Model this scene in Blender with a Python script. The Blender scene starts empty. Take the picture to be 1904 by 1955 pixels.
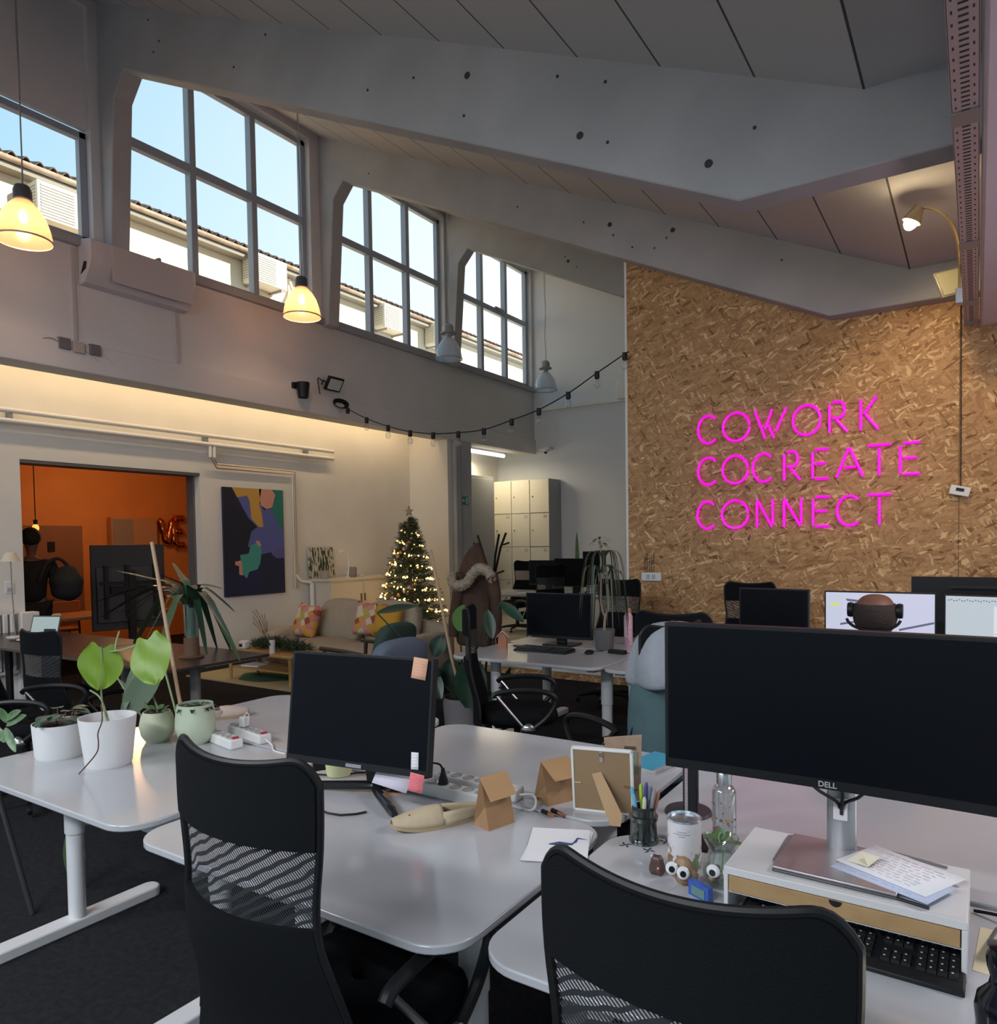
import bpy, bmesh, math, random
from mathutils import Vector, Matrix
R = math.radians
PI = math.pi
random.seed(7)
scn = bpy.context.scene
col = scn.collection

# ------------------------------------------------------------------ camera
FPX, CX, CY = 1392.9, 958.2, 1083.4
YAW, PITCH, ROLL, EYE = .57785, .03539, .0147, 1.6
fw = Vector((-math.sin(YAW)*math.cos(PITCH), math.cos(YAW)*math.cos(PITCH), -math.sin(PITCH)))
r0 = Vector((math.cos(YAW), math.sin(YAW), 0)); d0 = fw.cross(r0)
rt = r0*math.cos(ROLL)+d0*math.sin(ROLL); dn = fw.cross(rt)
cam_d = bpy.data.cameras.new('camera'); cam = bpy.data.objects.new('camera', cam_d); col.objects.link(cam)
cam_d.sensor_fit = 'HORIZONTAL'; cam_d.sensor_width = 36; cam_d.lens = FPX/1904*36
cam_d.shift_x = -(CX-952)/1904; cam_d.shift_y = (CY-977.5)/1904
cam_d.clip_start = .05; cam_d.clip_end = 300
m3 = Matrix((rt, -dn, -fw)).transposed()
cam.matrix_world = Matrix.Translation((0, 0, EYE)) @ m3.to_4x4()
scn.camera = cam
def ray(x, y): return rt*((x-CX)/FPX)+dn*((y-CY)/FPX)+fw
def PZ(x, y, z): d = ray(x, y); return Vector((0, 0, EYE))+d*((z-EYE)/d.z)      # point on the level z
def PX(x, y, X): d = ray(x, y); return Vector((0, 0, EYE))+d*(X/d.x)            # point on a wall plane x = X
def PY(x, y, Y): d = ray(x, y); return Vector((0, 0, EYE))+d*(Y/d.y)            # point on a plane y = Y

# ------------------------------------------------------------------ view, world, lights
scn.view_settings.view_transform = 'Standard'; scn.view_settings.look = 'None'
scn.view_settings.gamma = 1; scn.view_settings.use_curve_mapping = False
scn.view_settings.exposure = 0.0
scn.cycles.use_denoising = True
scn.cycles.max_bounces = 9; scn.cycles.diffuse_bounces = 5; scn.cycles.transparent_max_bounces = 16
scn.cycles.sample_clamp_indirect = 6
SUN_DIR = Vector((.75, .45, .42)).normalized()
w = bpy.data.worlds.new('world'); scn.world = w; w.use_nodes = True
nt = w.node_tree; nt.nodes.clear()
def wn(t): return nt.nodes.new(t)
tc = wn('ShaderNodeTexCoord'); sx = wn('ShaderNodeSeparateXYZ'); nt.links.new(tc.outputs['Generated'], sx.inputs[0])
zr = wn('ShaderNodeMapRange'); zr.inputs[1].default_value = 0.0; zr.inputs[2].default_value = .75; nt.links.new(sx.outputs[2], zr.inputs[0])
zc = wn('ShaderNodeValToRGB'); nt.links.new(zr.outputs[0], zc.inputs[0])
zc.color_ramp.elements[0].color = (.74, .92, 1.0, 1); zc.color_ramp.elements[1].color = (.22, .56, .90, 1)
e = zc.color_ramp.elements.new(.45); e.color = (.42, .78, .97, 1)
yr = wn('ShaderNodeMapRange'); yr.inputs[1].default_value = .1; yr.inputs[2].default_value = .92; nt.links.new(sx.outputs[1], yr.inputs[0])
yp = wn('ShaderNodeMath'); yp.operation = 'POWER'; yp.inputs[1].default_value = 1.6; nt.links.new(yr.outputs[0], yp.inputs[0])
mx = wn('ShaderNodeMixRGB'); mx.inputs[2].default_value = (1.3, 1.32, 1.36, 1)
nt.links.new(yp.outputs[0], mx.inputs[0]); nt.links.new(zc.outputs[0], mx.inputs[1])
bg = wn('ShaderNodeBackground'); bg.inputs[1].default_value = 1.0; nt.links.new(mx.outputs[0], bg.inputs[0])
wo = wn('ShaderNodeOutputWorld'); nt.links.new(bg.outputs[0], wo.inputs[0])

def light(name, kind, loc, energy, color=(1, 1, 1), size=.1, size_y=None, to=None, portal=False):
    l = bpy.data.lights.new(name, kind); l.energy = energy; l.color = color
    if kind == 'AREA':
        l.size = size
        if size_y: l.shape = 'RECTANGLE'; l.size_y = size_y
        if portal: l.cycles.is_portal = True
    elif kind == 'SUN': l.angle = R(.6)
    else: l.shadow_soft_size = size
    o = bpy.data.objects.new(name, l); col.objects.link(o); o.location = loc
    if to is not None: o.rotation_euler = (Vector(to)-Vector(loc)).to_track_quat('-Z', 'Y').to_euler()
    return o
light('sun', 'SUN', (5, 5, 20), 9.0, (1, .90, .72), to=Vector((5, 5, 20))-SUN_DIR)
K = 1.0
# long LED strip hidden on top of the lintel of the left aisle
light('aisle_strip_light', 'AREA', (-7.98, 6.2, 3.70), 28*K, (1, .72, .40), 7.2, .06, to=(-8.5, 6.2, 3.25))
light('side_neon_light', 'AREA', (2.3, 4.6, 2.0), 26, (1, .62, .74), 1.2, .5, to=(.4, 4.2, 3.4))
# orange side room bulb, alcove tube, unseen fill lights added to the hall
light('side_room_light', 'POINT', (-10.4, 6.0, 2.7), 34*K, (1, .58, .28), .12)
light('alcove_light', 'AREA', (-8.0, 11.8, 3.22), 22*K, (1, .84, .55), 1.1, .1, to=(-8.0, 11.8, 0))
light('hall_fill_light', 'AREA', (1.6, 3.2, 3.2), 60*K, (1, .95, .95), 1.5, .2, to=(1.2, 3.2, 0))
light('hall_fill_light', 'AREA', (-1.5, -2.4, 3.6), 170*K, (.93, .96, 1), 2.4, .3, to=(-1.5, -1.5, 0))
light('hall_fill_light', 'AREA', (-5.0, -2.0, 4.2), 150*K, (.93, .96, 1), 2.4, .3, to=(-5.0, -1.0, 0))

# ------------------------------------------------------------------ materials
MATS = {}
def mat(name, c=(.8, .8, .8), r=.5, metal=0, spec=.5, emit=None, es=1, trans=0, alpha=1, noise=0, nscale=8, bump=0, bscale=60, coat=0, c2=None, sss=0):
    if name in MATS: return MATS[name]
    m = bpy.data.materials.new(name); m.use_nodes = True; n = m.node_tree; b = n.nodes['Principled BSDF']
    b.inputs['Base Color'].default_value = (*c, 1); b.inputs['Roughness'].default_value = r; b.inputs['Metallic'].default_value = metal
    b.inputs['Specular IOR Level'].default_value = spec; b.inputs['Transmission Weight'].default_value = trans; b.inputs['Alpha'].default_value = alpha
    if coat: b.inputs['Coat Weight'].default_value = coat
    if emit: b.inputs['Emission Color'].default_value = (*emit, 1); b.inputs['Emission Strength'].default_value = es
    if noise or c2:
        t = n.nodes.new('ShaderNodeTexCoord'); q = n.nodes.new('ShaderNodeTexNoise'); q.inputs['Scale'].default_value = nscale; q.inputs['Detail'].default_value = 6
        n.links.new(t.outputs['Object'], q.inputs['Vector'])
        cr = n.nodes.new('ShaderNodeValToRGB'); n.links.new(q.outputs['Fac'], cr.inputs[0])
        cr.color_ramp.elements[0].position = .3; cr.color_ramp.elements[1].position = .7
        a = c2 if c2 else tuple(max(0, v*(1-noise)) for v in c); bb = c if c2 else tuple(min(1, v*(1+noise)) for v in c)
        cr.color_ramp.elements[0].color = (*a, 1); cr.color_ramp.elements[1].color = (*bb, 1)
        n.links.new(cr.outputs[0], b.inputs['Base Color'])
    if bump:
        t = n.nodes.new('ShaderNodeTexCoord'); q = n.nodes.new('ShaderNodeTexNoise'); q.inputs['Scale'].default_value = bscale; q.inputs['Detail'].default_value = 4
        n.links.new(t.outputs['Object'], q.inputs['Vector'])
        u = n.nodes.new('ShaderNodeBump'); u.inputs['Strength'].default_value = bump; u.inputs['Distance'].default_value = .01
        n.links.new(q.outputs['Fac'], u.inputs['Height']); n.links.new(u.outputs[0], b.inputs['Normal'])
    MATS[name] = m; return m
def glassy(name, tint=(1, 1, 1), refl=.12, rough=.03, body=None, body_f=0):
    if name in MATS: return MATS[name]
    m = bpy.data.materials.new(name); m.use_nodes = True; n = m.node_tree; n.nodes.clear()
    o = n.nodes.new('ShaderNodeOutputMaterial'); tr = n.nodes.new('ShaderNodeBsdfTransparent'); tr.inputs[0].default_value = (*tint, 1)
    g = n.nodes.new('ShaderNodeBsdfGlossy'); g.inputs['Roughness'].default_value = rough
    lw = n.nodes.new('ShaderNodeLayerWeight'); lw.inputs[0].default_value = .35
    mr = n.nodes.new('ShaderNodeMapRange'); mr.inputs[3].default_value = refl*.35; mr.inputs[4].default_value = min(1, refl*4); n.links.new(lw.outputs['Facing'], mr.inputs[0])
    mi = n.nodes.new('ShaderNodeMixShader'); n.links.new(mr.outputs[0], mi.inputs[0]); n.links.new(tr.outputs[0], mi.inputs[1]); n.links.new(g.outputs[0], mi.inputs[2])
    last = mi
    if body:
        df = n.nodes.new('ShaderNodeBsdfDiffuse'); df.inputs[0].default_value = (*body, 1)
        tl = n.nodes.new('ShaderNodeBsdfTranslucent'); tl.inputs[0].default_value = (*body, 1)
        m1 = n.nodes.new('ShaderNodeMixShader'); m1.inputs[0].default_value = .6; n.links.new(df.outputs[0], m1.inputs[1]); n.links.new(tl.outputs[0], m1.inputs[2])
        m2 = n.nodes.new('ShaderNodeMixShader'); m2.inputs[0].default_value = body_f; n.links.new(mi.outputs[0], m2.inputs[1]); n.links.new(m1.outputs[0], m2.inputs[2]); last = m2
    n.links.new(last.outputs[0], o.inputs[0]); MATS[name] = m; return m
def node_mat(name):
    m = bpy.data.materials.new(name); m.use_nodes = True; MATS[name] = m
    return m, m.node_tree, m.node_tree.nodes['Principled BSDF']

WALL = mat('wall_white_plaster', (.66, .65, .66), .85, spec=.2, noise=.05, nscale=1.3, bump=.25, bscale=14)
WALLW = mat('wall_smooth_white', (.78, .76, .72), .8, spec=.2, noise=.03, nscale=2)
CONC = mat('painted_concrete', (.43, .435, .455), .8, spec=.25, noise=.09, nscale=1.7, bump=.35, bscale=9)
ORANGE = mat('orange_paint', (.72, .30, .09), .8, spec=.2, noise=.06, nscale=2)
CARPET = mat('dark_carpet', (.030, .032, .037), .95, spec=.12, c2=(.018, .019, .022), nscale=35, bump=.6, bscale=300)
PLAT = mat('pale_vinyl_floor', (.46, .42, .36), .6, noise=.06, nscale=3)
FRAME = mat('window_frame_grey', (.34, .39, .47), .45)
WHITE = mat('white_laminate', (.47, .48, .515), .17, spec=.7, noise=.015, nscale=3)
WHITEM = mat('white_metal', (.70, .70, .72), .4)
BLACK = mat('black_plastic', (.010, .011, .013), .42, spec=.3)
BLACKF = mat('black_fabric', (.007, .008, .010), .9, spec=.12, bump=.3, bscale=400)
SCREEN = mat('black_screen', (.005, .006, .009), .35, spec=.08)
CHROME = mat('chrome', (.75, .76, .78), .15, metal=1)
STEEL = mat('brushed_steel', (.50, .51, .53), .35, metal=1)
DARKW = mat('dark_wood', (.05, .03, .02), .4)
WOOD = mat('oak_wood', (.52, .33, .16), .5, c2=(.42, .25, .11), nscale=14)
KRAFT = mat('kraft_paper', (.33, .19, .095), .8, noise=.08, nscale=18)
PAPER = mat('white_paper', (.80, .80, .84), .8)
GREYP = mat('grey_plastic', (.30, .30, .31), .5)
WHITEP = mat('white_plastic', (.78, .78, .77), .4)
GREEN = mat('leaf_green', (.075, .15, .055), .45, noise=.25, nscale=6)
DKGREEN = mat('dark_leaf_green', (.018, .052, .030), .32, noise=.35, nscale=5)
LIME = mat('lime_leaf', (.19, .31, .022), .45, c2=(.12, .22, .012), nscale=9)
STEM = mat('green_stem', (.22, .30, .14), .6)
SOIL = mat('soil', (.05, .035, .025), .95, bump=.8, bscale=120)
POTW = mat('white_ceramic_pot', (.74, .74, .75), .5)
POTG = mat('sage_ceramic_pot', (.50, .58, .44), .5)
POTD = mat('grey_stone_pot', (.12, .12, .125), .8)
BAMBOO = mat('bamboo_stick', (.48, .33, .20), .6)
BARK = mat('bark', (.10, .07, .045), .9, bump=.6, bscale=70)
PANE = glassy('window_glass', (.98, .99, 1.0), .015, .01)
GLASS = glassy('clear_glass', (.93, .97, .96), .16, .04)
NEON = mat('magenta_neon', (.02, .0, .02), .4, emit=(.86, .002, .70), es=1.2)

# oriented strand board: long wood flakes lying in every direction
def osb_mat():
    m, n, b = node_mat('osb_board'); L = n.links.new; N = n.nodes.new
    t = N('ShaderNodeTexCoord')
    def layer(ang, seed, sc, st):
        mp = N('ShaderNodeMapping'); mp.inputs['Rotation'].default_value = (0, R(ang), 0); mp.inputs['Location'].default_value = (seed, seed*2.1, seed*.7)
        L(t.outputs['Object'], mp.inputs[0])
        nz = N('ShaderNodeTexNoise'); nz.inputs['Scale'].default_value = 5.5; nz.inputs['Detail'].default_value = 2; L(mp.outputs[0], nz.inputs['Vector'])
        mxx = N('ShaderNodeVectorMath'); mxx.operation = 'MULTIPLY_ADD'; mxx.inputs[1].default_value = (.13, .13, .13); L(nz.outputs['Color'], mxx.inputs[0]); L(mp.outputs[0], mxx.inputs[2])
        m2 = N('ShaderNodeMapping'); m2.inputs['Scale'].default_value = (sc, .001, sc*st); L(mxx.outputs[0], m2.inputs[0])
        v = N('ShaderNodeTexVoronoi'); v.inputs['Scale'].default_value = 1; L(m2.outputs[0], v.inputs['Vector'])
        s = N('ShaderNodeSeparateColor'); L(v.outputs['Color'], s.inputs[0]); return s
    a = layer(3, 3.1, 9, 5.0); c = layer(-62, 7.7, 13, 4.0); d = layer(31, 11.3, 12, 5.0)
    nm = N('ShaderNodeTexNoise'); nm.inputs['Scale'].default_value = 9; L(t.outputs['Object'], nm.inputs['Vector'])
    g1 = N('ShaderNodeMath'); g1.operation = 'GREATER_THAN'; g1.inputs[1].default_value = .62; L(c.outputs[1], g1.inputs[0])
    g2 = N('ShaderNodeMath'); g2.operation = 'GREATER_THAN'; g2.inputs[1].default_value = .74; L(d.outputs[1], g2.inputs[0])
    x1 = N('ShaderNodeMix'); L(g1.outputs[0], x1.inputs[0]); L(a.outputs[0], x1.inputs[2]); L(c.outputs[0], x1.inputs[3])
    x2 = N('ShaderNodeMix'); L(g2.outputs[0], x2.inputs[0]); L(x1.outputs[0], x2.inputs[2]); L(d.outputs[0], x2.inputs[3])
    cr = N('ShaderNodeValToRGB'); el = cr.color_ramp.elements
    el[0].color = (.20, .10, .042, 1); el[1].color = (.80, .56, .31, 1); el[1].position = 1
    for p, cc in ((.10, (.36, .20, .09)), (.5, (.46, .27, .125)), (.85, (.54, .33, .16))):
        q = el.new(p); q.color = (*cc, 1)
    L(x2.outputs[0], cr.inputs[0]); L(cr.outputs[0], b.inputs['Base Color']); b.inputs['Roughness'].default_value = .65; b.inputs['Specular IOR Level'].default_value = .3
    return m
OSB = osb_mat()
# ceiling slabs with dark joints every 0.54 m
def ceil_mat():
    m, n, b = node_mat('ceiling_slab'); L = n.links.new; N = n.nodes.new
    t = N('ShaderNodeTexCoord'); s = N('ShaderNodeSeparateXYZ'); L(t.outputs['Object'], s.inputs[0])
    nz = N('ShaderNodeTexNoise'); nz.inputs['Scale'].default_value = 1.2; L(t.outputs['Object'], nz.inputs['Vector'])
    a = N('ShaderNodeMath'); a.operation = 'ADD'; a.inputs[1].default_value = 20*.54+.505; L(s.outputs[0], a.inputs[0])
    md = N('ShaderNodeMath'); md.operation = 'MODULO'; md.inputs[1].default_value = .54; L(a.outputs[0], md.inputs[0])
    lt = N('ShaderNodeMath'); lt.operation = 'LESS_THAN'; lt.inputs[1].default_value = .013; L(md.outputs[0], lt.inputs[0])
    cr = N('ShaderNodeMixRGB'); cr.inputs[1].default_value = (.50, .50, .515, 1); cr.inputs[2].default_value = (.09, .085, .09, 1); L(lt.outputs[0], cr.inputs[0])
    L(cr.outputs[0], b.inputs['Base Color']); b.inputs['Roughness'].default_value = .85; b.inputs['Specular IOR Level'].default_value = .2
    return m
CEIL = ceil_mat()
# see-through office-chair mesh with soft folds
def mesh_mat():
    m = bpy.data.materials.new('chair_mesh_fabric'); m.use_nodes = True; n = m.node_tree; n.nodes.clear(); L = n.links.new; N = n.nodes.new
    o = N('ShaderNodeOutputMaterial'); t = N('ShaderNodeTexCoord'); tr = N('ShaderNodeBsdfTransparent')
    p = N('ShaderNodeBsdfPrincipled'); p.inputs['Base Color'].default_value = (.03, .032, .036, 1); p.inputs['Roughness'].default_value = .4
    wv = N('ShaderNodeTexWave'); wv.inputs['Scale'].default_value = 75; wv.bands_direction = 'DIAGONAL'; L(t.outputs['Object'], wv.inputs['Vector'])
    mp = N('ShaderNodeMapping'); mp.inputs['Rotation'].default_value = (0, R(28), 0); L(t.outputs['Object'], mp.inputs[0])
    w2 = N('ShaderNodeTexWave'); w2.inputs['Scale'].default_value = 15; w2.bands_direction = 'Z'; w2.inputs['Distortion'].default_value = 4; w2.inputs['Detail'].default_value = 1; L(mp.outputs[0], w2.inputs['Vector'])
    g = N('ShaderNodeMath'); g.operation = 'GREATER_THAN'; g.inputs[1].default_value = .58; L(wv.outputs['Fac'], g.inputs[0])
    g2 = N('ShaderNodeMath'); g2.operation = 'GREATER_THAN'; g2.inputs[1].default_value = .34; L(w2.outputs['Fac'], g2.inputs[0])
    mu = N('ShaderNodeMath'); mu.operation = 'MULTIPLY'; L(g.outputs[0], mu.inputs[0]); L(g2.outputs[0], mu.inputs[1])
    mi = N('ShaderNodeMixShader'); L(mu.outputs[0], mi.inputs[0]); L(p.outputs[0], mi.inputs[1]); L(tr.outputs[0], mi.inputs[2]); L(mi.outputs[0], o.inputs[0])
    MATS['mesh'] = m; return m
MESHF = mesh_mat()

# ------------------------------------------------------------------ mesh helpers
def V(*a): return Vector(a)
class MB:
    def __init__(s): s.bm = bmesh.new(); s.mi = 0
    def face(s, vs):
        try: f = s.bm.faces.new(vs); f.material_index = s.mi; return f
        except ValueError: return None
    def box(s, x0, x1, y0, y1, z0, z1, M=None):
        p = [Vector((x, y, z)) for z in (z0, z1) for y in (y0, y1) for x in (x0, x1)]
        if M is not None: p = [M @ q for q in p]
        v = [s.bm.verts.new(q) for q in p]
        for f in ((0, 2, 3, 1), (4, 5, 7, 6), (0, 1, 5, 4), (2, 6, 7, 3), (0, 4, 6, 2), (1, 3, 7, 5)): s.face([v[i] for i in f])
        return s
    def poly(s, pts, d):        # prism: polygon extruded by vector d
        d = Vector(d); a = [s.bm.verts.new(Vector(p)) for p in pts]; b = [s.bm.verts.new(Vector(p)+d) for p in pts]
        n = len(a); s.face(a[::-1]); s.face(b)
        for i in range(n): s.face([a[i], a[(i+1) % n], b[(i+1) % n], b[i]])
        return s
    def sheet(s, rows):         # grid of points
        g = [[s.bm.verts.new(Vector(p)) for p in r] for r in rows]
        for i in range(len(g)-1):
            for j in range(len(g[0])-1): s.face([g[i][j], g[i][j+1], g[i+1][j+1], g[i+1][j]])
        return s
    def tube(s, pts, r, n=8, cap=True, closed=False):
        pts = [Vector(p) for p in pts]; m = len(pts); rr = r if isinstance(r, (list, tuple)) else [r]*m
        if len(rr) != m: rr = [rr[min(len(rr)-1, int(i*len(rr)/m))] for i in range(m)]
        rings = []; up = None
        for i, p in enumerate(pts):
            if closed: t = pts[(i+1) % m]-pts[i-1]
            else: t = pts[min(i+1, m-1)]-pts[max(i-1, 0)]
            t.normalize()
            if up is None: up = t.orthogonal().normalized()
            up = (up-t*up.dot(t));
            if up.length < 1e-6: up = t.orthogonal()
            up.normalize(); bi = t.cross(up)
            rings.append([s.bm.verts.new(p+(up*math.cos(a)+bi*math.sin(a))*rr[i]) for a in [2*PI*k/n for k in range(n)]])
        for i in range(m if closed else m-1):
            A, B = rings[i], rings[(i+1) % m]
            for k in range(n): s.face([A[k], A[(k+1) % n], B[(k+1) % n], B[k]])
        if cap and not closed: s.face(rings[0][::-1]); s.face(rings[-1])
        return s
    def lathe(s, prof, c=(0, 0, 0), n=24, sx=1, sy=1):   # prof: (r, z)
        c = Vector(c); rings = []
        for r_, z in prof:
            if r_ < 1e-5: rings.append([s.bm.verts.new(c+Vector((0, 0, z)))])
            else: rings.append([s.bm.verts.new(c+Vector((r_*sx*math.cos(2*PI*k/n), r_*sy*math.sin(2*PI*k/n), z))) for k in range(n)])
        for A, B in zip(rings, rings[1:]):
            for k in range(n):
                a0, a1 = A[k % len(A)], A[(k+1) % len(A)]; b0, b1 = B[k % len(B)], B[(k+1) % len(B)]
                vs = []
                for q in (a0, a1, b1, b0):
                    if q not in vs: vs.append(q)
                if len(vs) > 2: s.face(vs)
        return s
    def ball(s, c, r, n=12, sx=1, sy=1, sz=1):
        pr = [(r*math.sin(PI*i/(n//2+2)), -r*sz*math.cos(PI*i/(n//2+2))) for i in range(n//2+3)]
        return s.lathe(pr, c, n, sx, sy)
    def done(s, name, m=None, parent=None, bevel=0, smooth=35, loc=None, mats=None, subsurf=0, weld=False):
        if weld: bmesh.ops.remove_doubles(s.bm, verts=s.bm.verts, dist=1e-5)
        bmesh.ops.recalc_face_normals(s.bm, faces=s.bm.faces)
        me = bpy.data.meshes.new(name); s.bm.to_mesh(me); s.bm.free()
        for q in (mats or [m]): me.materials.append(q)
        if smooth:
            for p in me.polygons: p.use_smooth = True
            me.set_sharp_from_angle(angle=R(smooth))
        o = bpy.data.objects.new(name, me); col.objects.link(o)
        if parent: o.parent = parent
        if loc is not None: o.location = loc
        if bevel: b = o.modifiers.new('bevel', 'BEVEL'); b.width = bevel; b.segments = 2; b.limit_method = 'ANGLE'; b.angle_limit = R(40)
        if subsurf: b = o.modifiers.new('sub', 'SUBSURF'); b.levels = subsurf; b.render_levels = subsurf
        return o
def rrect(x0, x1, y0, y1, r, z, n=6, rs=None):
    rs = rs or (r, r, r, r); out = []
    for (cx, cy, a, q) in ((x1, y1, 0, rs[2]), (x0, y1, 90, rs[3]), (x0, y0, 180, rs[0]), (x1, y0, 270, rs[1])):
        ax = cx-q if cx == x1 else cx+q; ay = cy-q if cy == y1 else cy+q
        for k in range(n+1): t = R(a+90*k/n); out.append((ax+q*math.cos(t), ay+q*math.sin(t), z))
    return out
def thing(name, label, cat, loc=(0, 0, 0), rz=0, group=None):
    o = bpy.data.objects.new(name, None); col.objects.link(o); o.empty_display_size = .1
    o.location = loc; o.rotation_euler = (0, 0, rz); o['label'] = label; o['category'] = cat
    if group: o['group'] = group
    return o
def tag(o, label, cat, group=None, kind=None):
    o['label'] = label; o['category'] = cat
    if group: o['group'] = group
    if kind: o['kind'] = kind
    return o
def struct(o): o['kind'] = 'structure'; return o
def lab(o, label): o['label'] = label; return o
def dup(root, loc, rz, label, group=None):
    def cp(o, par):
        c = o.copy(); col.objects.link(c)
        if par: c.parent = par
        for ch in o.children: cp(ch, c)
        return c
    r = cp(root, None); r.location = loc; r.rotation_euler = (0, 0, rz); r['label'] = label
    if group: r['group'] = group
    return r
def text(name, s, size, M, m, parent=None, ext=.001, spacing=1, bold=0):
    cu = bpy.data.curves.new(name, 'FONT'); cu.body = s; cu.size = size; cu.extrude = ext; cu.align_x = 'CENTER'; cu.align_y = 'CENTER'; cu.space_character = spacing; cu.offset = bold
    o = bpy.data.objects.new(name, cu); col.objects.link(o); bpy.context.view_layer.update()
    me = bpy.data.meshes.new_from_object(o.evaluated_get(bpy.context.evaluated_depsgraph_get())); me.materials.clear(); me.materials.append(m)
    bpy.data.objects.remove(o); q = bpy.data.objects.new(name, me); col.objects.link(q); q.matrix_local = M
    if parent: q.parent = parent
    return q
def frame_to(x, y, z, loc): return Matrix.Translation(loc) @ Matrix((Vector(x), Vector(y), Vector(z))).transposed().to_4x4()
def arc(c, r, a0, a1, n, ax=(1, 0, 0), ay=(0, 0, 1), ry=None):
    ry = ry or r; c = Vector(c); return [c+Vector(ax)*(r*math.cos(R(a0+(a1-a0)*i/n)))+Vector(ay)*(ry*math.sin(R(a0+(a1-a0)*i/n))) for i in range(n+1)]
def bez(p0, p1, p2, p3, n=12):
    p0, p1, p2, p3 = map(Vector, (p0, p1, p2, p3)); return [p0*(1-t)**3+p1*3*t*(1-t)**2+p2*3*t*t*(1-t)+p3*t**3 for t in [i/n for i in range(n+1)]]
def smooth_path(pts, n=6):
    pts = [Vector(p) for p in pts]; out = []
    for i in range(len(pts)-1):
        a = pts[max(i-1, 0)]; b = pts[i]; c = pts[i+1]; d = pts[min(i+2, len(pts)-1)]
        for k in range(n):
            t = k/n; out.append(.5*((2*b)+(c-a)*t+(2*a-5*b+4*c-d)*t*t+(3*b-a-3*c+d)*t**3))
    out.append(pts[-1]); return out

# ================================================================== STRUCTURE
WX = -7.6; AX = -8.5; FY = 12.95; OY = 7.38
struct(MB().box(-13.5, 4.2, -4.2, 14, -.12, 0).done('floor', CARPET))
pf = struct(MB().box(-8.5, 4.0, 7.42, FY, 0, .11).done('floor_platform', PLAT))
e1 = MB().box(-8.48, -3.2, 7.405, 7.42, 0, .085).done('platform_edge', OSB, pf)
e2 = MB().box(-8.48, -3.2, 7.39, 7.425, .085, .115).done('platform_nosing', WHITEP, pf)
# window wall of the hall
wl = MB()
wl.box(WX-.22, WX, -4.2, FY, 3.62, 4.70)
wl.box(WX-.22, WX, -4.2, FY, 7.08, 7.6)
bays = [(-3.9, -1.55), (-1.05, 1.15), (1.60, 4.10), (4.46, 7.04), (7.44, 10.0), (10.42, 12.88)]
prev = -4.2
for a, b in bays:
    wl.box(WX-.22, WX, prev, a, 4.70, 7.08); prev = b
wl.box(WX-.22, WX, prev, FY, 4.70, 7.08)
wl.box(WX-.12, WX-.06, 1.60, 4.10, 5.86, 7.08)     # blanked upper part of the nearest bay
struct(wl.done('wall_left', WALL))
struct(MB().box(WX-.28, WX+.035, -4.2, FY, 3.37, 3.66).done('trim_1', WALL, bevel=.01))
struct(MB().box(WX-.02, WX+.07, -4.2, FY, 4.62, 4.70).done('trim_2', mat('sill_grey', (.34, .35, .38), .7)))
for i, (a, b) in enumerate(bays):
    zt = 5.84 if i == 2 else 7.06
    f = MB(); x0, x1 = WX-.17, WX-.09
    f.box(x0, x1, a, a+.07, 4.70, zt); f.box(x0, x1, b-.07, b, 4.70, zt); f.box(x0, x1, a, b, 4.70, 4.79); f.box(x0, x1, a, b, zt-.07, zt)
    win = struct(f.done('window_%d' % (i+1), FRAME, bevel=.006))
    mu = MB()
    if i != 2:
        for k in (1, 2): yy = a+(b-a)*k/3; mu.box(x0-.01, x1+.015, yy-.04, yy+.04, 4.75, zt-.03)
        mu.box(x0+.002, x1+.008, a+.04, b-.04, 5.93, 6.03)
    else: mu.box(x0, x1, a+.9, a+.97, 4.75, zt-.03)
    mu.done('window_bar', FRAME, win, bevel=.006)
    MB().box(x0+.035, x0+.045, a+.05, b-.05, 4.75, zt-.04).done('window_pane', PANE, win)
    if i == 5:
        MB().box(x1, x1+.04, a+(b-a)*.5+.02, a+(b-a)*.5+.3, 5.99, 6.05).done('window_latch', GREYP, win, bevel=.006)
    light('window_portal', 'AREA', (WX-.25, (a+b)/2, (4.7+zt)/2), 1, (1, 1, 1), b-a, zt-4.7, to=(0, (a+b)/2, (4.7+zt)/2), portal=True)
# lower aisle wall with the opening to the orange room
DY0, DY1, DZ = 3.72, 5.86, 2.55
a = MB(); a.box(AX-.25, AX, -4.2, DY0, 0, 3.85); a.box(AX-.25, AX, DY1, FY, 0, 3.85); a.box(AX-.25, AX, DY0, DY1, DZ, 3.85)
struct(a.done('wall_left_lower', WALLW))
struct(MB().box(AX-.26, AX-.005, DY0-.0, DY1, DZ-.035, DZ+.001).box(AX-.26, AX-.12, DY1-.03, DY1+.001, 0, DZ).done('trim_3', mat('steel_jamb_grey', (.13, .12, .125), .6)))
struct(MB().box(AX-.25, WX-.22, -4.2, FY, 3.78, 3.9).done('ceiling_aisle', WALLW))
struct(MB().box(AX, WX-.05, 10.07, 10.19, .11, 3.78).done('wall_aisle_end', WALLW))
struct(MB().box(AX, WX-.1, 10.02, 10.07, .11, .19).done('baseboard_aisle', mat('baseboard_beige', (.5, .42, .33), .6)))
cl = struct(MB().box(WX-.16, WX+.03, 10.2, 10.68, 0.11, 3.4).done('wall_column', CONC, bevel=.02))
MB().box(WX+.03, WX+.05, 10.30, 10.34, .11, 3.4).done('conduit', GREYP, cl)
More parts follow.
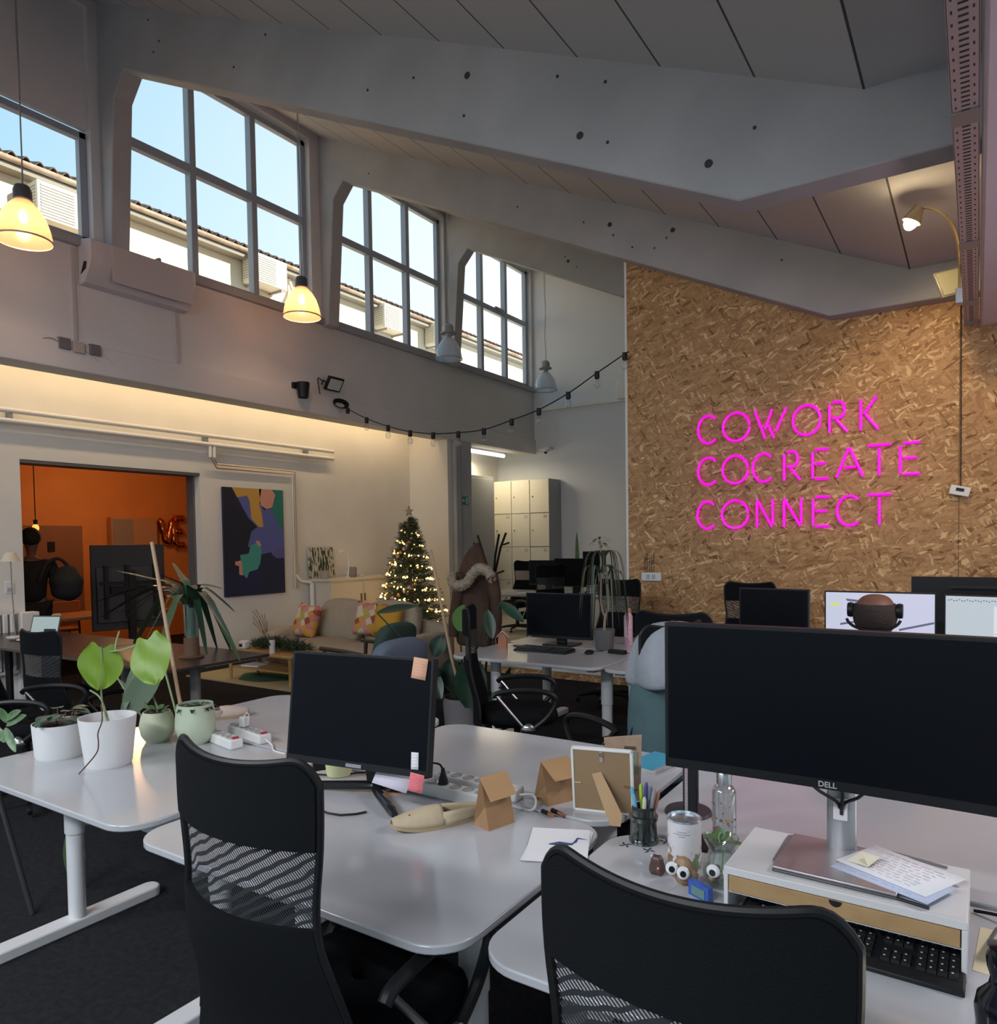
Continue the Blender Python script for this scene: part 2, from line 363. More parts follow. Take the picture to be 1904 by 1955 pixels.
# orange side room
o_ = MB(); o_.box(-12.4, -12.2, .5, 9.8, 0, 3.3); o_.box(-12.3, AX-.25, 9.6, 9.8, 0, 3.3); o_.box(-12.3, AX-.25, .5, .7, 0, 3.3)
struct(o_.done('wall_side_room', ORANGE))
struct(MB().box(-12.4, AX-.2, .5, 9.8, 3.25, 3.4).done('ceiling_side_room', ORANGE))
# far wall and closing walls
fwl = MB().box(-8.75, 4.2, FY, FY+.2, 0, 3.9).box(-7.82, 4.2, FY, FY+.2, 3.9, 7.6); struct(fwl.done('wall_back', mat('far_wall_white', (.74, .77, .82), .8, spec=.2)))
rw = MB(); rw.box(4.0, 4.2, -4.2, FY, 0, 1.0); rw.box(4.0, 4.2, -4.2, FY, 3.0, 4.2)
for a_, b_ in ((-4.2, -3.4), (-1.6, -1.2), (.6, 1.0), (2.8, 3.2), (5.0, FY)): rw.box(4.0, 4.2, a_, b_, 1.0, 3.0)
struct(rw.done('wall_right', WALL))
bw = MB(); bw.box(-9, 4.2, -4.4, -4.2, 0, .9); bw.box(-9, 4.2, -4.4, -4.2, 3.3, 7.6)
for a_, b_ in ((-9, -7.2), (-4.6, -4.2), (-1.6, -1.2), (1.4, 1.8), (4.0, 4.2)): bw.box(a_, b_, -4.4, -4.2, .9, 3.3)
struct(bw.done('wall_front', WALL))
for a_, b_ in ((-7.2, -4.6), (-4.2, -1.6), (-1.2, 1.4), (1.8, 4.0)):
    light('window_portal', 'AREA', ((a_+b_)/2, -4.42, 2.1), 1, (1, 1, 1), b_-a_, 2.4, to=((a_+b_)/2, 0, 2.1), portal=True)
for a_, b_ in ((-3.4, -1.6), (-1.2, .6), (1.0, 2.8), (3.2, 5.0)):
    light('window_portal', 'AREA', (4.25, (a_+b_)/2, 2.0), 1, (1, 1, 1), b_-a_, 2.0, to=(0, (a_+b_)/2, 2.0), portal=True)
# sloping shed roof
CZ = lambda x: 3.87+.465*(-.5-x)
c = MB(); c.poly([(WX-.3, -4.3, CZ(WX-.3)), (-.5, -4.3, CZ(-.5)), (4.2, -4.3, CZ(-.5)), (4.2, -4.3, CZ(-.5)+.25), (-.45, -4.3, CZ(-.5)+.25), (WX-.3, -4.3, CZ(WX-.3)+.25)], (0, FY+4.4, 0))
struct(c.done('ceiling', CEIL, smooth=0))
def beam(i, y, vz, off=0):
    t = .2; x0 = WX; b = MB()
    bz = lambda x: vz+.477*(-1.13-x)
    pts = [(x0, y, 4.60), (-7.47, y, 4.62), (-7.33, y, bz(-7.14)-.20), (-7.14, y, bz(-7.14)), (-1.13, y, vz), (.05, y, vz), (4.0, y, vz), (4.0, y, CZ(-.5)+.02), (-.5, y, CZ(-.5)+.02), (x0, y, CZ(x0)+.02)]
    b.poly(pts, (0, t, 0)); o = struct(b.done('beam_%d' % i, CONC, bevel=.012, smooth=30))
    h = MB()
    rr = random.Random(i*5)
    for k in range(15):
        hx = -6.7+rr.random()*6.0; z_ = bz(hx)+.12+rr.random()*.45
        if z_ > CZ(hx)-.1: continue
        r_ = .010 if k % 5 else .024
        h.tube([(hx, y-.004, z_), (hx, y+.01, z_)], r_, 10)
    h.done('anchor_holes', mat('anchor_hole', (.05, .05, .055), .9), o)
beam(1, 4.2, 3.48); beam(2, 7.20, 3.59); beam(3, 10.05, 3.62); beam(4, 1.2, 3.45)
# osb feature wall under the second beam
ow = MB()
bz = lambda x: 3.60+.477*(-1.13-x)
ow.poly([(-3.17, OY, 0), (-3.17, OY, bz(-3.17)), (-1.13, OY, 3.60), (-.135, OY, 3.60), (-.135, OY, 0)], (0, .1, 0))
struct(ow.done('wall_osb', OSB, smooth=0))
ow2 = struct(MB().box(-.131, 4.0, OY, OY+.1, 0, 3.6).done('wall_osb_right', OSB, smooth=0))
struct(MB().box(-3.19, -3.165, OY-.005, OY+.12, 0, bz(-3.17)).done('trim_4', WHITEP))
# gutter beam along the right side
struct(MB().box(.005, .75, -4.2, 7.33, 3.33, 3.95).done('beam_gutter', mat('painted_gutter_beam', (.60, .56, .60), .7, noise=.05, nscale=2), bevel=.02))

# ================================================================== OUTSIDE
BX = -12.6
nb = thing('neighbour_building', 'long low cream building with a corrugated tiled roof outside the high windows', 'building', (BX, 0, 0))
MB().box(-6, 0, -6, 34, 0, 7.42).done('wall', mat('cream_render', (.80, .70, .52), .9, spec=.1, noise=.05, nscale=.6), nb)
rows = []
rf = MB()
for lay, (xa, za, xb, zb) in enumerate(((.28, 7.60, -.25, 7.76), (-.15, 7.80, -3.2, 8.9))):
    rws = []
    N_ = 1500
    for k in range(N_+1):
        y = -6+40*k/N_; s_ = .045*math.sin(2*PI*y/.20)
        rws.append([(xa, y, za+s_), (xb, y, zb+s_), (xb, y, zb+s_-.02), (xa, y, za+s_-.02), (xa, y, za+s_)])
    rf.sheet(rws)
rf.done('tiled_roof', mat('terracotta_weathered', (.17, .105, .08), .9, c2=(.065, .055, .055), nscale=2.5), nb, smooth=60)
MB().box(0, .24, -6, 34, 7.38, 7.46).done('eave_soffit', mat('eave_board', (.30, .28, .24), .9), nb)
gt = MB(); gt.sheet([[(.28+.065*math.cos(R(t)), y, 7.53+.065*math.sin(R(t))) for t in range(180, 361, 20)] for y in (-6, 34)])
gt.done('gutter', mat('zinc_rusty', (.62, .55, .44), .6, c2=(.36, .20, .12), nscale=3), nb)
for n_, (y0, z0) in enumerate(((5.72, 6.72), (9.75, 6.92), (13.6, 6.9), (15.6, 6.9))):
    ac = thing('outdoor_air_conditioner', ['cream outdoor air conditioning unit on neighbouring wall seen through nearest left window', 'outdoor air conditioning unit in the lower right panes of the big second window', 'outdoor air conditioning unit seen low in the middle of the third window', 'outdoor air conditioning unit seen low right in the third window'][n_], 'air conditioner', (BX, y0, z0), 0, 'air conditioning units on the neighbouring wall')
    MB().box(.06, .42, 0, .85, 0, .58).done('casing', mat('aged_white_casing', (.72, .68, .58), .6), ac, bevel=.02)
    g = MB()
    for k in range(11): g.box(.42, .432, .05, .56, .05+k*.045, .075+k*.045)
    for k in range(9): g.box(.10, .36, -.01, 0, .08+k*.05, .10+k*.05)
    g.done('grille', mat('grille_grey', (.42, .40, .35), .6), ac)
    MB().box(0, .40, .1, .14, -.04, 0).box(0, .40, .7, .74, -.04, 0).done('bracket', GREYP, ac)
dp = MB(); dp.tube(smooth_path([(BX+.06, 10.95, 7.35), (BX+.10, 11.0, 7.1), (BX+.2, 10.9, 6.8), (BX+.08, 11.05, 6.6), (BX+.05, 11.05, 5.2)]), .035)
tag(dp.done('drain_hose', mat('white_hose', (.7, .68, .62), .5)), 'white drain hose hanging on the neighbouring wall beside the second unit', 'hose')

# ================================================================== PENDANT LAMPS
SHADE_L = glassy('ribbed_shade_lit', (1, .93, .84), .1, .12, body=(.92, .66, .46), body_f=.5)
SHADE = glassy('ribbed_shade', (.93, .96, 1), .16, .1, body=(.80, .85, .92), body_f=.42)
def pendant(p, dia, lit, label, style):
    T = thing('pendant_lamp', label, 'pendant lamp', p, 0, 'glass dome pendant lamps along the window wall')
    r = dia/2; h = dia*.78
    pr = [(r*1.02, 0), (r*.99, h*.12), (r*.93, h*.32), (r*.80, h*.58), (r*.60, h*.80), (r*.34, h*.98)]
    ins = [(q*.975, z+.004) for q, z in pr[::-1]]
    MB().lathe(pr+ins, n=40).done('lamp_shade', SHADE_L if lit else SHADE, T)
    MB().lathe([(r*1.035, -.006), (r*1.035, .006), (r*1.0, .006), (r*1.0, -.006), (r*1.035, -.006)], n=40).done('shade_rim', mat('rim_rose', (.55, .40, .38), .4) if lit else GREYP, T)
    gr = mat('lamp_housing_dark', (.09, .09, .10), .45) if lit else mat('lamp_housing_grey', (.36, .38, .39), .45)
    if style: MB().lathe([(0, h+.30*dia), (.13*dia, h+.29*dia), (.165*dia, h+.2*dia), (.17*dia, h+.02*dia), (.13*dia, h-.03*dia), (0, h-.03*dia)], n=28).done('housing', gr, T)
    else:
        MB().lathe([(0, h+.52*dia), (.13*dia, h+.51*dia), (.20*dia, h+.42*dia), (.205*dia, h+.23*dia), (.29*dia, h+.2*dia), (.29*dia, h+.16*dia), (.12*dia, h+.15*dia), (.11*dia, h-.02*dia), (0, h-.02*dia)], n=28).done('housing', gr, T)
    z0 = CZ(p[0])-p[2]; z1 = h+(.3 if style else .5)*dia
    cab = [(0, 0, z1-.01), (.012, 0, z1+.15), (-.01, .01, z1+.5), (.015, 0, z1+.9), (0, 0, z1+1.3), (0, 0, z0)]
    MB().tube(smooth_path(cab), .006, 6).done('cable', GREYP, T)
    MB().tube([(.02, 0, z1-.02), (.02, 0, z0)], .003, 6).done('suspension_wire', STEEL, T)
    b = MB().ball((0, 0, h*.62), dia*.09, 14, sz=1.5).done('bulb', mat('bulb_warm', (1, .8, .5), .3, emit=(1, .72, .38), es=9) if lit else mat('bulb_off', (.8, .82, .85), .2), T)
    if lit:
        l = light('pendant_light', 'POINT', (0, 0, h*.35), 13, (1, .62, .36), .06); l.parent = T
for (px, py, rr, lit, nm, st) in ((46, 466, .21, 1, 'lit dome pendant lamp with amber glow, cropped by left edge, nearest of the row', 1), (577, 611, .215, 1, 'lit dome pendant lamp with amber glow hanging before the second high window', 1), (857, 692, .21, 0, 'unlit dome pendant lamp hanging between the third and fourth high windows', 0), (1042, 751, .21, 0, 'unlit dome pendant lamp farthest away, in front of the white back wall', 0)):
    p = {46: D1 for D1 in [None]} and None
    y_ = {46: 3.03, 577: 6.03, 857: 9.2, 1042: 12.0}[px]; p = PY(px, py-6, y_)
    pendant(p, 2*rr, lit, nm, st)

# ================================================================== WALL FIXTURES
T = thing('wall_air_heater', 'long white boxy fan heater on the wall under the high windows', 'heater', (WX, 3.93, 4.24))
pf_ = [(0, 0, .0), (.10, 0, .02), (.20, 0, .14), (.24, 0, .24), (.24, 0, .42), (.03, 0, .46), (0, 0, .46)]
MB().poly(pf_, (0, 1.17, 0)).done('casing', mat('heater_white', (.62, .58, .60), .5), T, bevel=.012)
m_ = MB(); m_.box(.235, .245, .22, 1.12, .05, .40); m_.done('front_panel', mat('heater_panel', (.56, .52, .54), .5), T)
MB().poly([(.05, -.003, .10), (.15, -.003, .14), (.17, -.003, .2), (.12, -.003, .22)], (0, .005, 0)).done('vent_opening', BLACK, T)
for y in (.42, .80): MB().box(.05, .12, y, y+.03, .45, .50).done('hanger', GREYP, T)
for (y, z0, z1) in ((3.86, 3.66, 4.60), (4.98, 3.57, 4.24)):
    tag(MB().box(WX, WX+.02, y, y+.03, z0, z1).done('cable_duct', mat('duct_grey', (.50, .46, .47), .6)), 'thin vertical cable duct %s the long wall heater' % ('left of' if y < 4 else 'below the right end of'), 'cable duct')
for i, (px, py) in enumerate(((122, 655), (149, 663), (180, 668))):
    q = PX(px, py, WX+.03)
    jb = thing('junction_box', ['grey junction box left of three on the lintel ledge', 'pale middle junction box of three on the lintel ledge', 'grey junction box right of three on the lintel ledge'][i], 'junction box', (WX, q.y, q.z-.06), 0, 'junction boxes above the lintel')
    MB().box(0, .06, -.055, .055, 0, .11).done('box', mat('pale_box', (.45, .40, .38), .6) if i == 1 else mat('jbox_grey', (.16, .15, .16), .6), jb, bevel=.006)
    MB().tube(smooth_path([(.03, -.05, .06), (.04, -.12, .08), (.03, -.2, .06), (.02, -.22, .0)] if i == 0 else [(.03, .05, .04), (.03, .12, .01), (.03, .2, -.05)]), .006, 6).done('cable', GREYP, jb)
q = PX(578, 745, WX+.1)
sp = thing('wall_spotlight', 'small black bucket shaped spotlight on the wall above the lintel', 'spotlight', (WX, q.y, q.z))
MB().lathe([(0, .10), (.085, .10), (.085, .06), (.065, -.10), (.055, -.10), (.05, -.08), (0, -.08)], (.11, 0, 0), 20).done('housing', BLACK, sp)
MB().box(0, .05, -.10, -.06, .02, .10).done('bracket', BLACK, sp)
q = PX(640, 733, WX+.16)
fl = thing('floodlight', 'flat black floodlight tilted down on the wall above the coiled cable', 'floodlight', (WX, q.y, q.z))
Mf = Matrix.Translation((.14, 0, 0)) @ Matrix.Rotation(R(-58), 4, 'Y')
MB().box(-.10, .10, -.14, .14, -.02, .02, Mf).done('housing', BLACK, fl, bevel=.008)
MB().box(-.075, .075, -.11, .11, -.028, -.018, Mf).done('lens', mat('flood_lens', (.55, .57, .58), .2), fl)
MB().tube([(0, -.10, 0), (.1, -.16, .03), (.14, -.15, 0)], .01).done('bracket', BLACK, fl)
MB().tube(smooth_path([(.06, -.13, .02), (.04, -.2, .06), (.02, -.16, -.1), (.02, -.13, -.26), (.02, -.15, -.32)]), .007, 6).done('cable', BLACK, fl)
q = PX(650, 773, WX+.06)
cc = MB()
for k in range(7): cc.tube([Vector((WX+.05+.03*k/7, q.y, q.z))+Vector((0, (.10+.008*k)*math.cos(t), (.038+.004*k)*math.sin(t)+.003*k)) for t in [2*PI*j/24 for j in range(24)]], .007, 6, closed=True)
tag(cc.done('cable_coil', BLACK), 'coil of black cable resting on the lintel where the string lights start', 'cable coil')
# string lights
bulbs = [(664, 787), (700, 805), (741, 820), (783, 830), (827, 834), (875, 832), (924, 826), (977, 808), (1029, 788), (1085, 757), (1140, 718), (1193, 682)]
P_ = [PY(x, y-6, 7.30+.0*i) for i, (x, y) in enumerate(bulbs)]
S0 = PX(655, 778, WX+.05)
for i, p in enumerate(P_[:6]):
    f_ = (5-i)/5
    P_[i] = PY(bulbs[i][0], bulbs[i][1]-6, 7.30+.12*f_)
sl = thing('string_lights', 'black festoon cable with clear bulbs sagging from lintel to the chipboard wall', 'string lights', tuple(S0))
MB().tube(smooth_path([S0-S0]+[p-S0 for p in P_]+[PY(1200, 672, 7.33)-S0], 4), .007, 6).done('cable', BLACK, sl)
for i, p in enumerate(P_):
    so = MB().lathe([(0, .02), (.026, .015), (.028, -.05), (.022, -.065), (0, -.065)], n=12).done('bulb_socket', BLACK, sl, loc=p-S0)
    if i: MB().lathe([(.014, -.06), (.02, -.075), (.034, -.10), (.038, -.125), (.03, -.15), (.012, -.162), (0, -.164)], n=16).done('bulb', GLASS, so)
# security camera, exit sign, far trunking
q = PY(1043, 862, 12.82)
sc_ = thing('security_camera', 'small white dome security camera under the lintel end by the back wall', 'security camera', tuple(q))
MB().box(-.16, .1, -.06, .125, .04, .09).done('mount', WHITEP, sc_, bevel=.008)
MB().lathe([(0, .04), (.055, .04), (.055, .0), (0, -.02)], n=16).done('housing', WHITEP, sc_)
MB().ball((0, -.02, -.02), .032, 12).done('camera_lens', BLACK, sc_)
q = PX(890, 956, WX+.034)
ex = thing('exit_sign', 'small green emergency exit sign on the column', 'exit sign', (WX+.032, 10.44, q.z))
MB().box(0, .01, -.10, .10, -.075, .075).done('sign_panel', mat('exit_green', (.0, .22, .15), .4), ex)
g = MB(); g.box(.010, .013, .035, .045, -.05, .05); g.box(.010, .013, .07, .08, -.05, .05); g.box(.010, .013, .035, .08, .04, .05); g.box(.010, .013, -.07, .0, -.008, .008)
g.poly([(.010, -.085, 0), (.010, -.055, .028), (.010, -.055, -.028)], (.003, 0, 0)); g.done('pictogram', PAPER, ex)
tr = MB().box(-7.55, -3.0, FY-.07, FY, 4.22, 4.31).done('trim_5', WHITEP); struct(tr)
q = PY(1190, 744, FY-.1)
tag(MB().box(q.x-.12, q.x+.25, FY-.14, FY, q.z-.17, q.z+.17).done('wall_box', WHITEP, bevel=.01), 'white box on the back wall at the edge of the chipboard wall', 'box')
q0, q1 = PX(905, 862, -7.95), PX(962, 871, -7.95)
tb = thing('tube_light', 'lit white tube light under the ceiling above the lockers', 'tube light', (-7.95, 11.7, 3.31))
MB().tube([(0, -.62, 0), (0, .62, 0)], .035, 12).done('diffuser', mat('tube_glow', (1, 1, 1), .3, emit=(1, .93, .80), es=4.5), tb)
MB().box(-.03, .03, -.6, .6, .03, .07).box(-.02, .02, -.4, -.36, .07, .47).box(-.02, .02, .36, .4, .07, .47).done('fitting', WHITEP, tb)
# radiator pipes on the aisle wall
pp = thing('heating_pipes', 'pair of long white heating pipes running along the aisle wall', 'pipes', (AX, 0, 0))
for z in (3.035, 2.925): MB().tube([(.09, -4, z), (.09, 8.14, z)], .028, 12).done('pipe', WHITEP, pp)
for y in (-1, 1.3, 3.6, 5.9, 7.6): MB().box(.004, .10, y, y+.03, 2.92, 3.04).done('bracket', GREYP, pp)
cu = thing('copper_pipes', 'pair of thin metal pipes dropping from the heating pipes beside the painting', 'pipes', (AX, 0, 0))
for k, dz in ((0, 0), (1, .05)):
    MB().tube([(.09, 6.02-.06*k, 2.9), (.09, 6.02-.06*k, 2.74+dz*.3), (.05, 6.08, 2.68-dz), (.05, 7.40-dz*.9, 2.68-dz), (.05, 7.40-dz*.9, .95)], .011, 8).done('pipe', mat('brass_pipe', (.60, .52, .42), .3, metal=.8), cu)
    MB().tube([(.09, 6.02-.06*k, 2.92), (.09, 6.02-.06*k, 2.76)], .02, 10).done('valve', WHITEP, cu)
MB().tube(smooth_path([(.05, 7.38, 1.15), (.08, 7.45, 1.06), (.12, 7.58, 1.03), (.12, 7.62, 1.0)]), .02, 10).done('elbow', WHITEP, cu)
MB().tube([(.12, 7.62, 1.02), (.12, 7.62, .15)], .035, 12).done('riser', WHITEP, cu)

# ================================================================== NEON SIGN
ns = thing('neon_sign', 'magenta neon lettering reading COWORK COCREATE CONNECT on the chipboard wall', 'neon sign', (-1.6, OY, 2.2))
def strokes(ch):
    o = {'C': [arc((.5, 0, .5), .5, 48, 312, 18)], 'O': [arc((.5, 0, .5), .5, 4, 356, 26)],
         'W': [[(0, 0, 1), (.34, 0, 0)], [(.34, 0, .33), (.56, 0, 1)], [(.44, 0, .45), (.62, 0, 0)], [(.68, 0, .22), (1, 0, 1)]],
         'R': [[(.06, 0, .0), (.06, 0, .93)], [(.2, 0, 1)]+arc((.55, 0, .74), .26, 90, -90, 8, ry=.26)+[(.2, 0, .48)], [(.42, 0, .42), (.95, 0, 0)]],
         'K': [[(.1, 0, 0), (.1, 0, 1)], [(.9, 0, 1.06), (.28, 0, .52)], [(.36, 0, .50), (1, 0, -.02)]],
         'E': [[(.05, 0, .02), (.05, 0, .93)], [(.2, 0, 1), (1, 0, 1)], [(.2, 0, .52), (.85, 0, .52)], [(.2, 0, 0), (1, 0, 0)]],
         'A': [[(0, 0, 0), (.48, 0, 1)], [(.52, 0, .97), (1, 0, 0)], [(.3, 0, .33), (.74, 0, .33)]],
         'T': [[(0, 0, 1), (1, 0, 1)], [(.5, 0, .9), (.5, 0, 0)]],
         'N': [[(.05, 0, 0), (.05, 0, .9)], [(.05, 0, 1), (.93, 0, .02)], [(.97, 0, .12), (.97, 0, 1)]]}
    return o[ch]
rowsN = [('COWORK', [(455, 568), (575, 718), (728, 895), (912, 1060), (1083, 1195), (1230, 1340)], (1581.6, 769.3, 826.7)),
         ('COCREATE', [(455, 570), (573, 710), (720, 840), (865, 967), (1003, 1100), (1122, 1265), (1272, 1400), (1425, 1540)], (1494.5, 863.5, 917.8)),
         ('CONNECT', [(452, 562), (570, 712), (735, 832), (865, 970), (1005, 1105), (1125, 1262), (1272, 1402)], (1549, 949.5, 1005))]
for word, xs, (rx, yt, yb) in rowsN:
    zt = PY(rx, yt, OY-.03).z; zb = PY(rx, yb, OY-.03).z; ym = (yt+yb)/2
    for ch, (a_, b_) in zip(word, xs):
        xa = PY(1150+a_/2.5252+3, ym, OY-.03).x; xb = PY(1150+b_/2.5252-3, ym, OY-.03).x
        m = MB(); m2 = MB()
        for st in strokes(ch):
            pts = [Vector((xa+p[0]*(xb-xa), OY-.03, zb+p[2]*(zt-zb)))-Vector((-1.6, OY, 2.2)) for p in map(Vector, st)]
            m.tube(pts, .0125, 8)
        m.done('letter', NEON, ns)
q = PY(1833, 937, OY-.05)
th = thing('thermostat', 'small white tilted box with display hanging on a cable on the chipboard wall', 'thermostat', tuple(q), 0)
Mt = Matrix.Rotation(R(14), 4, 'Y')
MB().box(-.075, .075, -.02, .025, -.04, .04, Mt).done('casing', WHITEP, th, bevel=.006)
MB().box(-.03, .03, -.023, -.019, -.005, .022, Mt).done('display', BLACK, th)
MB().tube([(.005, .03, .04), (.0, .035, 1.63)], .004, 6).done('cable', BLACK, th)
q = PY(1245, 1101, OY)
so = thing('wall_socket', 'white wall socket strip low on the left of the chipboard wall', 'socket', tuple(q))
MB().box(-.11, .11, -.03, 0, -.045, .045).done('plate', WHITEP, so, bevel=.006)
for k in (-.03, .03): MB().box(k-.018, k+.018, -.034, -.03, -.025, .025).done('switch', mat('switch_grey', (.45, .48, .56), .4), so)
wl_ = MB()
for k in range(5): wl_.tube([(q.x-.075+.025*k, OY-.006, q.z+.05), (q.x-.075+.025*k, OY-.006, q.z+.05+.17+.03*math.sin(k*2))], .003, 6)
tag(wl_.done('loose_wires', mat('wire_brown', (.08, .05, .03), .6)), 'bundle of thin dark wires above the white socket', 'wires')

# ================================================================== CABLE TRAY AND CLAMP LAMP
T = thing('cable_tray', 'perforated metal cable tray running under the ceiling beside the gutter beam', 'cable tray', (-.05, 0, 3.335))
tm = mat('tray_metal', (.44, .38, .40), .45, metal=.3)
hole = mat('tray_hole', (.03, .03, .035), .9)
MB().box(-.05, .045, 1.45, 7.3, .0, .004).box(-.052, -.048, 1.45, 7.3, 0, .05).box(.043, .047, 1.45, 7.3, 0, .05).done('tray', tm, T)
h = MB()
for k in range(150):
    y = 1.9+k*.036
    h.box(-.016, .014, y, y+.012, -.001, .0)
    if k % 2 == 0:
        h.box(-.038, -.032, y, y+.018, -.001, .0); h.box(.026, .032, y, y+.018, -.001, .0)
hh = h.done('slots', hole, T); hh['kind'] = 'stuff'
for y in (3.6, 5.2, 6.5, 7.1): MB().box(-.055, .049, y, y+.12, -.006, -.001).done('tray_bracket', mat('galvanised', (.28, .29, .31), .4, metal=.5), T)
q = PY(1745, 415, 5.6); q2 = PY(1832, 560, 5.6)
cl_ = thing('clamp_lamp', 'lit gooseneck lamp clamped at the cable tray above the chipboard wall', 'clamp lamp', tuple(q2))
d = q-q2
path = [V(0, 0, 0), PY(1832, 500, 5.6)-q2, PY(1826, 450, 5.6)-q2, PY(1808, 415, 5.6)-q2, PY(1785, 400, 5.6)-q2, PY(1762, 396, 5.6)-q2]
MB().tube(smooth_path(path), .008, 8).done('gooseneck', mat('brass', (.62, .45, .2), .25, metal=1), cl_)
hd = PY(1752, 402, 5.6)-q2; ld = (PY(1738, 428, 5.6)-q2-hd).normalized()
Mh = Matrix.Translation(hd) @ ld.to_track_quat('-Z', 'Y').to_matrix().to_4x4()
b = MB(); b.lathe([(0, .03), (.03, .025), (.045, -.02), (.062, -.075), (.058, -.075), (.04, -.02), (.0, .0)], n=20); bmesh.ops.transform(b.bm, matrix=Mh, verts=b.bm.verts)
b.done('lamp_shade', mat('lamp_shade_metal', (.35, .30, .22), .3, metal=.6), cl_)
b = MB(); b.ball((0, 0, -.07), .045, 14, sz=1.3); bmesh.ops.transform(b.bm, matrix=Mh, verts=b.bm.verts)
b.done('bulb', mat('clamp_bulb', (1, .9, .7), .3, emit=(1, .80, .48), es=22), cl_)
MB().box(-.02, .02, -.03, .03, -.07, .03).done('clamp', STEEL, cl_, bevel=.004)
l = light('clamp_lamp_light', 'SPOT', tuple(q+V(0, .02, -.12)), 55, (1, .72, .42), .05, to=(.0, OY, 2.3)); l.data.spot_size = R(95); l.data.spot_blend = .7
light('clamp_lamp_bulb_light', 'POINT', tuple(q+V(-.02, -.05, -.1)), 5, (1, .75, .42), .04)
q = PY(1815, 540, 6.3)
dp = thing('floodlight', 'dark square floodlight beside the foot of the gooseneck lamp', 'floodlight', tuple(q))
Mf = Matrix.Rotation(R(-18), 4, 'Y') @ Matrix.Rotation(R(35), 4, 'Z')
MB().box(-.10, .10, -.012, .012, -.10, .10, Mf).done('housing', mat('olive_housing', (.10, .10, .07), .35), dp, bevel=.008)
MB().box(-.085, .085, -.016, -.011, -.085, .085, Mf).done('lens', mat('olive_lens', (.18, .18, .12), .15), dp)

# ================================================================== LOCKERS
LY = 12.45
lw = [(-7.43, -7.0), (-7.86, -7.44), (-8.28, -7.87)]
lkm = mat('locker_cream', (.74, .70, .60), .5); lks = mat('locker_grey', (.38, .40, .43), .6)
nums = [['36', '33', '30'], ['35', '32', '29'], ['34', '31', '28']]
for i, (a_, b_) in enumerate(lw):
    T = thing('locker', 'cream locker column %s' % ['with doors 36, 33 and 30, rightmost', 'with doors 35, 32 and 29, middle one', 'with doors 34, 31 and 28, leftmost'][i], 'locker', (a_, LY, .11), 0, 'columns of numbered lockers')
    w_ = b_-a_
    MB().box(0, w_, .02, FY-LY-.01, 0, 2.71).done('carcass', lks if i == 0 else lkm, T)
    for k in range(4):
        z1 = 2.70-k*.665; z0 = z1-.645
        dr = MB().box(.005, w_-.005, 0, .018, max(z0, .03), z1).done('locker_door', lkm, T)
        if k: text('number', nums[i][k-1], .085, frame_to((1, 0, 0), (0, 0, 1), (0, -1, 0), (w_-.09, -.002, z1-.06)), GREYP, dr)
        MB().tube([(.06, 0, z0+.32), (.06, -.02, z0+.32)], .014, 8).done('lock', GREYP, dr)
T = thing('tall_cabinet', 'tall grey cabinet end beside the column in the alcove', 'cabinet', (AX+.01, 10.6, .11))
MB().box(0, .55, 0, 1.33, 0, 2.75).done('carcass', mat('cabinet_grey', (.30, .31, .33), .6), T, bevel=.004)
MB().box(.55, .565, .02, 1.31, .05, 2.7).done('cabinet_door', mat('cabinet_grey_door', (.34, .35, .37), .6), T, bevel=.004)

# ================================================================== DESKS
DZT = .73
def desk(x0, x1, y0, y1, zt, label, legs=(.18, .18), foot=(.07, .73), m=WHITE, legm=WHITEM, r=.11, group='white office desks', name='office_desk'):
    T = thing(name, label, 'desk', ((x0+x1)/2, (y0+y1)/2, 0), 0, group)
    cx, cy = (x0+x1)/2, (y0+y1)/2; hw, hd = (x1-x0)/2, (y1-y0)/2
    b = MB(); b.poly(rrect(-hw, hw, -hd, hd, r, zt-.022, 8), (0, 0, .022)); b.done('tabletop', m, T, bevel=.004)
    MB().box(-hw+legs[0]+.03, hw-legs[1]-.03, -.05, .05, zt-.075, zt-.022).done('crossbar', legm, T)
    for s_, d in ((-1, legs[0]), (1, legs[1])):
        x = s_*(hw-d); my = -hd+(foot[0]+foot[1])/2
        L_ = MB(); L_.lathe([(.040, .045), (.040, .40), (.045, .405), (.045, zt-.03)], (x, my, 0), 20, 1, .8); L_.box(x-.03, x+.03, -hd+.1, hd-.1, zt-.05, zt-.0225)
        lg = L_.done('leg', legm, T)
        MB().poly(rrect(x-.045, x+.045, -hd+foot[0], -hd+foot[1], .04, 0, 6), (0, 0, .045)).done('foot', legm, lg, bevel=.006)
    return T
desk(-3.35, -2.15, 1.19, 2.0, .745, 'white desk on the left carrying the row of plant pots', (.17, .05), (.0, .72))
desk(-2.13, -.925, 1.19, 1.995, .73, 'white desk in the middle carrying the monitor, slipper and paper bag', (.36, .2), (.02, .72))
desk(-2.13, -.925, 2.015, 2.80, .73, 'empty bright white desk behind the middle desk with the multi-socket strip', (.2, .2), (.02, .72))
desk(-3.35, -2.15, 2.02, 2.80, .745, 'white desk behind the plant pots with slipper and socket strips', (.2, .2), (.02, .72))
desk(-.895, .72, 1.22, 2.005, .73, 'white desk at the right carrying the wide monitor and wooden drawer riser', (.14, .2), (.02, .72))
desk(-.885, .72, 2.03, 2.83, .73, 'white desk behind the wide monitor with the blue notebook', (.2, .2), (.02, .72))
desk(-3.42, -2.15, 4.46, 5.26, .73, 'white desk further back carrying keyboard and dark potted dracaena', (.2, .1), (.02, .72))
desk(-2.13, -.93, 4.45, 5.26, .73, 'white desk further back beside the one with the keyboard', (.1, .2), (.02, .72))
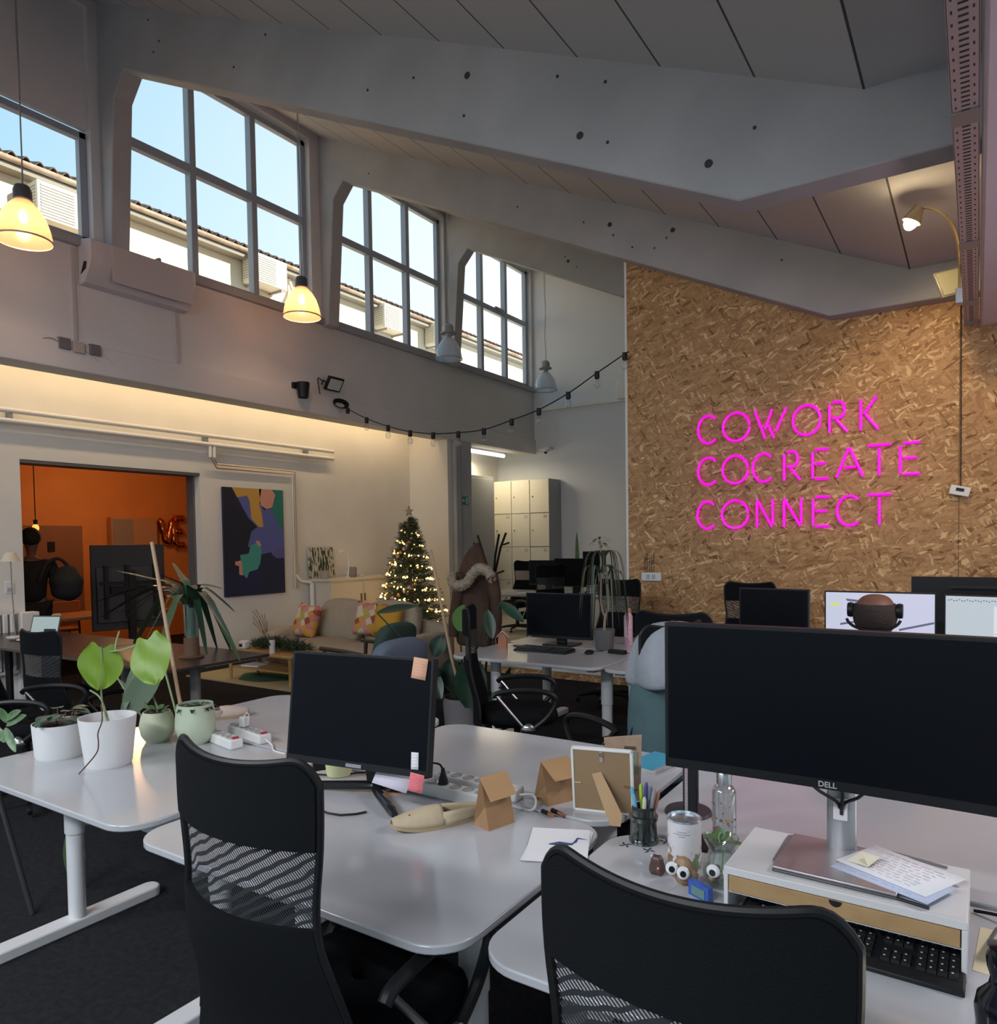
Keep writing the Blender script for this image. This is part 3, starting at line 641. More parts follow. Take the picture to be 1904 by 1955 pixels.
desk(-3.42, -2.15, 5.28, 6.05, .73, 'white desk in the row behind the keyboard desk', (.2, .1), (.02, .72))
desk(-2.13, -.93, 5.28, 6.05, .73, 'white desk with the pink bottle, behind the keyboard row', (.1, .2), (.02, .72))
desk(-.91, .70, 4.45, 5.26, .73, 'white desk in front of the seated person with headphones', (.1, .2), (.02, .72))
desk(-.91, .70, 5.28, 6.05, .73, 'white desk against the chipboard wall behind the lit monitors', (.1, .2), (.02, .72))
desk(-6.3, -4.9, 9.0, 9.8, .84, 'cluttered white desk on the raised floor with two dark monitors', (.1, .2), (.02, .72), group='white desks on the raised floor')
desk(-4.88, -3.4, 9.0, 9.8, .84, 'cluttered white desk on the raised floor near the chipboard wall edge', (.1, .2), (.02, .72), group='white desks on the raised floor')
TBL = mat('dark_table_top', (.055, .040, .036), .3, spec=.5)
GLEG = mat('grey_table_leg', (.22, .20, .20), .45)
desk(-8.38, -6.30, 2.93, 3.82, .735, 'long dark brown table with laptop and small lamp by the aisle wall', (.3, .3), (.1, .78), TBL, BLACK, .02, 'dark brown tables', 'dark_table')
desk(-6.28, -4.72, 2.93, 3.84, .735, 'long dark brown table under the spiky plant with glass vase', (.3, .3), (.1, .78), TBL, GLEG, .02, 'dark brown tables', 'dark_table')
T = thing('wheeled_tray', 'small white cross-shaped castor base between the left and middle desks', 'desk foot', (-1.93, 1.43, 0)) if False else None

# ================================================================== OFFICE CHAIRS
def office_chair(h=1.18, bm=BLACKF, arm=BLACK):
    T = thing('office_chair', '', 'office chair', (0, 0, 0), 0, 'black mesh office chairs')
    z0, z1 = .50, h; H_ = z1-z0
    def wd(v):      # half width of the back against height
        return (.225-.018*math.exp(-((v-.55)/.16)**2)+.040*max(0, .45-v)/.45)
    def P(u, v, off=0):
        s_ = abs(u); hw = wd(v)
        z = z0+H_*v
        if v > .8:
            f_ = (v-.8)/.2; z -= .035*f_*(1-(abs(u)-.0)**2)*.8 - .012*f_
            if s_ > .72: q = (s_-.72)/.28; z -= f_*.055*(q**2.6)
        k_ = min(1, max(0, (v-.02)/.5)); y = -.265-.065*(k_*k_*(3-2*k_))+.055*s_**2
        return Vector((u*hw, y-off, z))
    def panel(va, vb, th, nu=36, nv=16, ins=1.0):
        b = MB()
        f_ = [[P((-1+2*i/nu)*ins, va+(vb-va)*j/nv, th) for i in range(nu+1)] for j in range(nv+1)]
        g_ = [[P((-1+2*i/nu)*ins, va+(vb-va)*j/nv, 0) for i in range(nu+1)] for j in range(nv+1)]
        if th > 0:
            b.sheet(f_); b.sheet(g_)
            e_ = lambda A, B: b.sheet([A, B])
            e_(f_[0], g_[0]); e_(f_[-1], g_[-1]); e_([r[0] for r in f_], [r[0] for r in g_]); e_([r[-1] for r in f_], [r[-1] for r in g_])
        else: b.sheet(f_)
        return b
    panel(.745, .992, .018, ins=.995).done('backrest', bm, T, weld=True, smooth=50)
    panel(.50, .75, 0, ins=.985).done('lumbar_mesh', MESHF, T)
    panel(-.10, .51, .014, ins=.99).done('lower_back', bm, T, weld=True)
    rim = [P(-1, v/24, .006) for v in range(25)]+[P(-1+2*i/44, 1, .006) for i in range(1, 45)]+[P(1, 1-v/24, .006) for v in range(1, 25)]
    MB().tube(rim, .008, 8, closed=False).done('back_frame', arm, T)
    st = MB()
    rows_ = []
    for j, (zz, k) in enumerate(((.44, .86), (.455, .97), (.49, 1.0), (.515, .97), (.525, .85), (.527, .4), (.527, .02))):
        rows_.append([Vector((k*.245*math.copysign(abs(math.cos(t))**.55, math.cos(t)), .02+k*.25*math.copysign(abs(math.sin(t))**.6, math.sin(t)), zz-(.03*max(0, math.sin(t))**3 if j > 1 else 0))) for t in [2*PI*i/32 for i in range(33)]])
    st.sheet(rows_); st.face([v for v in []]) if False else None
    st.done('seat', bm, T, weld=True, smooth=60)
    MB().box(-.10, .10, -.14, .12, .40, .44).box(-.035, .035, -.27, -.10, .41, .44).box(-.035, .035, -.285, -.262, .41, .60).done('mechanism', BLACK, T, bevel=.006)
    MB().lathe([(.0, .42), (.022, .42), (.022, .22), (.03, .22), (.035, .08), (.0, .08)], n=16).done('gas_column', BLACK, T)
    for s_ in (-1, 1):
        x = s_*.25
        ap = smooth_path([(x, -.14, .635), (x, -.10, .66), (x, .05, .675), (x, .20, .66), (x, .255, .61), (x, .20, .51), (x, .10, .43)], 5)
        a_ = MB().tube(ap, [.017]*len(ap), 8).done('armrest', arm, T)
        MB().tube([(x, -.12, .645), (x, .06, .43)], .010, 8).done('arm_strut', STEEL, a_)
        hb = MB(); hb.ball((0, 0, 0), .045, 14, sx=.55)
        bmesh.ops.translate(hb.bm, vec=(x+s_*.012, .08, .43), verts=hb.bm.verts)
        hb.done('chrome_hub', CHROME, a_)
        MB().tube([(x, .08, .43), (s_*.08, .03, .42)], .012, 8).done('arm_bar', BLACK, a_)
    for k in range(5):
        t = R(90+72*k+10); c_, s_ = math.cos(t), math.sin(t)
        lg = MB().tube([(c_*.03, s_*.03, .105), (c_*.17, s_*.17, .095), (c_*.29, s_*.29, .072)], [.028, .022, .016], 8).done('base_leg', arm, T)
        MB().lathe([(0, -.012), (.026, -.012), (.028, 0), (.026, .012), (0, .012)], n=14).done('castor', BLACK, lg, loc=(c_*.29, s_*.29, .028)).rotation_euler = (R(90), 0, t)
    return T
C0 = office_chair()
C0.location = (-1.283, 1.25, 0); C0['label'] = 'black mesh office chair with its back to us at the middle desk'
chairs = [((-.345, 1.27, -.052), 0, 'big black mesh office chair nearest to us, at the bottom right before the keyboard'),
          ((-2.52, 4.02, 0), R(-60), 'black office chair seen from the side with chrome hub before the keyboard desk'),
          ((-1.47, 4.34, 0), 0, 'black office chair back showing between pink bottle and wide monitor'),
          ((-1.72, 6.45, .02), R(180), 'black office chair partly hidden by the small black monitor before the chipboard wall'),
          ((-2.98, 6.42, .03), R(180), 'dark office chair behind the dracaena plant and pink bottle'),
          ((-6.45, 10.35, .09), R(180), 'black mesh office chair in front of the lockers'),
          ((PY(45, 1300, 2.15).x, 2.15, .02), R(-50), 'black office chair at the left edge before the laptop table'),
          ((-5.05, 8.7, .11), R(60), 'black office chair tucked at the raised desks left of the dark monitors'),
          ((-3.35, 8.85, .11), R(40), 'black office chair on the raised floor at the edge of the chipboard wall'),
          ((-.44, 3.98, -.06), 0, 'office chair the person with headphones sits on'),
          ((-5.72, 2.86, -.17), R(8), 'low dark chair with its back to us before the laptop end of dark table')]
for p, rz, l_ in chairs:
    dup(C0, p, rz, l_)
# the chair carrying the jacket: built on the same frame, cooler arms
jc = dup(C0, (-1.54, 3.62, 0), R(68), 'office chair turned to the left wearing a teal padded jacket, left of the wide monitor')
# padded teal jacket and pale hoodie draped over it
def drape(name, prof, hw, depth, m, label, cat, loc, rz, folds=5, amp=.02):
    # closed shell over the back: profile z along height with front and back sides
    b = MB(); rows_ = []
    for j, (z, w_, t_) in enumerate(prof):
        row = []
        for k in range(49):
            a_ = 2*PI*k/48; ca, sa = math.cos(a_), math.sin(a_)
            f_ = amp*math.sin(folds*a_+z*7)*(.4+.6*min(1, j/3))
            row.append(((w_+f_)*math.copysign(abs(ca)**.7, ca), (t_+f_)*math.copysign(abs(sa)**.7, sa), z))
        rows_.append(row)
    b.sheet(rows_); o = b.done(name, m, None, weld=True, smooth=80, loc=loc, subsurf=1); o.rotation_euler = (0, 0, rz)
    return tag(o, label, cat)
bx, by = -1.54+.27*math.sin(R(68)), 3.62-.27*math.cos(R(68))
TEAL = mat('teal_padded_fabric', (.065, .125, .14), .75, noise=.15, nscale=5, bump=.5, bscale=12)
HOOD = mat('pale_grey_fleece', (.30, .33, .375), .95, noise=.08, nscale=6, bump=.4, bscale=40)
drape('padded_jacket', [(1.0, .02, .02), (1.00, .13, .07), (.96, .20, .10), (.86, .225, .125), (.72, .24, .14), (.58, .25, .14), (.42, .25, .13), (.40, .22, .11), (.40, .02, .02)], 0, 0, TEAL, 'teal padded jacket hung over the chair left of the wide monitor', 'jacket', (bx, by, 0), R(68), 3, .008)
drape('fleece_hoodie', [(1.19, .01, .01), (1.185, .10, .07), (1.15, .16, .11), (1.08, .20, .14), (1.0, .225, .155), (.90, .235, .165), (.88, .22, .15), (.885, .19, .13)], 0, 0, HOOD, 'pale grey fleece hoodie lying on top of the teal jacket', 'hoodie', (bx+.02, by-.02, 0), R(68), 6, .018)

# ================================================================== MONITORS
def monitor(name, label, cat, loc, rz, w_, h_, z0, screen=SCREEN, foot='plate', emit=None, back=False, th=.03, curve=0, zt=.73, stand_m=BLACK, dy=.0, group=None, tiltx=0):
    T = thing(name, label, cat, (loc[0], loc[1], zt), rz, group)
    z = z0-zt
    Mx = Matrix.Translation((0, 0, z+h_/2)) @ Matrix.Rotation(tiltx, 4, 'X') @ Matrix.Translation((0, 0, -z-h_/2))
    n_ = 12
    def Yc(x): return curve*(1-(2*x/w_)**2)
    b = MB()
    f_ = [[Mx @ Vector((x, Yc(x), zz)) for x in [-w_/2+w_*i/n_ for i in range(n_+1)]] for zz in (z, z+h_)]
    g_ = [[Mx @ Vector((x, Yc(x)+th, zz)) for x in [-w_/2+w_*i/n_ for i in range(n_+1)]] for zz in (z, z+h_)]
    b.sheet(f_); b.sheet(g_); b.sheet([f_[0], g_[0]]); b.sheet([f_[1], g_[1]]); b.sheet([[f_[0][0], f_[1][0]], [g_[0][0], g_[1][0]]]); b.sheet([[f_[0][-1], f_[1][-1]], [g_[0][-1], g_[1][-1]]])
    b.done('monitor_casing', BLACK, T, weld=True)
    e_ = .008; bt = .022
    b = MB(); b.sheet([[Mx @ Vector((x, Yc(x)-.001, zz)) for x in [-w_/2+e_+(w_-2*e_)*i/n_ for i in range(n_+1)]] for zz in (z+bt, z+h_-e_)])
    scr = b.done('screen', screen, T)
    rb = MB(); rb.box(-w_*.22, w_*.22, th+max(curve, 0)-.005, th+curve+.028, z+h_*.2, z+h_*.8, Mx); rb.done('rear_housing', BLACK, T, bevel=.01)
    yb = th+curve+.035
    if foot == 'plate':
        MB().box(-.045, .045, yb-.015, yb+.015, .012, z+h_*.5).done('stand_column', stand_m, T, bevel=.005)
        MB().poly(rrect(-.14, .14, -.04, .18, .02, 0), (0, 0, .012)).done('stand_base', stand_m, T)
    return T, scr, z
# 1: monitor on the middle desk, feet like a wide V
rz1 = math.atan2(.084, .54)
T, scr, z = monitor('desk_monitor', 'black monitor with sticky notes standing on the middle desk', 'monitor', (-1.68, 1.705), rz1, .548, .365, .875, foot='v', tiltx=R(-8))
Mi = T.matrix_basis.inverted(); Mi = (Matrix.Translation(T.location) @ Matrix.Rotation(rz1, 4, 'Z')).inverted()
def LC(p): return Mi @ Vector(p)
hub = LC((-1.745, 1.86, .745))
b = MB(); b.box(hub.x-.035, hub.x+.035, hub.y-.012, hub.y+.012, .10, .38); b.poly([(hub.x-.055, hub.y-.02, .30), (hub.x+.055, hub.y-.02, .30), (hub.x+.03, hub.y-.02, .10), (hub.x-.03, hub.y-.02, .10)], (0, .03, 0))
b.poly([(hub.x-.04, hub.y-.015, .10), (hub.x+.03, hub.y-.015, .10), (hub.x+.045, hub.y-.015, .02), (hub.x-.03, hub.y-.015, .02)], (0, .045, 0)); b.done('stand_neck', BLACK, T, bevel=.004)
gl = mat('black_gloss', (.015, .015, .017), .12)
for pe in ((-1.535, 1.715, .735), (-2.02, 1.76, .735)):
    q = LC(pe); s_ = smooth_path([(hub.x, hub.y, .03), ((hub.x*.8+q.x*.2), hub.y*.7+q.y*.3, .028), (q.x, q.y, .012)], 5)
    MB().tube(s_, [.018]+[.016]*(len(s_)-2)+[.011], 8).done('stand_foot', gl, T)
MB().tube([(hub.x, hub.y, .03), (hub.x+.06, hub.y+.09, .015)], .016, 8).done('stand_foot', gl, T)
MB().box(-.03, .03, -.003, 0, z+.004, z+.015, Matrix.Translation((0, 0, z+.1825)) @ Matrix.Rotation(R(-8), 4, 'X') @ Matrix.Translation((0, 0, -z-.1825))).done('brand_plate', STEEL, T)
def note(name, label, cat, px, py, w_, h_, c_, tilt=0, scr_m=True, parentM=None, marks=3, seed=1, group=None):
    pass
def sheet_obj(name, label, cat, M, w_, h_, m, marks=0, seed=0, ink=None, curl=0, group=None, th=.0008):
    b = MB(); 
    b.sheet([[M @ Vector((x, curl*(2*yy/h_)**2 if yy < 0 else 0, yy)) for x in (-w_/2, 0, w_/2)] for yy in (-h_/2, -h_/4, 0, h_/4, h_/2)])
    o = b.done(name, m); s_ = o.modifiers.new('thickness', 'SOLIDIFY'); s_.thickness = th
    tag(o, label, cat, group)
    if marks:
        rr = random.Random(seed); k = MB()
        for i in range(marks):
            zz = h_*.36-h_*.74*i/max(1, marks-1) if marks > 1 else 0; x = -w_*.36
            while x < w_*.3:
                l_ = w_*(.03+.08*rr.random()); dz = h_*.02*(rr.random()-.5)
                k.poly([M @ Vector((x, -.0012, zz+dz)), M @ Vector((x+l_, -.0012, zz-dz)), M @ Vector((x+l_, -.0012, zz-dz+max(.0006, h_*.012))), M @ Vector((x, -.0012, zz+dz+max(.0006, h_*.012)))], (M.to_3x3() @ Vector((0, .0003, 0))))
                x += l_+w_*.02*(1+rr.random())
        k.done('handwriting', ink or mat('ink', (.03, .03, .04), .8), o)
    return o
Ms = Matrix.Translation(T.location) @ Matrix.Rotation(rz1, 4, 'Z') @ Matrix.Translation((0, 0, z+.1825)) @ Matrix.Rotation(R(-8), 4, 'X') @ Matrix.Translation((0, 0, -z-.1825))
sheet_obj('sticky_note', 'salmon sticky note at the top right corner of the middle monitor', 'sticky note', Ms @ Matrix.Translation((.228, -.004, .478)) @ Matrix.Rotation(R(6), 4, 'Y'), .052, .066, mat('salmon_note', (.72, .40, .27), .85), 6, 3, mat('faint_ink', (.45, .22, .15), .8))
sheet_obj('sticky_tab', 'small white tab with black dots stuck low on the middle monitor', 'sticky note', Ms @ Matrix.Translation((.228, -.004, .195)) @ Matrix.Rotation(R(-2), 4, 'Y'), .026, .052, PAPER, 5, 5)
sheet_obj('sticky_note', 'pink sticky note with dark scribble hanging under the middle monitor', 'sticky note', Ms @ Matrix.Translation((.238, -.006, .130)) @ Matrix.Rotation(R(6), 4, 'Y'), .050, .056, mat('pink_note', (.80, .20, .23), .85), 7, 8)
sheet_obj('name_card', 'pale lilac card leaning below the middle monitor', 'card', Ms @ Matrix.Translation((.13, .03, .125)) @ Matrix.Rotation(R(8), 4, 'Y') @ Matrix.Rotation(R(-25), 4, 'X'), .13, .062, mat('lilac_card', (.62, .60, .70), .8), 2, 11, mat('faint_lilac', (.5, .48, .58), .8))
# 2: wide monitor on arm-like silver column
T2, scr, z = monitor('wide_monitor', 'very wide curved black monitor on a silver column at the right', 'monitor', (-.222, 1.70), R(0), .83, .352, 1.045, foot='none', curve=.015, th=.03, zt=.85)
sm = mat('silver_stand', (.34, .36, .38), .38, metal=.7)
b = MB(); b.lathe([(.033, .006), (.033, .40), (0, .40)], (-.043, .17, 0), 24, 1, .62); b.done('stand_column', sm, T2)
MB().box(-.058, -.028, .145, .152, .085, .135).done('cable_hole', mat('hole_light', (.75, .72, .74), .6), T2)
MB().poly(rrect(-.17, .085, .02, .20, .01, 0), (0, 0, .006)).done('stand_base', sm, T2)
for a_, c_ in (((-.095, .05, .21), (-.043, .14, .115)), ((.02, .05, .21), (-.038, .14, .115)), ((-.03, .07, .21), (-.04, .142, .10))):
    MB().tube(bez(a_, Vector(a_)+V(0, .04, -.06), Vector(c_)+V(0, 0, .03), c_, 8), .004, 6).done('cable', BLACK, T2)
text('brand_text', 'DELL', .017, frame_to((1, 0, 0), (0, 0, 1), (0, -1, 0), (-.05, .013, .2055)), mat('logo_grey', (.35, .36, .38), .4), T2, bold=.0004)
# 3..: monitors further back
T3, scr, z = monitor('office_monitor', 'black monitor on the desk behind keyboard, left of the dracaena', 'monitor', (-2.905, 5.30), R(2), .60, .375, .79)
MB().box(-.29, -.25, -.003, 0, z+.004, z+.010).done('brand_plate', STEEL, T3)
em = mat('screen_white', (.05, .05, .05), .4, emit=(.60, .62, .80), es=.9)
def lit_mat(): return em
T5, scr5, z5 = monitor('lit_monitor', 'lit monitor with white page right behind the head with headphones', 'monitor', (-.495, 4.90), 0, .60, .35, .915, screen=em)
s5 = MB()
s5.poly([(-.285, -.0025, .20), (-.20, -.0025, .20), (-.20, -.0025, .515), (-.285, -.0025, .515)], (0, .0005, 0)); s5.done('page_margin', mat('scr_pale', (.05, .05, .05), .4, emit=(.52, .56, .70), es=1), T5)
MB().box(-.265, -.215, -.0035, -.003, .445, .462).done('highlight_mark', mat('scr_yellow', (.05, .05, .05), .4, emit=(.62, .68, .12), es=1), T5)
bl = mat('scr_line', (.1, .1, .15), .4, emit=(.06, .065, .11), es=1)
MB().poly([(-.18, -.0035, .49), (-.05, -.0035, .478), (-.05, -.0035, .465), (-.17, -.0035, .475)], (0, .0005, 0)).done('drawing_line', bl, T5)
MB().poly([(-.21, -.0035, .325), (-.12, -.0035, .345), (-.12, -.0035, .357), (-.21, -.0035, .338)], (0, .0005, 0)).done('drawing_line', bl, T5)
MB().poly([(.11, -.0035, .305), (.29, -.0035, .355), (.29, -.0035, .367), (.11, -.0035, .318)], (0, .0005, 0)).done('drawing_line', bl, T5)
T6, scr6, z6 = monitor('lit_monitor', 'lit monitor with grey drawing page cut by the right edge', 'monitor', (.14, 4.86), R(-8), .60, .35, .910, screen=mat('screen_grey', (.05, .05, .05), .4, emit=(.47, .53, .58), es=1))
MB().box(-.06, .26, -.003, -.002, .24, .47).done('drawing_page', mat('scr_white2', (.05, .05, .05), .4, emit=(.66, .68, .72), es=1), T6)
k = MB(); rr = random.Random(4)
for i in range(46):
    x, zz = -.04+.26*rr.random(), .26+.19*rr.random(); t = rr.random()*PI; l_ = .008+.018*rr.random(); d = V(math.cos(t)*l_, 0, math.sin(t)*l_)
    k.tube([V(x, -.004, zz)-d, V(x, -.004, zz)+d], .0012, 4)
k.done('pen_strokes', bl, T6)
for i in range(1):
    k = MB()
    for j in range(22): k.box(-.28+j*.013, -.272+j*.013, -.003, -.002, .495+.004*math.sin(j*2), .50+.004*math.sin(j*2))
    k.done('toolbar_icons', bl, T6)
monitor('office_monitor', 'small black monitor standing before the chipboard wall, left of the lit ones', 'monitor', (-1.07, 4.75), R(-6), .43, .33, .95)
monitor('large_display', 'large dark display with its back turned, behind the lit monitors at the right', 'display', (.15, 5.75), R(180), 1.05, .55, .77, th=.05)
for o in bpy.data.objects:
    if o.name == 'large_display':
        MB().box(-.30, .30, .095, .115, .60-.08, .62-.08).done('vent_slot', mat('slot_black', (.005, .005, .006), .6), o)
def PYm(px, py, y): return PY(px, py, y)
q = PYm(1048, 1090, 9.2); q1 = PYm(1100, 1090, 9.2)
monitor('office_monitor', 'dark monitor on the raised desks, left one of the pair', 'monitor', (q.x-.05, 9.25), R(14), .56, .36, .96, zt=.84)
monitor('office_monitor', 'dark monitor on the raised desks, right one of the pair behind the dracaena', 'monitor', (q1.x, 9.12), R(-2), .62, .40, .95, zt=.84)
q = PYm(1183, 1065, 10.5)
monitor('office_monitor', 'small dark monitor far back beside the edge of the chipboard wall', 'monitor', (q.x, 9.6), R(10), .34, .30, 1.14, zt=.84)

# ================================================================== SMALL THINGS ON THE NEAR DESKS
def Rz(p, a=0): return Matrix.Translation(p) @ Matrix.Rotation(a, 4, 'Z')
def power_strip(name, label, a, b, zt, n, row=True, group=None, red=False):
    a, b = Vector((*a, zt)), Vector((*b, zt)); d = b-a; L_ = d.length; ang = math.atan2(d.y, d.x)
    T = thing(name, label, 'power strip', tuple(a), ang, group)
    MB().box(0, L_, -.030, .030, .0, .042).done('casing', WHITEP, T, bevel=.006)
    pit = L_/(n+.6)
    for k in range(n):
        x = pit*(k+.6)
        MB().lathe([(.021, .0425), (.021, .0445), (.019, .0445), (.018, .0425), (0, .0425)], (x, 0, 0), 18).done('outlet', mat('outlet_grey', (.42, .42, .42), .6), T)
    if red: MB().box(L_-.022, L_-.008, -.012, .014, .042, .049).done('switch', mat('switch_red', (.45, .02, .05), .4), T)
    return T
G_ = 'white multi-socket strips'
power_strip('power_strip', 'white multi-socket strip on middle desk, front one, with black plug', (-1.665, 1.955), (-1.315, 1.955), .73, 6, group=G_)
power_strip('power_strip', 'white multi-socket strip behind the one with the black plug', (-1.63, 2.055), (-1.28, 2.055), .73, 6, group=G_)
power_strip('power_strip', 'white socket strip with red switch beside sage pot, front one', (-2.90, 1.985), (-2.60, 1.93), .745, 6, group=G_, red=True)
power_strip('power_strip', 'white socket strip with red switch and small white plug, rear one', (-2.86, 2.10), (-2.56, 2.045), .745, 6, group=G_, red=True)
pl = thing('power_plug', 'black plug with cable in the front white multi-socket strip', 'plug', (-1.665+.35/6.6*2.6, 1.955, .774))
MB().lathe([(.017, .0), (.016, .015), (.008, .04), (.006, .055), (0, .055)], n=14).done('plug_body', BLACK, pl)
MB().tube(smooth_path([(0, 0, .045), (-.015, .0, .065), (-.06, -.0, .062), (-.11, .0, .045), (-.16, .01, .055), (-.22, 0, .04), (-.30, -.04, -.03)]), .0035, 6).done('cable', BLACK, pl)
pl = thing('charger_plug', 'small white charger plug standing on the rear socket strip with red switch', 'plug', (-2.745, 2.079, .790))
MB().box(-.017, .017, -.017, .017, 0, .045).done('plug_body', WHITEP, pl, bevel=.005)
MB().tube(smooth_path([(0, 0, .045), (.02, 0, .065), (.035, 0, .05), (.03, 0, .02)]), .0022, 6).done('cable', WHITEP, pl)
c_ = MB().tube(smooth_path([(-1.28, 2.055, .75), (-1.22, 2.04, .765), (-1.19, 2.005, .75), (-1.20, 1.985, .735), (-1.27, 1.99, .734)]), .004, 8)
tag(c_.done('strip_cable', WHITEP), 'white cable looping from the rear multi-socket strip on the middle desk', 'cable')
c_ = MB().tube(smooth_path([(-2.56, 2.045, .765), (-2.50, 2.03, .752), (-2.44, 1.99, .748), (-2.36, 1.98, .748)]), .004, 8)
tag(c_.done('strip_cable', WHITEP), 'white cable leaving the socket strips by the sage pot', 'cable')
c_ = MB().tube([PZ(x, y, .735) for x, y in ((600, 1540), (625, 1552), (650, 1556), (680, 1554), (700, 1550))], .0035, 6)
tag(c_.done('charging_cable', BLACK), 'short black charging cable lying beside the near chair on middle desk', 'cable')
c_ = MB().tube(smooth_path([PZ(x, y, .735) for x, y in ((600, 1478), (640, 1480), (670, 1477), (700, 1474))]), .0035, 6)
tag(c_.done('monitor_cable', BLACK), 'black cable lying behind the middle monitor stand', 'cable')

def slipper(name, label, toe, heel, z, m, sole_m, text_=True):
    toe, heel = Vector((*toe, z)), Vector((*heel, z)); d = heel-toe; L_ = d.length; ang = math.atan2(d.y, d.x)
    T = thing(name, label, 'slipper', tuple(toe), ang, 'slippers')
    def hw(t): return .046*(math.sin(PI*min(1, max(0, t))**.75)**.5)*(1.0 if t < .45 else 1-.25*(t-.45)/.55)+.0005
    lift = lambda t: .016*max(0, 1-t/.35)**2
    def outline(zz, k=1.0): return [[Vector((t*L_, s_*hw(t)*k, zz+lift(t))) for s_ in (-1, -.5, 0, .5, 1)] for t in [i/24 for i in range(25)]]
    b = MB(); A, B = outline(0), outline(.010); b.sheet(A); b.sheet(B); b.sheet([[r[0] for r in A], [r[0] for r in B]]); b.sheet([[r[-1] for r in A], [r[-1] for r in B]])
    b.done('sole', sole_m, T, weld=True, smooth=50)
    b = MB(); rows_ = []
    for i in range(15):
        t = .015+.50*i/14; h_ = .012+.040*math.sin(min(1, t/.42)*PI/2); w_ = hw(t)
        rows_.append([Vector((t*L_, w_*math.cos(a_), .009+lift(t)+h_*max(0, math.sin(a_))**.8)) for a_ in [PI*k/14 for k in range(15)]])
    b.sheet(rows_); o = b.done('upper', m, T, smooth=70); q = o.modifiers.new('thickness', 'SOLIDIFY'); q.thickness = .003
    b = MB(); rows_ = []
    for i in range(19):
        s_ = -1+2*i/18; a_ = s_*PI*.5; t = .50+.5*math.cos(a_*.999)**.55 if abs(s_) < 1 else .50
        y_ = math.copysign(hw(min(t, .985)), s_) if abs(s_) > .25 else hw(.97)*s_*3.2
        rows_.append([Vector((t*L_, y_*(1-.10*k/3), .009+.040*k/3*(.75+.25*abs(s_)))) for k in range(4)])
    b.sheet(rows_); o = b.done('heel_wall', m, T, smooth=70); q = o.modifiers.new('thickness', 'SOLIDIFY'); q.thickness = .003
    b = MB(); b.sheet([[Vector((t*L_, s_*hw(t)*.85, .0115+lift(t))) for s_ in (-1, 0, 1)] for t in [.4+.57*i/10 for i in range(11)]]); b.done('insole', mat('insole_tan', (.50, .36, .18), .8), T)
    if text_:
        k = MB()
        for i in range(5): k.box(.055+i*.009, .060+i*.009, -.018+.004*(i % 2), .012, .0505-.0012*(4-i), .0525-.001*(4-i))
        k.done('print', mat('slipper_print', (.10, .08, .06), .9), T)
    return T
CANV = mat('beige_canvas', (.50, .41, .28), .9, noise=.06, nscale=40)
slipper('slipper', 'beige canvas slipper lying on the middle desk, tucked behind the paper bag', (-1.478, 1.628), (-1.30, 1.885), .73, CANV, mat('sole_brown', (.42, .30, .18), .9))
slipper('slipper', 'beige canvas slipper near the back edge of the left desk, by the pots', (-3.07, 2.36), (-3.20, 2.12), .745, mat('beige_canvas_pink', (.55, .45, .38), .9), mat('sole_brown', (.42, .30, .18), .9), False)

def paper_bag(name, label, p, rz, w_, d_, h_, fold, m=KRAFT):
    T = thing(name, label, 'paper bag', (p[0], p[1], .73), rz, 'small brown paper bags')
    b = MB(); hw, hd = w_/2, d_/2
    v = [Vector(q) for q in ((-hw, -hd, 0), (hw, -hd, 0), (hw, hd, 0), (-hw, hd, 0), (-hw*.98, -.003, h_), (hw*.98, -.003, h_), (hw*.98, .003, h_), (-hw*.98, .003, h_), (-hw*.55, 0, h_*.45), (hw*.55, 0, h_*.45))]
    vs = [b.bm.verts.new(q) for q in v]
    for f in ((0, 1, 5, 4), (2, 3, 7, 6), (1, 9, 5), (1, 2, 9), (2, 6, 9), (5, 9, 6), (3, 0, 8), (0, 4, 8), (3, 8, 7), (4, 7, 8), (0, 3, 2, 1), (4, 5, 6, 7)): b.face([vs[i] for i in f])
    b.done('bag_body', m, T, smooth=0)
    b = MB(); b.poly([(-hw*1.0, -.004, h_), (-hw*1.0, .004, h_+.004), (-hw*1.0, fold[0], fold[1]), (-hw*1.0, fold[0]-.003, fold[1]-.003)], (w_, 0, 0))
    o = b.done('folded_flap', mat('kraft_flap', (.44, .27, .13), .8), T, smooth=0)
    return T
paper_bag('paper_bag', 'brown paper bag standing on the heel end of the slipper', (-1.245, 1.845), R(74), .105, .075, .150, (-.045, .095))
T = paper_bag('paper_bag', 'brown paper bag with flap held by an orange sticker, left of the picture frame', (-1.185, 2.125), R(66), .115, .085, .135, (-.075, .095))
MB().box(.02, .035, -.082, -.078, .085, .10).done('sticker', mat('orange_sticker', (.75, .38, .05), .6), T)
# picture frame seen from behind
T = thing('picture_frame', 'picture frame turned around, brown back with strut and white edge', 'picture frame', (-.995, 2.10, .73), R(14))
Mf = Matrix.Rotation(R(7), 4, 'X')
b = MB(); W2, H2 = .098, .215
for x0, x1, z0, z1 in ((-W2, W2, 0, .008), (-W2, W2, H2-.008, H2), (-W2, -W2+.008, 0, H2), (W2-.008, W2, 0, H2)): b.box(x0, x1, -.006, .012, z0, z1, Mf)
b.done('frame', WHITEP, T, bevel=.002)
MB().box(-W2+.008, W2-.008, -.003, .002, .008, H2-.008, Mf).done('back_board', mat('fibreboard', (.30, .20, .11), .85), T)
MB().poly([(-.045, -.006, .150), (-.018, -.006, .160), (.075, -.085, .03), (.072, -.100, .0), (.04, -.10, .0)], (0, .002, 0)).done('strut', mat('fibreboard_light', (.44, .29, .16), .85), T, smooth=0)
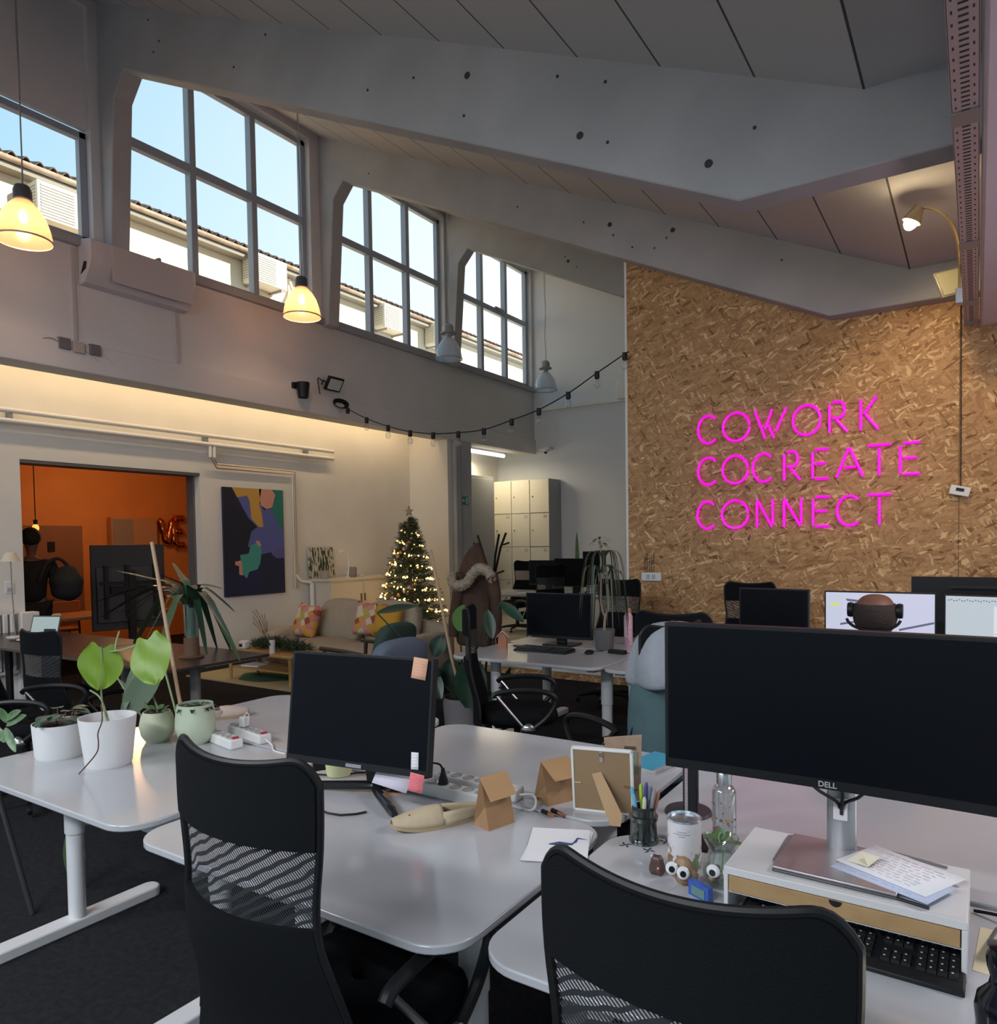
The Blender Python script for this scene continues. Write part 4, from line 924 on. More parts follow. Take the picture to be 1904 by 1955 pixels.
g = MB(); g.tube([Mf @ Vector((.0+.006*math.cos(t), -.006, .197+.008*math.sin(t))) for t in [2*PI*i/10 for i in range(10)]], .0013, 5, closed=True); g.box(-.005, .005, -.006, -.003, .172, .188, Mf); g.done('hanger', STEEL, T)
for x0 in (-W2+.008, W2-.030): MB().box(x0, x0+.022, -.006, -.003, .095, .101, Mf).done('clip', mat('brass_clip', (.5, .4, .2), .3, metal=.8), T)
# box sleeve / booklet behind the frame
T = thing('printed_booklet', 'tall brown printed cardboard booklet standing behind the picture frame', 'booklet', (-1.0, 2.235, .73), R(20))
MB().poly([(-.03, 0, 0), (.07, 0, 0), (.075, 0, .22), (-.05, 0, .205)], (0, .012, 0)).done('cover', mat('booklet_brown', (.46, .33, .23), .8, c2=(.36, .25, .17), nscale=30), T, smooth=0)
MB().poly([(.028, -.002, .09), (.060, -.002, .09), (.062, -.002, .165), (.025, -.002, .165)], (0, .002, 0)).done('picture', mat('sage_print', (.22, .27, .21), .7), T, smooth=0)
g = MB(); rr = random.Random(9)
for i in range(14): x = -.02+.075*rr.random(); zz = .02+.17*rr.random(); g.box(x, x+.014, -.0012, 0, zz, zz+.003)
g.box(.018, .055, -.003, -.001, .172, .182); g.done('printing', mat('print_dark', (.09, .07, .05), .8), T)
T = thing('notebook', 'bright blue spiral notebook lying on the desk behind the picture frame', 'notebook', (-1.045, 2.66, .73), R(-12))
MB().box(-.06, .075, -.11, .10, 0, .014).done('pages', mat('page_grey', (.55, .55, .52), .8), T)
MB().box(-.06, .068, -.11, .10, .014, .017).done('cover', mat('sky_blue_cover', (.05, .34, .52), .35), T)
g = MB()
for k in range(18): g.tube([Vector((.072, -.10+k*.0112, .009))+Vector((.008*math.cos(t), 0, .010*math.sin(t))) for t in [2*PI*i/8 for i in range(8)]], .0012, 4, closed=True)
g.done('spiral', STEEL, T)
p0, p1 = Vector((-1.27, 2.39, .737)), Vector((-1.225, 2.47, .737))
T = thing('marker_pen', 'blue and white pen lying between the paper bag and picture frame', 'pen', tuple(p0))
MB().tube([(0, 0, 0), (p1-p0)*.55], .006, 10).done('barrel', WHITEP, T); MB().tube([(p1-p0)*.55, p1-p0], .0062, 10).done('cap', mat('navy_cap', (.03, .05, .2), .4), T)
for i, (x, y) in enumerate(((-1.135, 1.985), (-1.112, 2.007))):
    T = thing('battery', 'black and copper battery lying on the middle desk, %s of the pair' % ('nearer' if i == 0 else 'farther'), 'battery', (x, y, .738), R(-20), 'batteries')
    MB().tube([(-.025, 0, 0), (.007, 0, 0)], .0072, 14).done('black_sleeve', BLACK, T); MB().tube([(.007, 0, 0), (.025, 0, 0)], .0072, 14).done('copper_end', mat('copper', (.6, .28, .15), .3, metal=.8), T)
# papers with heron drawing
T = thing('paper_pile', 'small stack of white sheets with a blue heron picture by the near chair', 'paper stack', (-.995, 1.80, .731), R(22)); T.scale = (1.15, 1.1, 1)
for k in range(3): MB().box(-.075, .075, -.105, .105, .0005+k*.0012, .001+k*.0012, Matrix.Rotation(R(k*2.5-3), 4, 'Z')).done('sheet', PAPER, T)
g = MB(); zt = .0040
g.poly([(-.025, .0, zt), (.0, .018, zt), (.03, .012, zt), (.04, .02, zt), (.035, .002, zt), (.01, -.008, zt), (-.02, -.004, zt)], (0, 0, .0003)); g.poly([(.035, .018, zt), (.042, .045, zt), (.046, .043, zt), (.043, .016, zt)], (0, 0, .0003)); g.poly([(.040, .043, zt), (.070, .040, zt), (.044, .050, zt)], (0, 0, .0003))
g.done('heron_drawing', mat('heron_blue', (.05, .08, .19), .8), T)
g = MB(); g.poly([(-.002, -.02, zt), (.006, -.02, zt), (.003, -.006, zt)], (0, 0, .0003)); g.poly([(.012, -.022, zt), (.02, -.02, zt), (.014, -.006, zt)], (0, 0, .0003)); g.done('heron_legs', mat('heron_pink', (.55, .30, .22), .8), T)
# pen cup
T = thing('glass_pen_cup', 'ribbed dark glass cup full of pens on the near right desk', 'pen cup', (-.800, 1.955, .73))
n = 40; pr = [(.040, .0), (.041, .012), (.038, .016), (.036, .055), (.036, .062), (.040, .066), (.041, .078), (.034, .080), (.033, .098)]
b = MB(); rows_ = []
for r_, z in pr: rows_.append([Vector(((r_+(.0012 if k % 2 else 0))*math.cos(2*PI*k/n), (r_+(.0012 if k % 2 else 0))*math.sin(2*PI*k/n), z)) for k in range(n+1)])
b.sheet(rows_); b.lathe([(0, .006), (.040, .004)], n=40); b.done('glass_body', glassy('smoky_green_glass', (.55, .62, .58), .25, .08, body=(.05, .08, .07), body_f=.35), T, weld=True)
MB().lathe([(.030, .008), (.031, .105), (.028, .105), (.027, .01)], n=24).done('inner_sleeve', mat('black_sleeve_in', (.02, .025, .025), .5), T)
pens = [((-.018, .006), (-.040, .01), .150, (.10, .42, .62)), ((-.010, -.012), (-.022, -.02), .140, (.15, .42, .60)), ((-.006, .014), (-.016, .02), .160, (.35, .55, .06)), ((.0, .010), (.0, .025), .165, (.06, .05, .22)), ((.006, -.016), (.012, -.02), .138, (.62, .60, .42)), ((.012, .004), (.02, .01), .160, (.10, .16, .20)), ((.016, -.006), (.036, -.004), .160, (.32, .26, .28)), ((.018, .008), (.042, .014), .152, (.45, .20, .14))]
names_ = ['turquoise pen leaning furthest left in the glass cup', 'light blue pen at the front left of the glass cup', 'lime green pen standing in the glass cup', 'dark purple pen at the back of the glass cup', 'cream highlighter at the front of the glass cup', 'dark teal pen with fine tip in the glass cup', 'grey pen leaning right in the glass cup', 'brown pencil leaning furthest right in the glass cup']
for (a_, b_, z_, cc_), nm in zip(pens, names_):
    q = thing('pen', nm, 'pen', (-.800, 1.955, .73), 0, 'pens in the glass cup')
    A, B = Vector((a_[0]*.6, a_[1]*.6, .012)), Vector((b_[0], b_[1], z_)); m_ = mat('pen_%s' % nm.split()[0]+nm.split()[1], cc_, .35)
    MB().tube([A, A.lerp(B, .62)], .0045, 10).done('barrel', m_, q); MB().tube([A.lerp(B, .62), A.lerp(B, .63), A.lerp(B, .93), B], [.0050, .0060, .0058, .003], 10).done('cap', m_, q)
for i, (x, y, a_) in enumerate(((-.835, 1.905, 20), (-.765, 1.905, -30), (-.745, 1.985, 60))):
    g = MB()
    for t in range(4): tt = R(a_+90*t+20); g.poly([(x, y, .7303), (x+.020*math.cos(tt), y+.020*math.sin(tt), .7303), (x+.012*math.cos(tt+.5), y+.012*math.sin(tt+.5), .7303)], (0, 0, .0008))
    tag(g.done('felt_cutout', BLACK, smooth=0), ['black star-shaped cutout under the left side of the pen cup', 'black star-shaped cutout under the front right of the pen cup', 'black cutout lying behind the pen cup'][i], 'cutout', 'black cutouts')
# white tin with floral print
def tin_mat():
    m, n, b = node_mat('floral_tin'); L = n.links.new; N = n.nodes.new
    t = N('ShaderNodeTexCoord'); s = N('ShaderNodeSeparateXYZ'); L(t.outputs['Object'], s.inputs[0])
    nz = N('ShaderNodeTexNoise'); nz.inputs['Scale'].default_value = 45; nz.inputs['Detail'].default_value = 3; L(t.outputs['Object'], nz.inputs['Vector'])
    mr = N('ShaderNodeMapRange'); mr.inputs[1].default_value = .0; mr.inputs[2].default_value = .10; mr.inputs[3].default_value = .60; mr.inputs[4].default_value = .36; L(s.outputs[2], mr.inputs[0])
    g = N('ShaderNodeMath'); g.operation = 'SUBTRACT'; L(nz.outputs['Fac'], g.inputs[0]); g2 = N('ShaderNodeMath'); g2.operation = 'SUBTRACT'; g2.inputs[0].default_value = 1.02; L(mr.outputs[0], g2.inputs[1]); L(g2.outputs[0], g.inputs[1])
    m2 = N('ShaderNodeMath'); m2.operation = 'MULTIPLY'; m2.use_clamp = True; m2.inputs[1].default_value = 14; L(g.outputs[0], m2.inputs[0])
    n2 = N('ShaderNodeTexNoise'); n2.inputs['Scale'].default_value = 20; L(t.outputs['Object'], n2.inputs['Vector']); cr = N('ShaderNodeValToRGB'); L(n2.outputs['Fac'], cr.inputs[0])
    cr.color_ramp.elements[0].color = (.28, .12, .06, 1); cr.color_ramp.elements[0].position = .42; cr.color_ramp.elements[1].color = (.18, .26, .14, 1); cr.color_ramp.elements[1].position = .58
    mx = N('ShaderNodeMixRGB'); mx.inputs[1].default_value = (.66, .65, .68, 1); L(m2.outputs[0], mx.inputs[0]); L(cr.outputs[0], mx.inputs[2]); L(mx.outputs[0], b.inputs['Base Color']); b.inputs['Roughness'].default_value = .4
    return m
T = thing('floral_tin', 'white cylindrical tin with silver lid and leaf print on the near right desk', 'tin', (-.648, 1.865, .73))
MB().lathe([(0, 0), (.044, 0), (.044, .128)], n=40).done('tin_body', tin_mat(), T)
MB().lathe([(.044, .126), (.0452, .127), (.0452, .132), (.042, .133), (.040, .127), (.034, .127), (.030, .1285), (0, .1285)], n=40).done('lid', mat('tin_silver', (.62, .66, .72), .22, metal=.9), T)
g = MB()
for k, (a0, a1, z) in enumerate(((-95, -60, .105), (-110, -50, .099), (-90, -68, .093))): g.tube([(.0443*math.cos(R(a)), .0443*math.sin(R(a)), z) for a in range(a0, a1, 3)], .0006, 4)
g.done('printed_lines', mat('tin_print', (.15, .13, .14), .6), T)
EYEW = mat('eye_white', (.72, .73, .76), .2); EYEB = mat('eye_black', (.01, .01, .012), .2)
def googly(parent, p, r_, look=(0, -1, 0)):
    M_ = Matrix.Translation(p) @ Vector(look).normalized().to_track_quat('Z', 'Y').to_matrix().to_4x4()
    b = MB(); b.lathe([(r_, 0), (r_, r_*.25), (r_*.75, r_*.5), (0, r_*.6)], n=20); bmesh.ops.transform(b.bm, matrix=M_, verts=b.bm.verts); e = b.done('googly_eye', EYEW, parent)
    b = MB(); b.lathe([(r_*.5, r_*.56), (r_*.42, r_*.66), (0, r_*.68)], (0, -r_*.18, 0), n=16); bmesh.ops.transform(b.bm, matrix=M_, verts=b.bm.verts); b.done('pupil', EYEB, e)
def rock(name, label, cat, p, r_, sc, m, seed=0):
    b = MB(); b.ball((0, 0, 0), r_, 16); rr = random.Random(seed)
    ph = [rr.random()*6 for _ in range(6)]
    for v in b.bm.verts:
        k = 1+.16*math.sin(v.co.x/r_*4+ph[0])+.12*math.sin(v.co.y/r_*5+ph[1])+.12*math.sin(v.co.z/r_*5+ph[2]); v.co = Vector((v.co.x*sc[0], v.co.y*sc[1], max(v.co.z*sc[2], -r_*sc[2]*.8)))*k
    zz = min(v.co.z for v in b.bm.verts); bmesh.ops.translate(b.bm, vec=(0, 0, -zz), verts=b.bm.verts)
    T = thing(name, label, cat, p); b.done('rock_body', m, T, smooth=80); return T
vm = Vector((.30, -.95, .35))
T = rock('eyed_rock', 'brown crystal rock with two googly eyes in front of the floral tin', 'rock', (-.615, 1.765, .73), .032, (1.25, .8, 1.0), mat('brown_crystal', (.24, .13, .08), .45, c2=(.45, .30, .17), nscale=50), 3)
googly(T, (-.020, -.031, .047), .0155, vm); googly(T, (.010, -.034, .043), .0155, vm)
T = rock('brown_figurine', 'small dark brown oval figurine left of the floral tin', 'figurine', (-.69, 1.775, .73), .022, (.8, .6, 1.35), mat('figurine_brown', (.09, .045, .04), .4, noise=.2, nscale=40), 6)
MB().ball((.008, -.014, .024), .003, 8).done('bead', mat('bead_gold', (.7, .55, .35), .3), T)
# carafe with cutting and pebbles
T = thing('glass_carafe', 'flared clear glass vase with plant cutting, pebbles and googly eyes', 'vase', (-.535, 1.81, .73)); T.scale = (1.12, 1.12, 1.05)
MB().lathe([(0, .002), (.034, .002), (.040, .02), (.040, .045), (.028, .075), (.026, .085), (.036, .105), (.040, .115), (.0385, .115), (.024, .086), (.026, .074), (.038, .044), (.038, .02), (.032, .004), (0, .004)], n=32).done('glass_body', GLASS, T)
rr = random.Random(2)
for k in range(16):
    a_, r_ = rr.random()*6.28, .026*math.sqrt(rr.random()); b = MB(); b.ball((r_*math.cos(a_), r_*math.sin(a_), .012+.018*rr.random()), .0075, 8, sx=1.2, sz=.8)
    b.done('pebble', mat(['pebble_amber', 'pebble_white', 'pebble_brown'][k % 3], [(.50, .33, .15), (.65, .62, .58), (.22, .14, .09)][k % 3], .25), T)
googly(T, (-.004, -.041, .048), .0150, (-.05, -1, .15)); googly(T, (.028, -.031, .048), .0150, (.6, -.8, .15))
def leaf(b, base, d, L_, W_, up=(0, 0, 1), droop=.3, n=8, heart=0, cup=.15, fold=None):
    base, d, up = Vector(base), Vector(d).normalized(), Vector(up); side = d.cross(up)
    if side.length < 1e-4: side = Vector((1, 0, 0))
    side.normalize(); nrm = side.cross(d).normalized(); rows_ = []
    for i in range(n+1):
        t = i/n; p = base+d*(L_*t)+Vector((0, 0, -1))*(droop*L_*t*t)
        if heart: w_ = W_*(math.sin(PI*min(1, (t*.92+.08)))**.55)*(1.0-.55*t**1.6)
        else: w_ = W_*(math.sin(PI*(t*.94+.04))**.7)
        rows_.append([p+side*(w_*s_)+nrm*(cup*w_*abs(s_)-.02*W_) - (d*(heart*W_*.5*abs(s_)*max(0, 1-t*3)) if heart else Vector((0, 0, 0))) for s_ in (-1, -.5, 0, .5, 1)])
    b.sheet(rows_)
b = MB()
for (dx, dy, dz, L_) in ((-.5, -.3, .35, .035), (.9, -.1, .25, .045), (.1, -.8, .3, .03), (-.1, .3, 1, .035), (-.8, .3, .3, .03), (.3, .4, .8, .03)): leaf(b, (dx*.012, dy*.012, .105), (dx, dy, dz), L_, .012, droop=.2)
b.done('foliage', GREEN, T); MB().tube(smooth_path([(0, 0, .03), (.004, 0, .07), (-.004, 0, .11), (0, 0, .125)]), .002, 6).done('stem', STEM, T)
T = thing('blue_box', 'small blue box standing at the foot of the glass vase, beside the chair top', 'box', (-.560, 1.715, .73), R(-25)); T.scale = (.9, 1, .75)
MB().box(-.03, .04, -.008, .008, 0, .048, Matrix.Rotation(R(0), 4, 'Y')).done('box_body', mat('box_blue', (.03, .10, .42), .35), T)
MB().box(-.018, .028, -.010, -.008, .008, .036).done('box_print', mat('box_greenish', (.12, .22, .20), .5), T)
# glass bottle with pressed flowers
T = thing('glass_bottle', 'clear glass bottle with pressed flower print and steel cap, left of the riser', 'bottle', (-.590, 2.03, .73)); T.scale = (1, 1, .93)
MB().lathe([(0, .003), (.030, .003), (.033, .01), (.033, .172), (.028, .186), (.019, .194), (.019, .205), (.017, .205), (.017, .193), (.026, .184), (.031, .17), (.031, .01), (0, .006)], n=32).done('glass_body', GLASS, T)
MB().lathe([(.021, .198), (.021, .230), (.019, .233), (0, .233)], n=28).done('steel_cap', STEEL, T)
rr = random.Random(12); fm = [mat('petal_plum', (.10, .03, .07), .6), mat('petal_rust', (.30, .09, .05), .6), mat('petal_gold', (.40, .22, .08), .6)]
for k in range(34):
    a_ = R(-160+150*rr.random()); z = .02+.135*rr.random()**1.4; s_ = .0022+.004*rr.random()*(1 if z < .1 else .35)
    b = MB(); c0 = Vector((.0335*math.cos(a_), .0335*math.sin(a_), z)); tx = Vector((-math.sin(a_), math.cos(a_), 0)); out_ = Vector((math.cos(a_), math.sin(a_), 0))
    for t in range(5):
        tt = 2*PI*t/5+rr.random()*.4; d = tx*math.cos(tt)+Vector((0, 0, 1))*math.sin(tt); e_ = tx*math.cos(tt+.9)+Vector((0, 0, 1))*math.sin(tt+.9)
        b.poly([c0, c0+d*s_, c0+(d+e_)*s_*.62, c0+e_*s_*.8], out_*.0004)
    b.done('pressed_flower', fm[k % 3], T, smooth=0)
# post and ruler left of the wide monitor
T = thing('screen_post', 'black flat post with curved top under the left end of wide monitor', 'post', (-.675, 2.02, .73))
MB().box(-.014, .014, -.010, .010, .0, .30).done('post', BLACK, T, bevel=.004)
MB().box(-.06, .07, -.05, .06, 0, .008).done('base_plate', BLACK, T, bevel=.003)
T = thing('screen_post', 'round dark grey post standing behind the flat black post and the ruler', 'post', (-.765, 2.24, .73))
MB().lathe([(.017, 0), (.017, .28), (0, .28)], n=20).done('post', mat('gunmetal', (.05, .05, .055), .35, metal=.3), T)
MB().lathe([(0, .012), (.07, .010), (.075, 0), (0, 0)], n=28).done('base_plate', mat('gunmetal', (.05, .05, .055)), T)
T = thing('clear_ruler', 'long see-through ruler with tick marks standing between the two dark posts', 'ruler', (-.712, 2.10, .73), R(-10))
MB().box(-.017, .015, 0, .002, .0, .27).done('ruler_body', glassy('clear_plastic', (.93, .92, .93), .1, .1, body=(.75, .70, .73), body_f=.45), T, bevel=.0)
g = MB()
for k in range(26): g.box(-.015, -.006 if k % 2 else -.0, -.0006, 0, .01+k*.010, .0106+k*.010)
g.done('tick_marks', mat('tick', (.1, .1, .1), .8), T)
# monitor riser with drawer
T = thing('monitor_riser', 'white monitor riser with a wooden drawer under the wide monitor', 'monitor riser', (-.245, 1.785, .73), R(-.5))
RW, RD = .236, .135
b = MB(); b.box(-RW, RW, -RD, RD, .102, .120); b.box(-RW, -RW+.010, -RD, RD, .0, .102); b.box(RW-.010, RW, -RD, RD, .0, .102); b.box(-RW, RW, -RD+.004, RD, .060, .064)
b.done('riser_body', mat('riser_white', (.62, .62, .63), .4), T, bevel=.003)
dr = MB().box(-RW+.012, RW-.012, -RD-.001, RD-.01, .066, .101).done('drawer', mat('bamboo_front', (.42, .27, .13), .45, c2=(.34, .21, .095), nscale=18), T, bevel=.001)
MB().poly([(-.012+.0*k, 0, 0) for k in ()] or [(.0+.013*math.cos(R(a)), -RD-.0015, .1005+.013*math.sin(R(a))) for a in range(180, 361, 20)], (0, .003, 0)).done('finger_hole', BLACK, dr, smooth=0)
T = thing('laptop', 'closed grey laptop lying on the white riser under the silver column', 'laptop', (-.255, 1.785, .8505), R(-1.5)) 
MB().box(-.125, .125, -.108, .108, .0, .006).done('laptop_base', mat('laptop_dark', (.10, .10, .11), .4, metal=.4), T, bevel=.002)
MB().box(-.125, .125, -.108, .108, .0068, .013).done('laptop_lid', mat('laptop_silver', (.48, .44, .46), .35, metal=.75), T, bevel=.002)
MP = Matrix.Translation((-.140, 1.800, .8655)) @ Matrix.Rotation(R(-27), 4, 'Z') @ Matrix.Rotation(R(-90), 4, 'X')
sheet_obj('handwritten_sheet', 'white handwritten sheet lying across laptop and riser', 'sheet of paper', MP, .205, .150, PAPER, 9, 31, mat('pencil', (.48, .42, .50), .9))
MP = Matrix.Translation((-.150, 1.755, .8640)) @ Matrix.Rotation(R(-24), 4, 'Z') @ Matrix.Rotation(R(-90), 4, 'X')
sheet_obj('handwritten_sheet', 'pale blue sheet peeking out below the handwritten white sheet', 'sheet of paper', MP, .21, .12, mat('blue_paper', (.52, .58, .76), .8), 3, 37, mat('faint_blue', (.35, .4, .55), .9))
T = thing('folded_note', 'cream folded square note standing on the papers by the silver column', 'note', (-.205, 1.80, .868), R(-20))
b = MB(); b.poly([(-.028, -.028, 0), (.020, -.030, .002), (.024, .018, .012), (-.020, .020, .010)], (0, 0, .001)); b.poly([(.020, -.030, .002), (.024, .018, .012), (-.005, -.005, .016)], (0, 0, .001)); b.done('paper', mat('cream_paper', (.70, .66, .52), .8), T, smooth=0)
T = thing('stylus_pen', 'thin dark pen lying at the front of the riser below papers', 'pen', (-.105, 1.672, .8535), R(-12))
MB().tube([(-.03, 0, 0), (.03, 0, 0)], .0035, 8).done('barrel', BLACK, T)
T = thing('stylus_pen', 'thin dark pen lying at the back edge of the riser behind the papers', 'pen', (-.10, 1.905, .8535), R(-14))
MB().tube([(-.07, 0, 0), (.05, 0, 0)], .003, 8).done('barrel', mat('pen_grey', (.12, .12, .13), .4), T)
def keyboard(name, label, p, rz, w_=.44, d_=.135, m=BLACK, zt=.73, keys=True):
    T = thing(name, label, 'keyboard', (p[0], p[1], zt), rz, 'black keyboards')
    b = MB(); b.poly([(-w_/2, -d_/2, 0), (-w_/2, d_/2, 0), (-w_/2, d_/2, .026), (-w_/2, -d_/2+.02, .017), (-w_/2, -d_/2, .010)], (w_, 0, 0)); b.done('keyboard_body', m, T, bevel=.003)
    km = mat('key_black', (.012, .012, .013), .5); cols_ = [(x0, x1) for x0, x1 in ((0, 15), (15.4, 18.4), (18.8, 22.8))]
    u = (w_-.02)/22.8; n = 0; mk = MB(); st = MB()
    for r_ in range(6):
        y = d_/2-.014-r_*(d_-.035)/5.6; zz = .027-.0085*(d_/2-y)/d_*1.0
        for x0, x1 in cols_:
            x = x0; k = 0
            while x < x1-.5:
                if r_ == 5 and x0 == 0: L_ = 5.5 if k == 3 else 1.3
                elif x0 == 0 and (k == 0 and r_ > 1): L_ = 1.6
                else: L_ = 1
                if x0 == 15.4 and r_ in (3,): x = x1; break
                if x+L_ > x1: L_ = x1-x
                K_ = (-w_/2+.01+x*u+.0012, -w_/2+.01+(x+L_)*u-.0012, y-.0080, y+.0080, zz-.004, zz+.004)
                if n < 100 and keys: MB().box(*K_).done('key', km, T)
                else: st.box(*K_)
                if keys and (k+r_) % 1 == 0 and L_ < 1.5: mk.box(K_[0]+.004, K_[0]+.008, K_[2]+.008, K_[2]+.0125, K_[5], K_[5]+.0003)
                n += 1; x += L_; k += 1
    if st.bm.verts: o = st.done('keys', km, T); o['kind'] = 'stuff'
    else: st.bm.free()
    if mk.bm.verts: mk.done('key_legends', mat('key_legend', (.5, .52, .55), .6), T)['kind'] = 'stuff'
    return T
keyboard('keyboard', 'black keyboard pushed half under the white riser at the right', (-.232, 1.672), R(-.8), .44, .16)
keyboard('keyboard', 'black keyboard with wrist edge on the desk before the far monitor', (-2.86, 4.98), R(-1), .47, .17)
# objects at the right edge
T = thing('card_stack', 'cream and pink cards lying right of the keyboard at the right edge', 'cards', (.035, 1.80, .73), R(-4))
MB().box(-.03, .005, -.10, .10, 0, .002).done('card', mat('cream_card', (.66, .58, .40), .8), T); MB().box(.0, .05, -.09, .11, .002, .004).done('card', mat('pink_card', (.50, .32, .30), .8), T)
T = thing('game_console', 'dark framed gadget with colourful screen cut by the right edge', 'gadget', (.080, 1.83, .737), R(-6))
MB().box(-.05, .10, -.08, .08, 0, .018, Matrix.Rotation(R(-14), 4, 'X')).done('casing', mat('gadget_grey', (.10, .095, .095), .4), T, bevel=.006)
MB().box(-.040, .09, -.07, .07, .0185, .0190, Matrix.Rotation(R(-14), 4, 'X')).done('gadget_screen', mat('gadget_picture', (.42, .45, .33), .4, c2=(.55, .12, .10), nscale=40), T)
T = thing('cable_lead', 'black cable arching over the desk to the gadget at the right edge', 'cable', (0, 0, 0))
MB().tube(smooth_path([(-.0, 1.97, .735), (.05, 1.95, .745), (.10, 1.91, .75), (.13, 1.88, .75)]), .004, 6).done('cable', BLACK, T)
T = thing('black_bottle', 'glossy black sculpted bottle cut off by the bottom right corner', 'bottle', (.040, 1.43, .73)); T.scale = (1.0, 1.0, 1.12)
MB().lathe([(0, 0), (.036, .002), (.040, .02), (.037, .05), (.040, .075), (.036, .095), (.020, .112), (.017, .125), (.022, .140), (.024, .155), (.019, .168), (0, .172)], n=32).done('bottle_body', mat('black_gloss2', (.006, .008, .012), .12, spec=.6), T)
# round tape and pink wrapper near the monitor foot
q = PZ(755, 1510, .735)
T = thing('jar_lid', 'small black round lid on pink scraps behind the monitor foot', 'lid', (q.x, q.y+.02, .733))
MB().lathe([(0, .016), (.028, .016), (.030, .012), (.029, 0), (0, 0)], n=24).done('lid_body', BLACK, T)
T = thing('pink_scrap', 'salmon pink paper scrap under the black lid on the middle desk', 'paper scrap', (q.x-.005, q.y, .7305), R(15))
MB().poly([(-.035, -.01, 0), (-.01, -.045, 0), (.02, -.03, 0), (.032, .0, 0), (.02, .03, 0), (-.03, .03, 0)], (0, 0, .0012)).done('paper', mat('salmon_scrap', (.70, .38, .28), .8), T, smooth=0)
q = PZ(640, 1474, .745)
T = thing('yellow_pot', 'small pale yellow pot behind the middle monitor', 'pot', (q.x, q.y+.02, .73))
MB().lathe([(0, .002), (.046, .002), (.052, .06), (.050, .06), (.044, .008), (0, .008)], n=28).done('pot', mat('pale_yellow', (.62, .62, .34), .5), T)
T = thing('stool_knob', 'grey round lever knob below the middle desk edge', 'knob', (0, 0, 0)) if False else None

# ================================================================== PLANTS
def pot(T, prof, m, n=36, soil_z=None, soil_r=None, nm='pot', sx=1, sy=1):
    o = MB().lathe(prof, n=n, sx=sx, sy=sy).done(nm, m, T)
    if soil_z: MB().lathe([(0, soil_z), (soil_r, soil_z)], n=24, sx=sx, sy=sy).done('soil', SOIL, T)
    return o
def stems(T, paths, r=.003, m=STEM, nm='stem'):
    for p in paths: MB().tube(smooth_path(p, 5), r, 6).done(nm, m, T)
# white pot with striped peperomia
T = thing('potted_plant', 'white pot with round striped dark leaves, leftmost of the pots', 'potted plant', (-3.165, 1.50, .745))
pot(T, [(0, 0), (.088, 0), (.094, .01), (.102, .140), (.098, .140), (.090, .012), (0, .012)], POTW, soil_z=.125, soil_r=.098)
STRIPE = mat('striped_leaf', (.10, .17, .12), .35, c2=(.035, .07, .05), nscale=26)
rr = random.Random(5)
for k in range(15):
    a_ = 2*PI*k/15+rr.random(); r_ = .03+.055*rr.random(); z = .15+.045*rr.random(); b = MB()
    leaf(b, (r_*math.cos(a_), r_*math.sin(a_), z), (math.cos(a_), math.sin(a_), .1), .055, .030, droop=.4, cup=.1, heart=1); b.done('leaf', STRIPE, T)
    MB().tube([(r_*.5*math.cos(a_), r_*.5*math.sin(a_), .12), (r_*math.cos(a_), r_*math.sin(a_), z)], .0018, 5).done('stem', mat('red_stem', (.16, .06, .04), .6), T)
# big white pot with two lime heart leaves
q0 = Vector((-2.865, 1.535, .745))
T = thing('potted_plant', 'white pot with two big lime heart-shaped leaves and a dangling root', 'potted plant', tuple(q0))
pot(T, [(0, 0), (.078, 0), (.084, .01), (.104, .192), (.100, .192), (.080, .012), (0, .012)], POTW, soil_z=.150, soil_r=.093)
def W2L(px, py, y): return PY(px, py, y)-q0
A1 = W2L(196, 1238, 1.50); A2 = W2L(283, 1222, 1.56); J = W2L(220, 1243, 1.52)
stems(T, [[(.01, .0, .15), W2L(196, 1345, 1.53), W2L(193, 1300, 1.52), A1], [W2L(196, 1245, 1.51), J, W2L(250, 1236, 1.54), A2], [J, W2L(222, 1225, 1.53), W2L(228, 1205, 1.54)], [(.02, 0, .15), W2L(193, 1335, 1.55), W2L(172, 1318, 1.58)]], .0035)
def heart(b, cpt, tip, width, tilt=(.55, -.84, 0)):    # blade from attachment point down to tip
    c_, t_ = Vector(cpt), Vector(tip); d = t_-c_; L_ = d.length; d.normalize(); n_ = Vector(tilt).normalized(); s_ = d.cross(n_).normalized(); n_ = s_.cross(d).normalized()
    rows_ = []
    for i in range(15):
        t = i/14; w_ = width*(math.sin(PI*(.16+.84*t))**.62)*(1-.12*t) if t < 1 else 0
        row = []
        for u in (-1, -.75, -.5, -.25, 0, .25, .5, .75, 1):
            back = .20*L_*max(0, 1-t*2.6)*(abs(u)**1.0)*math.sin(PI*min(1, abs(u)*.9+.1))
            row.append(c_+d*(L_*t)-d*back*1.3+s_*(w_*u)+n_*(.05*width*math.cos(u*PI)+.04*width*math.sin(t*9+u*4)+.10*width*u*u))
        rows_.append(row)
    b.sheet(rows_)
b = MB(); heart(b, A1, W2L(188, 1318, 1.49), .092); o = b.done('leaf', LIME, T, smooth=80)
b = MB(); heart(b, A2, W2L(300, 1308, 1.53), .090, (.45, -.89, .1)); b.done('leaf', LIME, T, smooth=80)
MB().tube([A1+Vector((.004, -.008, .01)), W2L(194, 1280, 1.485), W2L(188, 1314, 1.48)], .002, 5).done('leaf_vein', STEM, T)
root = [W2L(193, 1345, 1.50)+Vector((0, 0, 0)), W2L(195, 1375, 1.425), W2L(187, 1400, 1.415), W2L(188, 1420, 1.41), W2L(183, 1440, 1.405), Vector((.03, -.13, .003))]
MB().tube(smooth_path(root, 5), .0025, 6).done('hanging_root', mat('root_brown', (.10, .05, .04), .8), T)
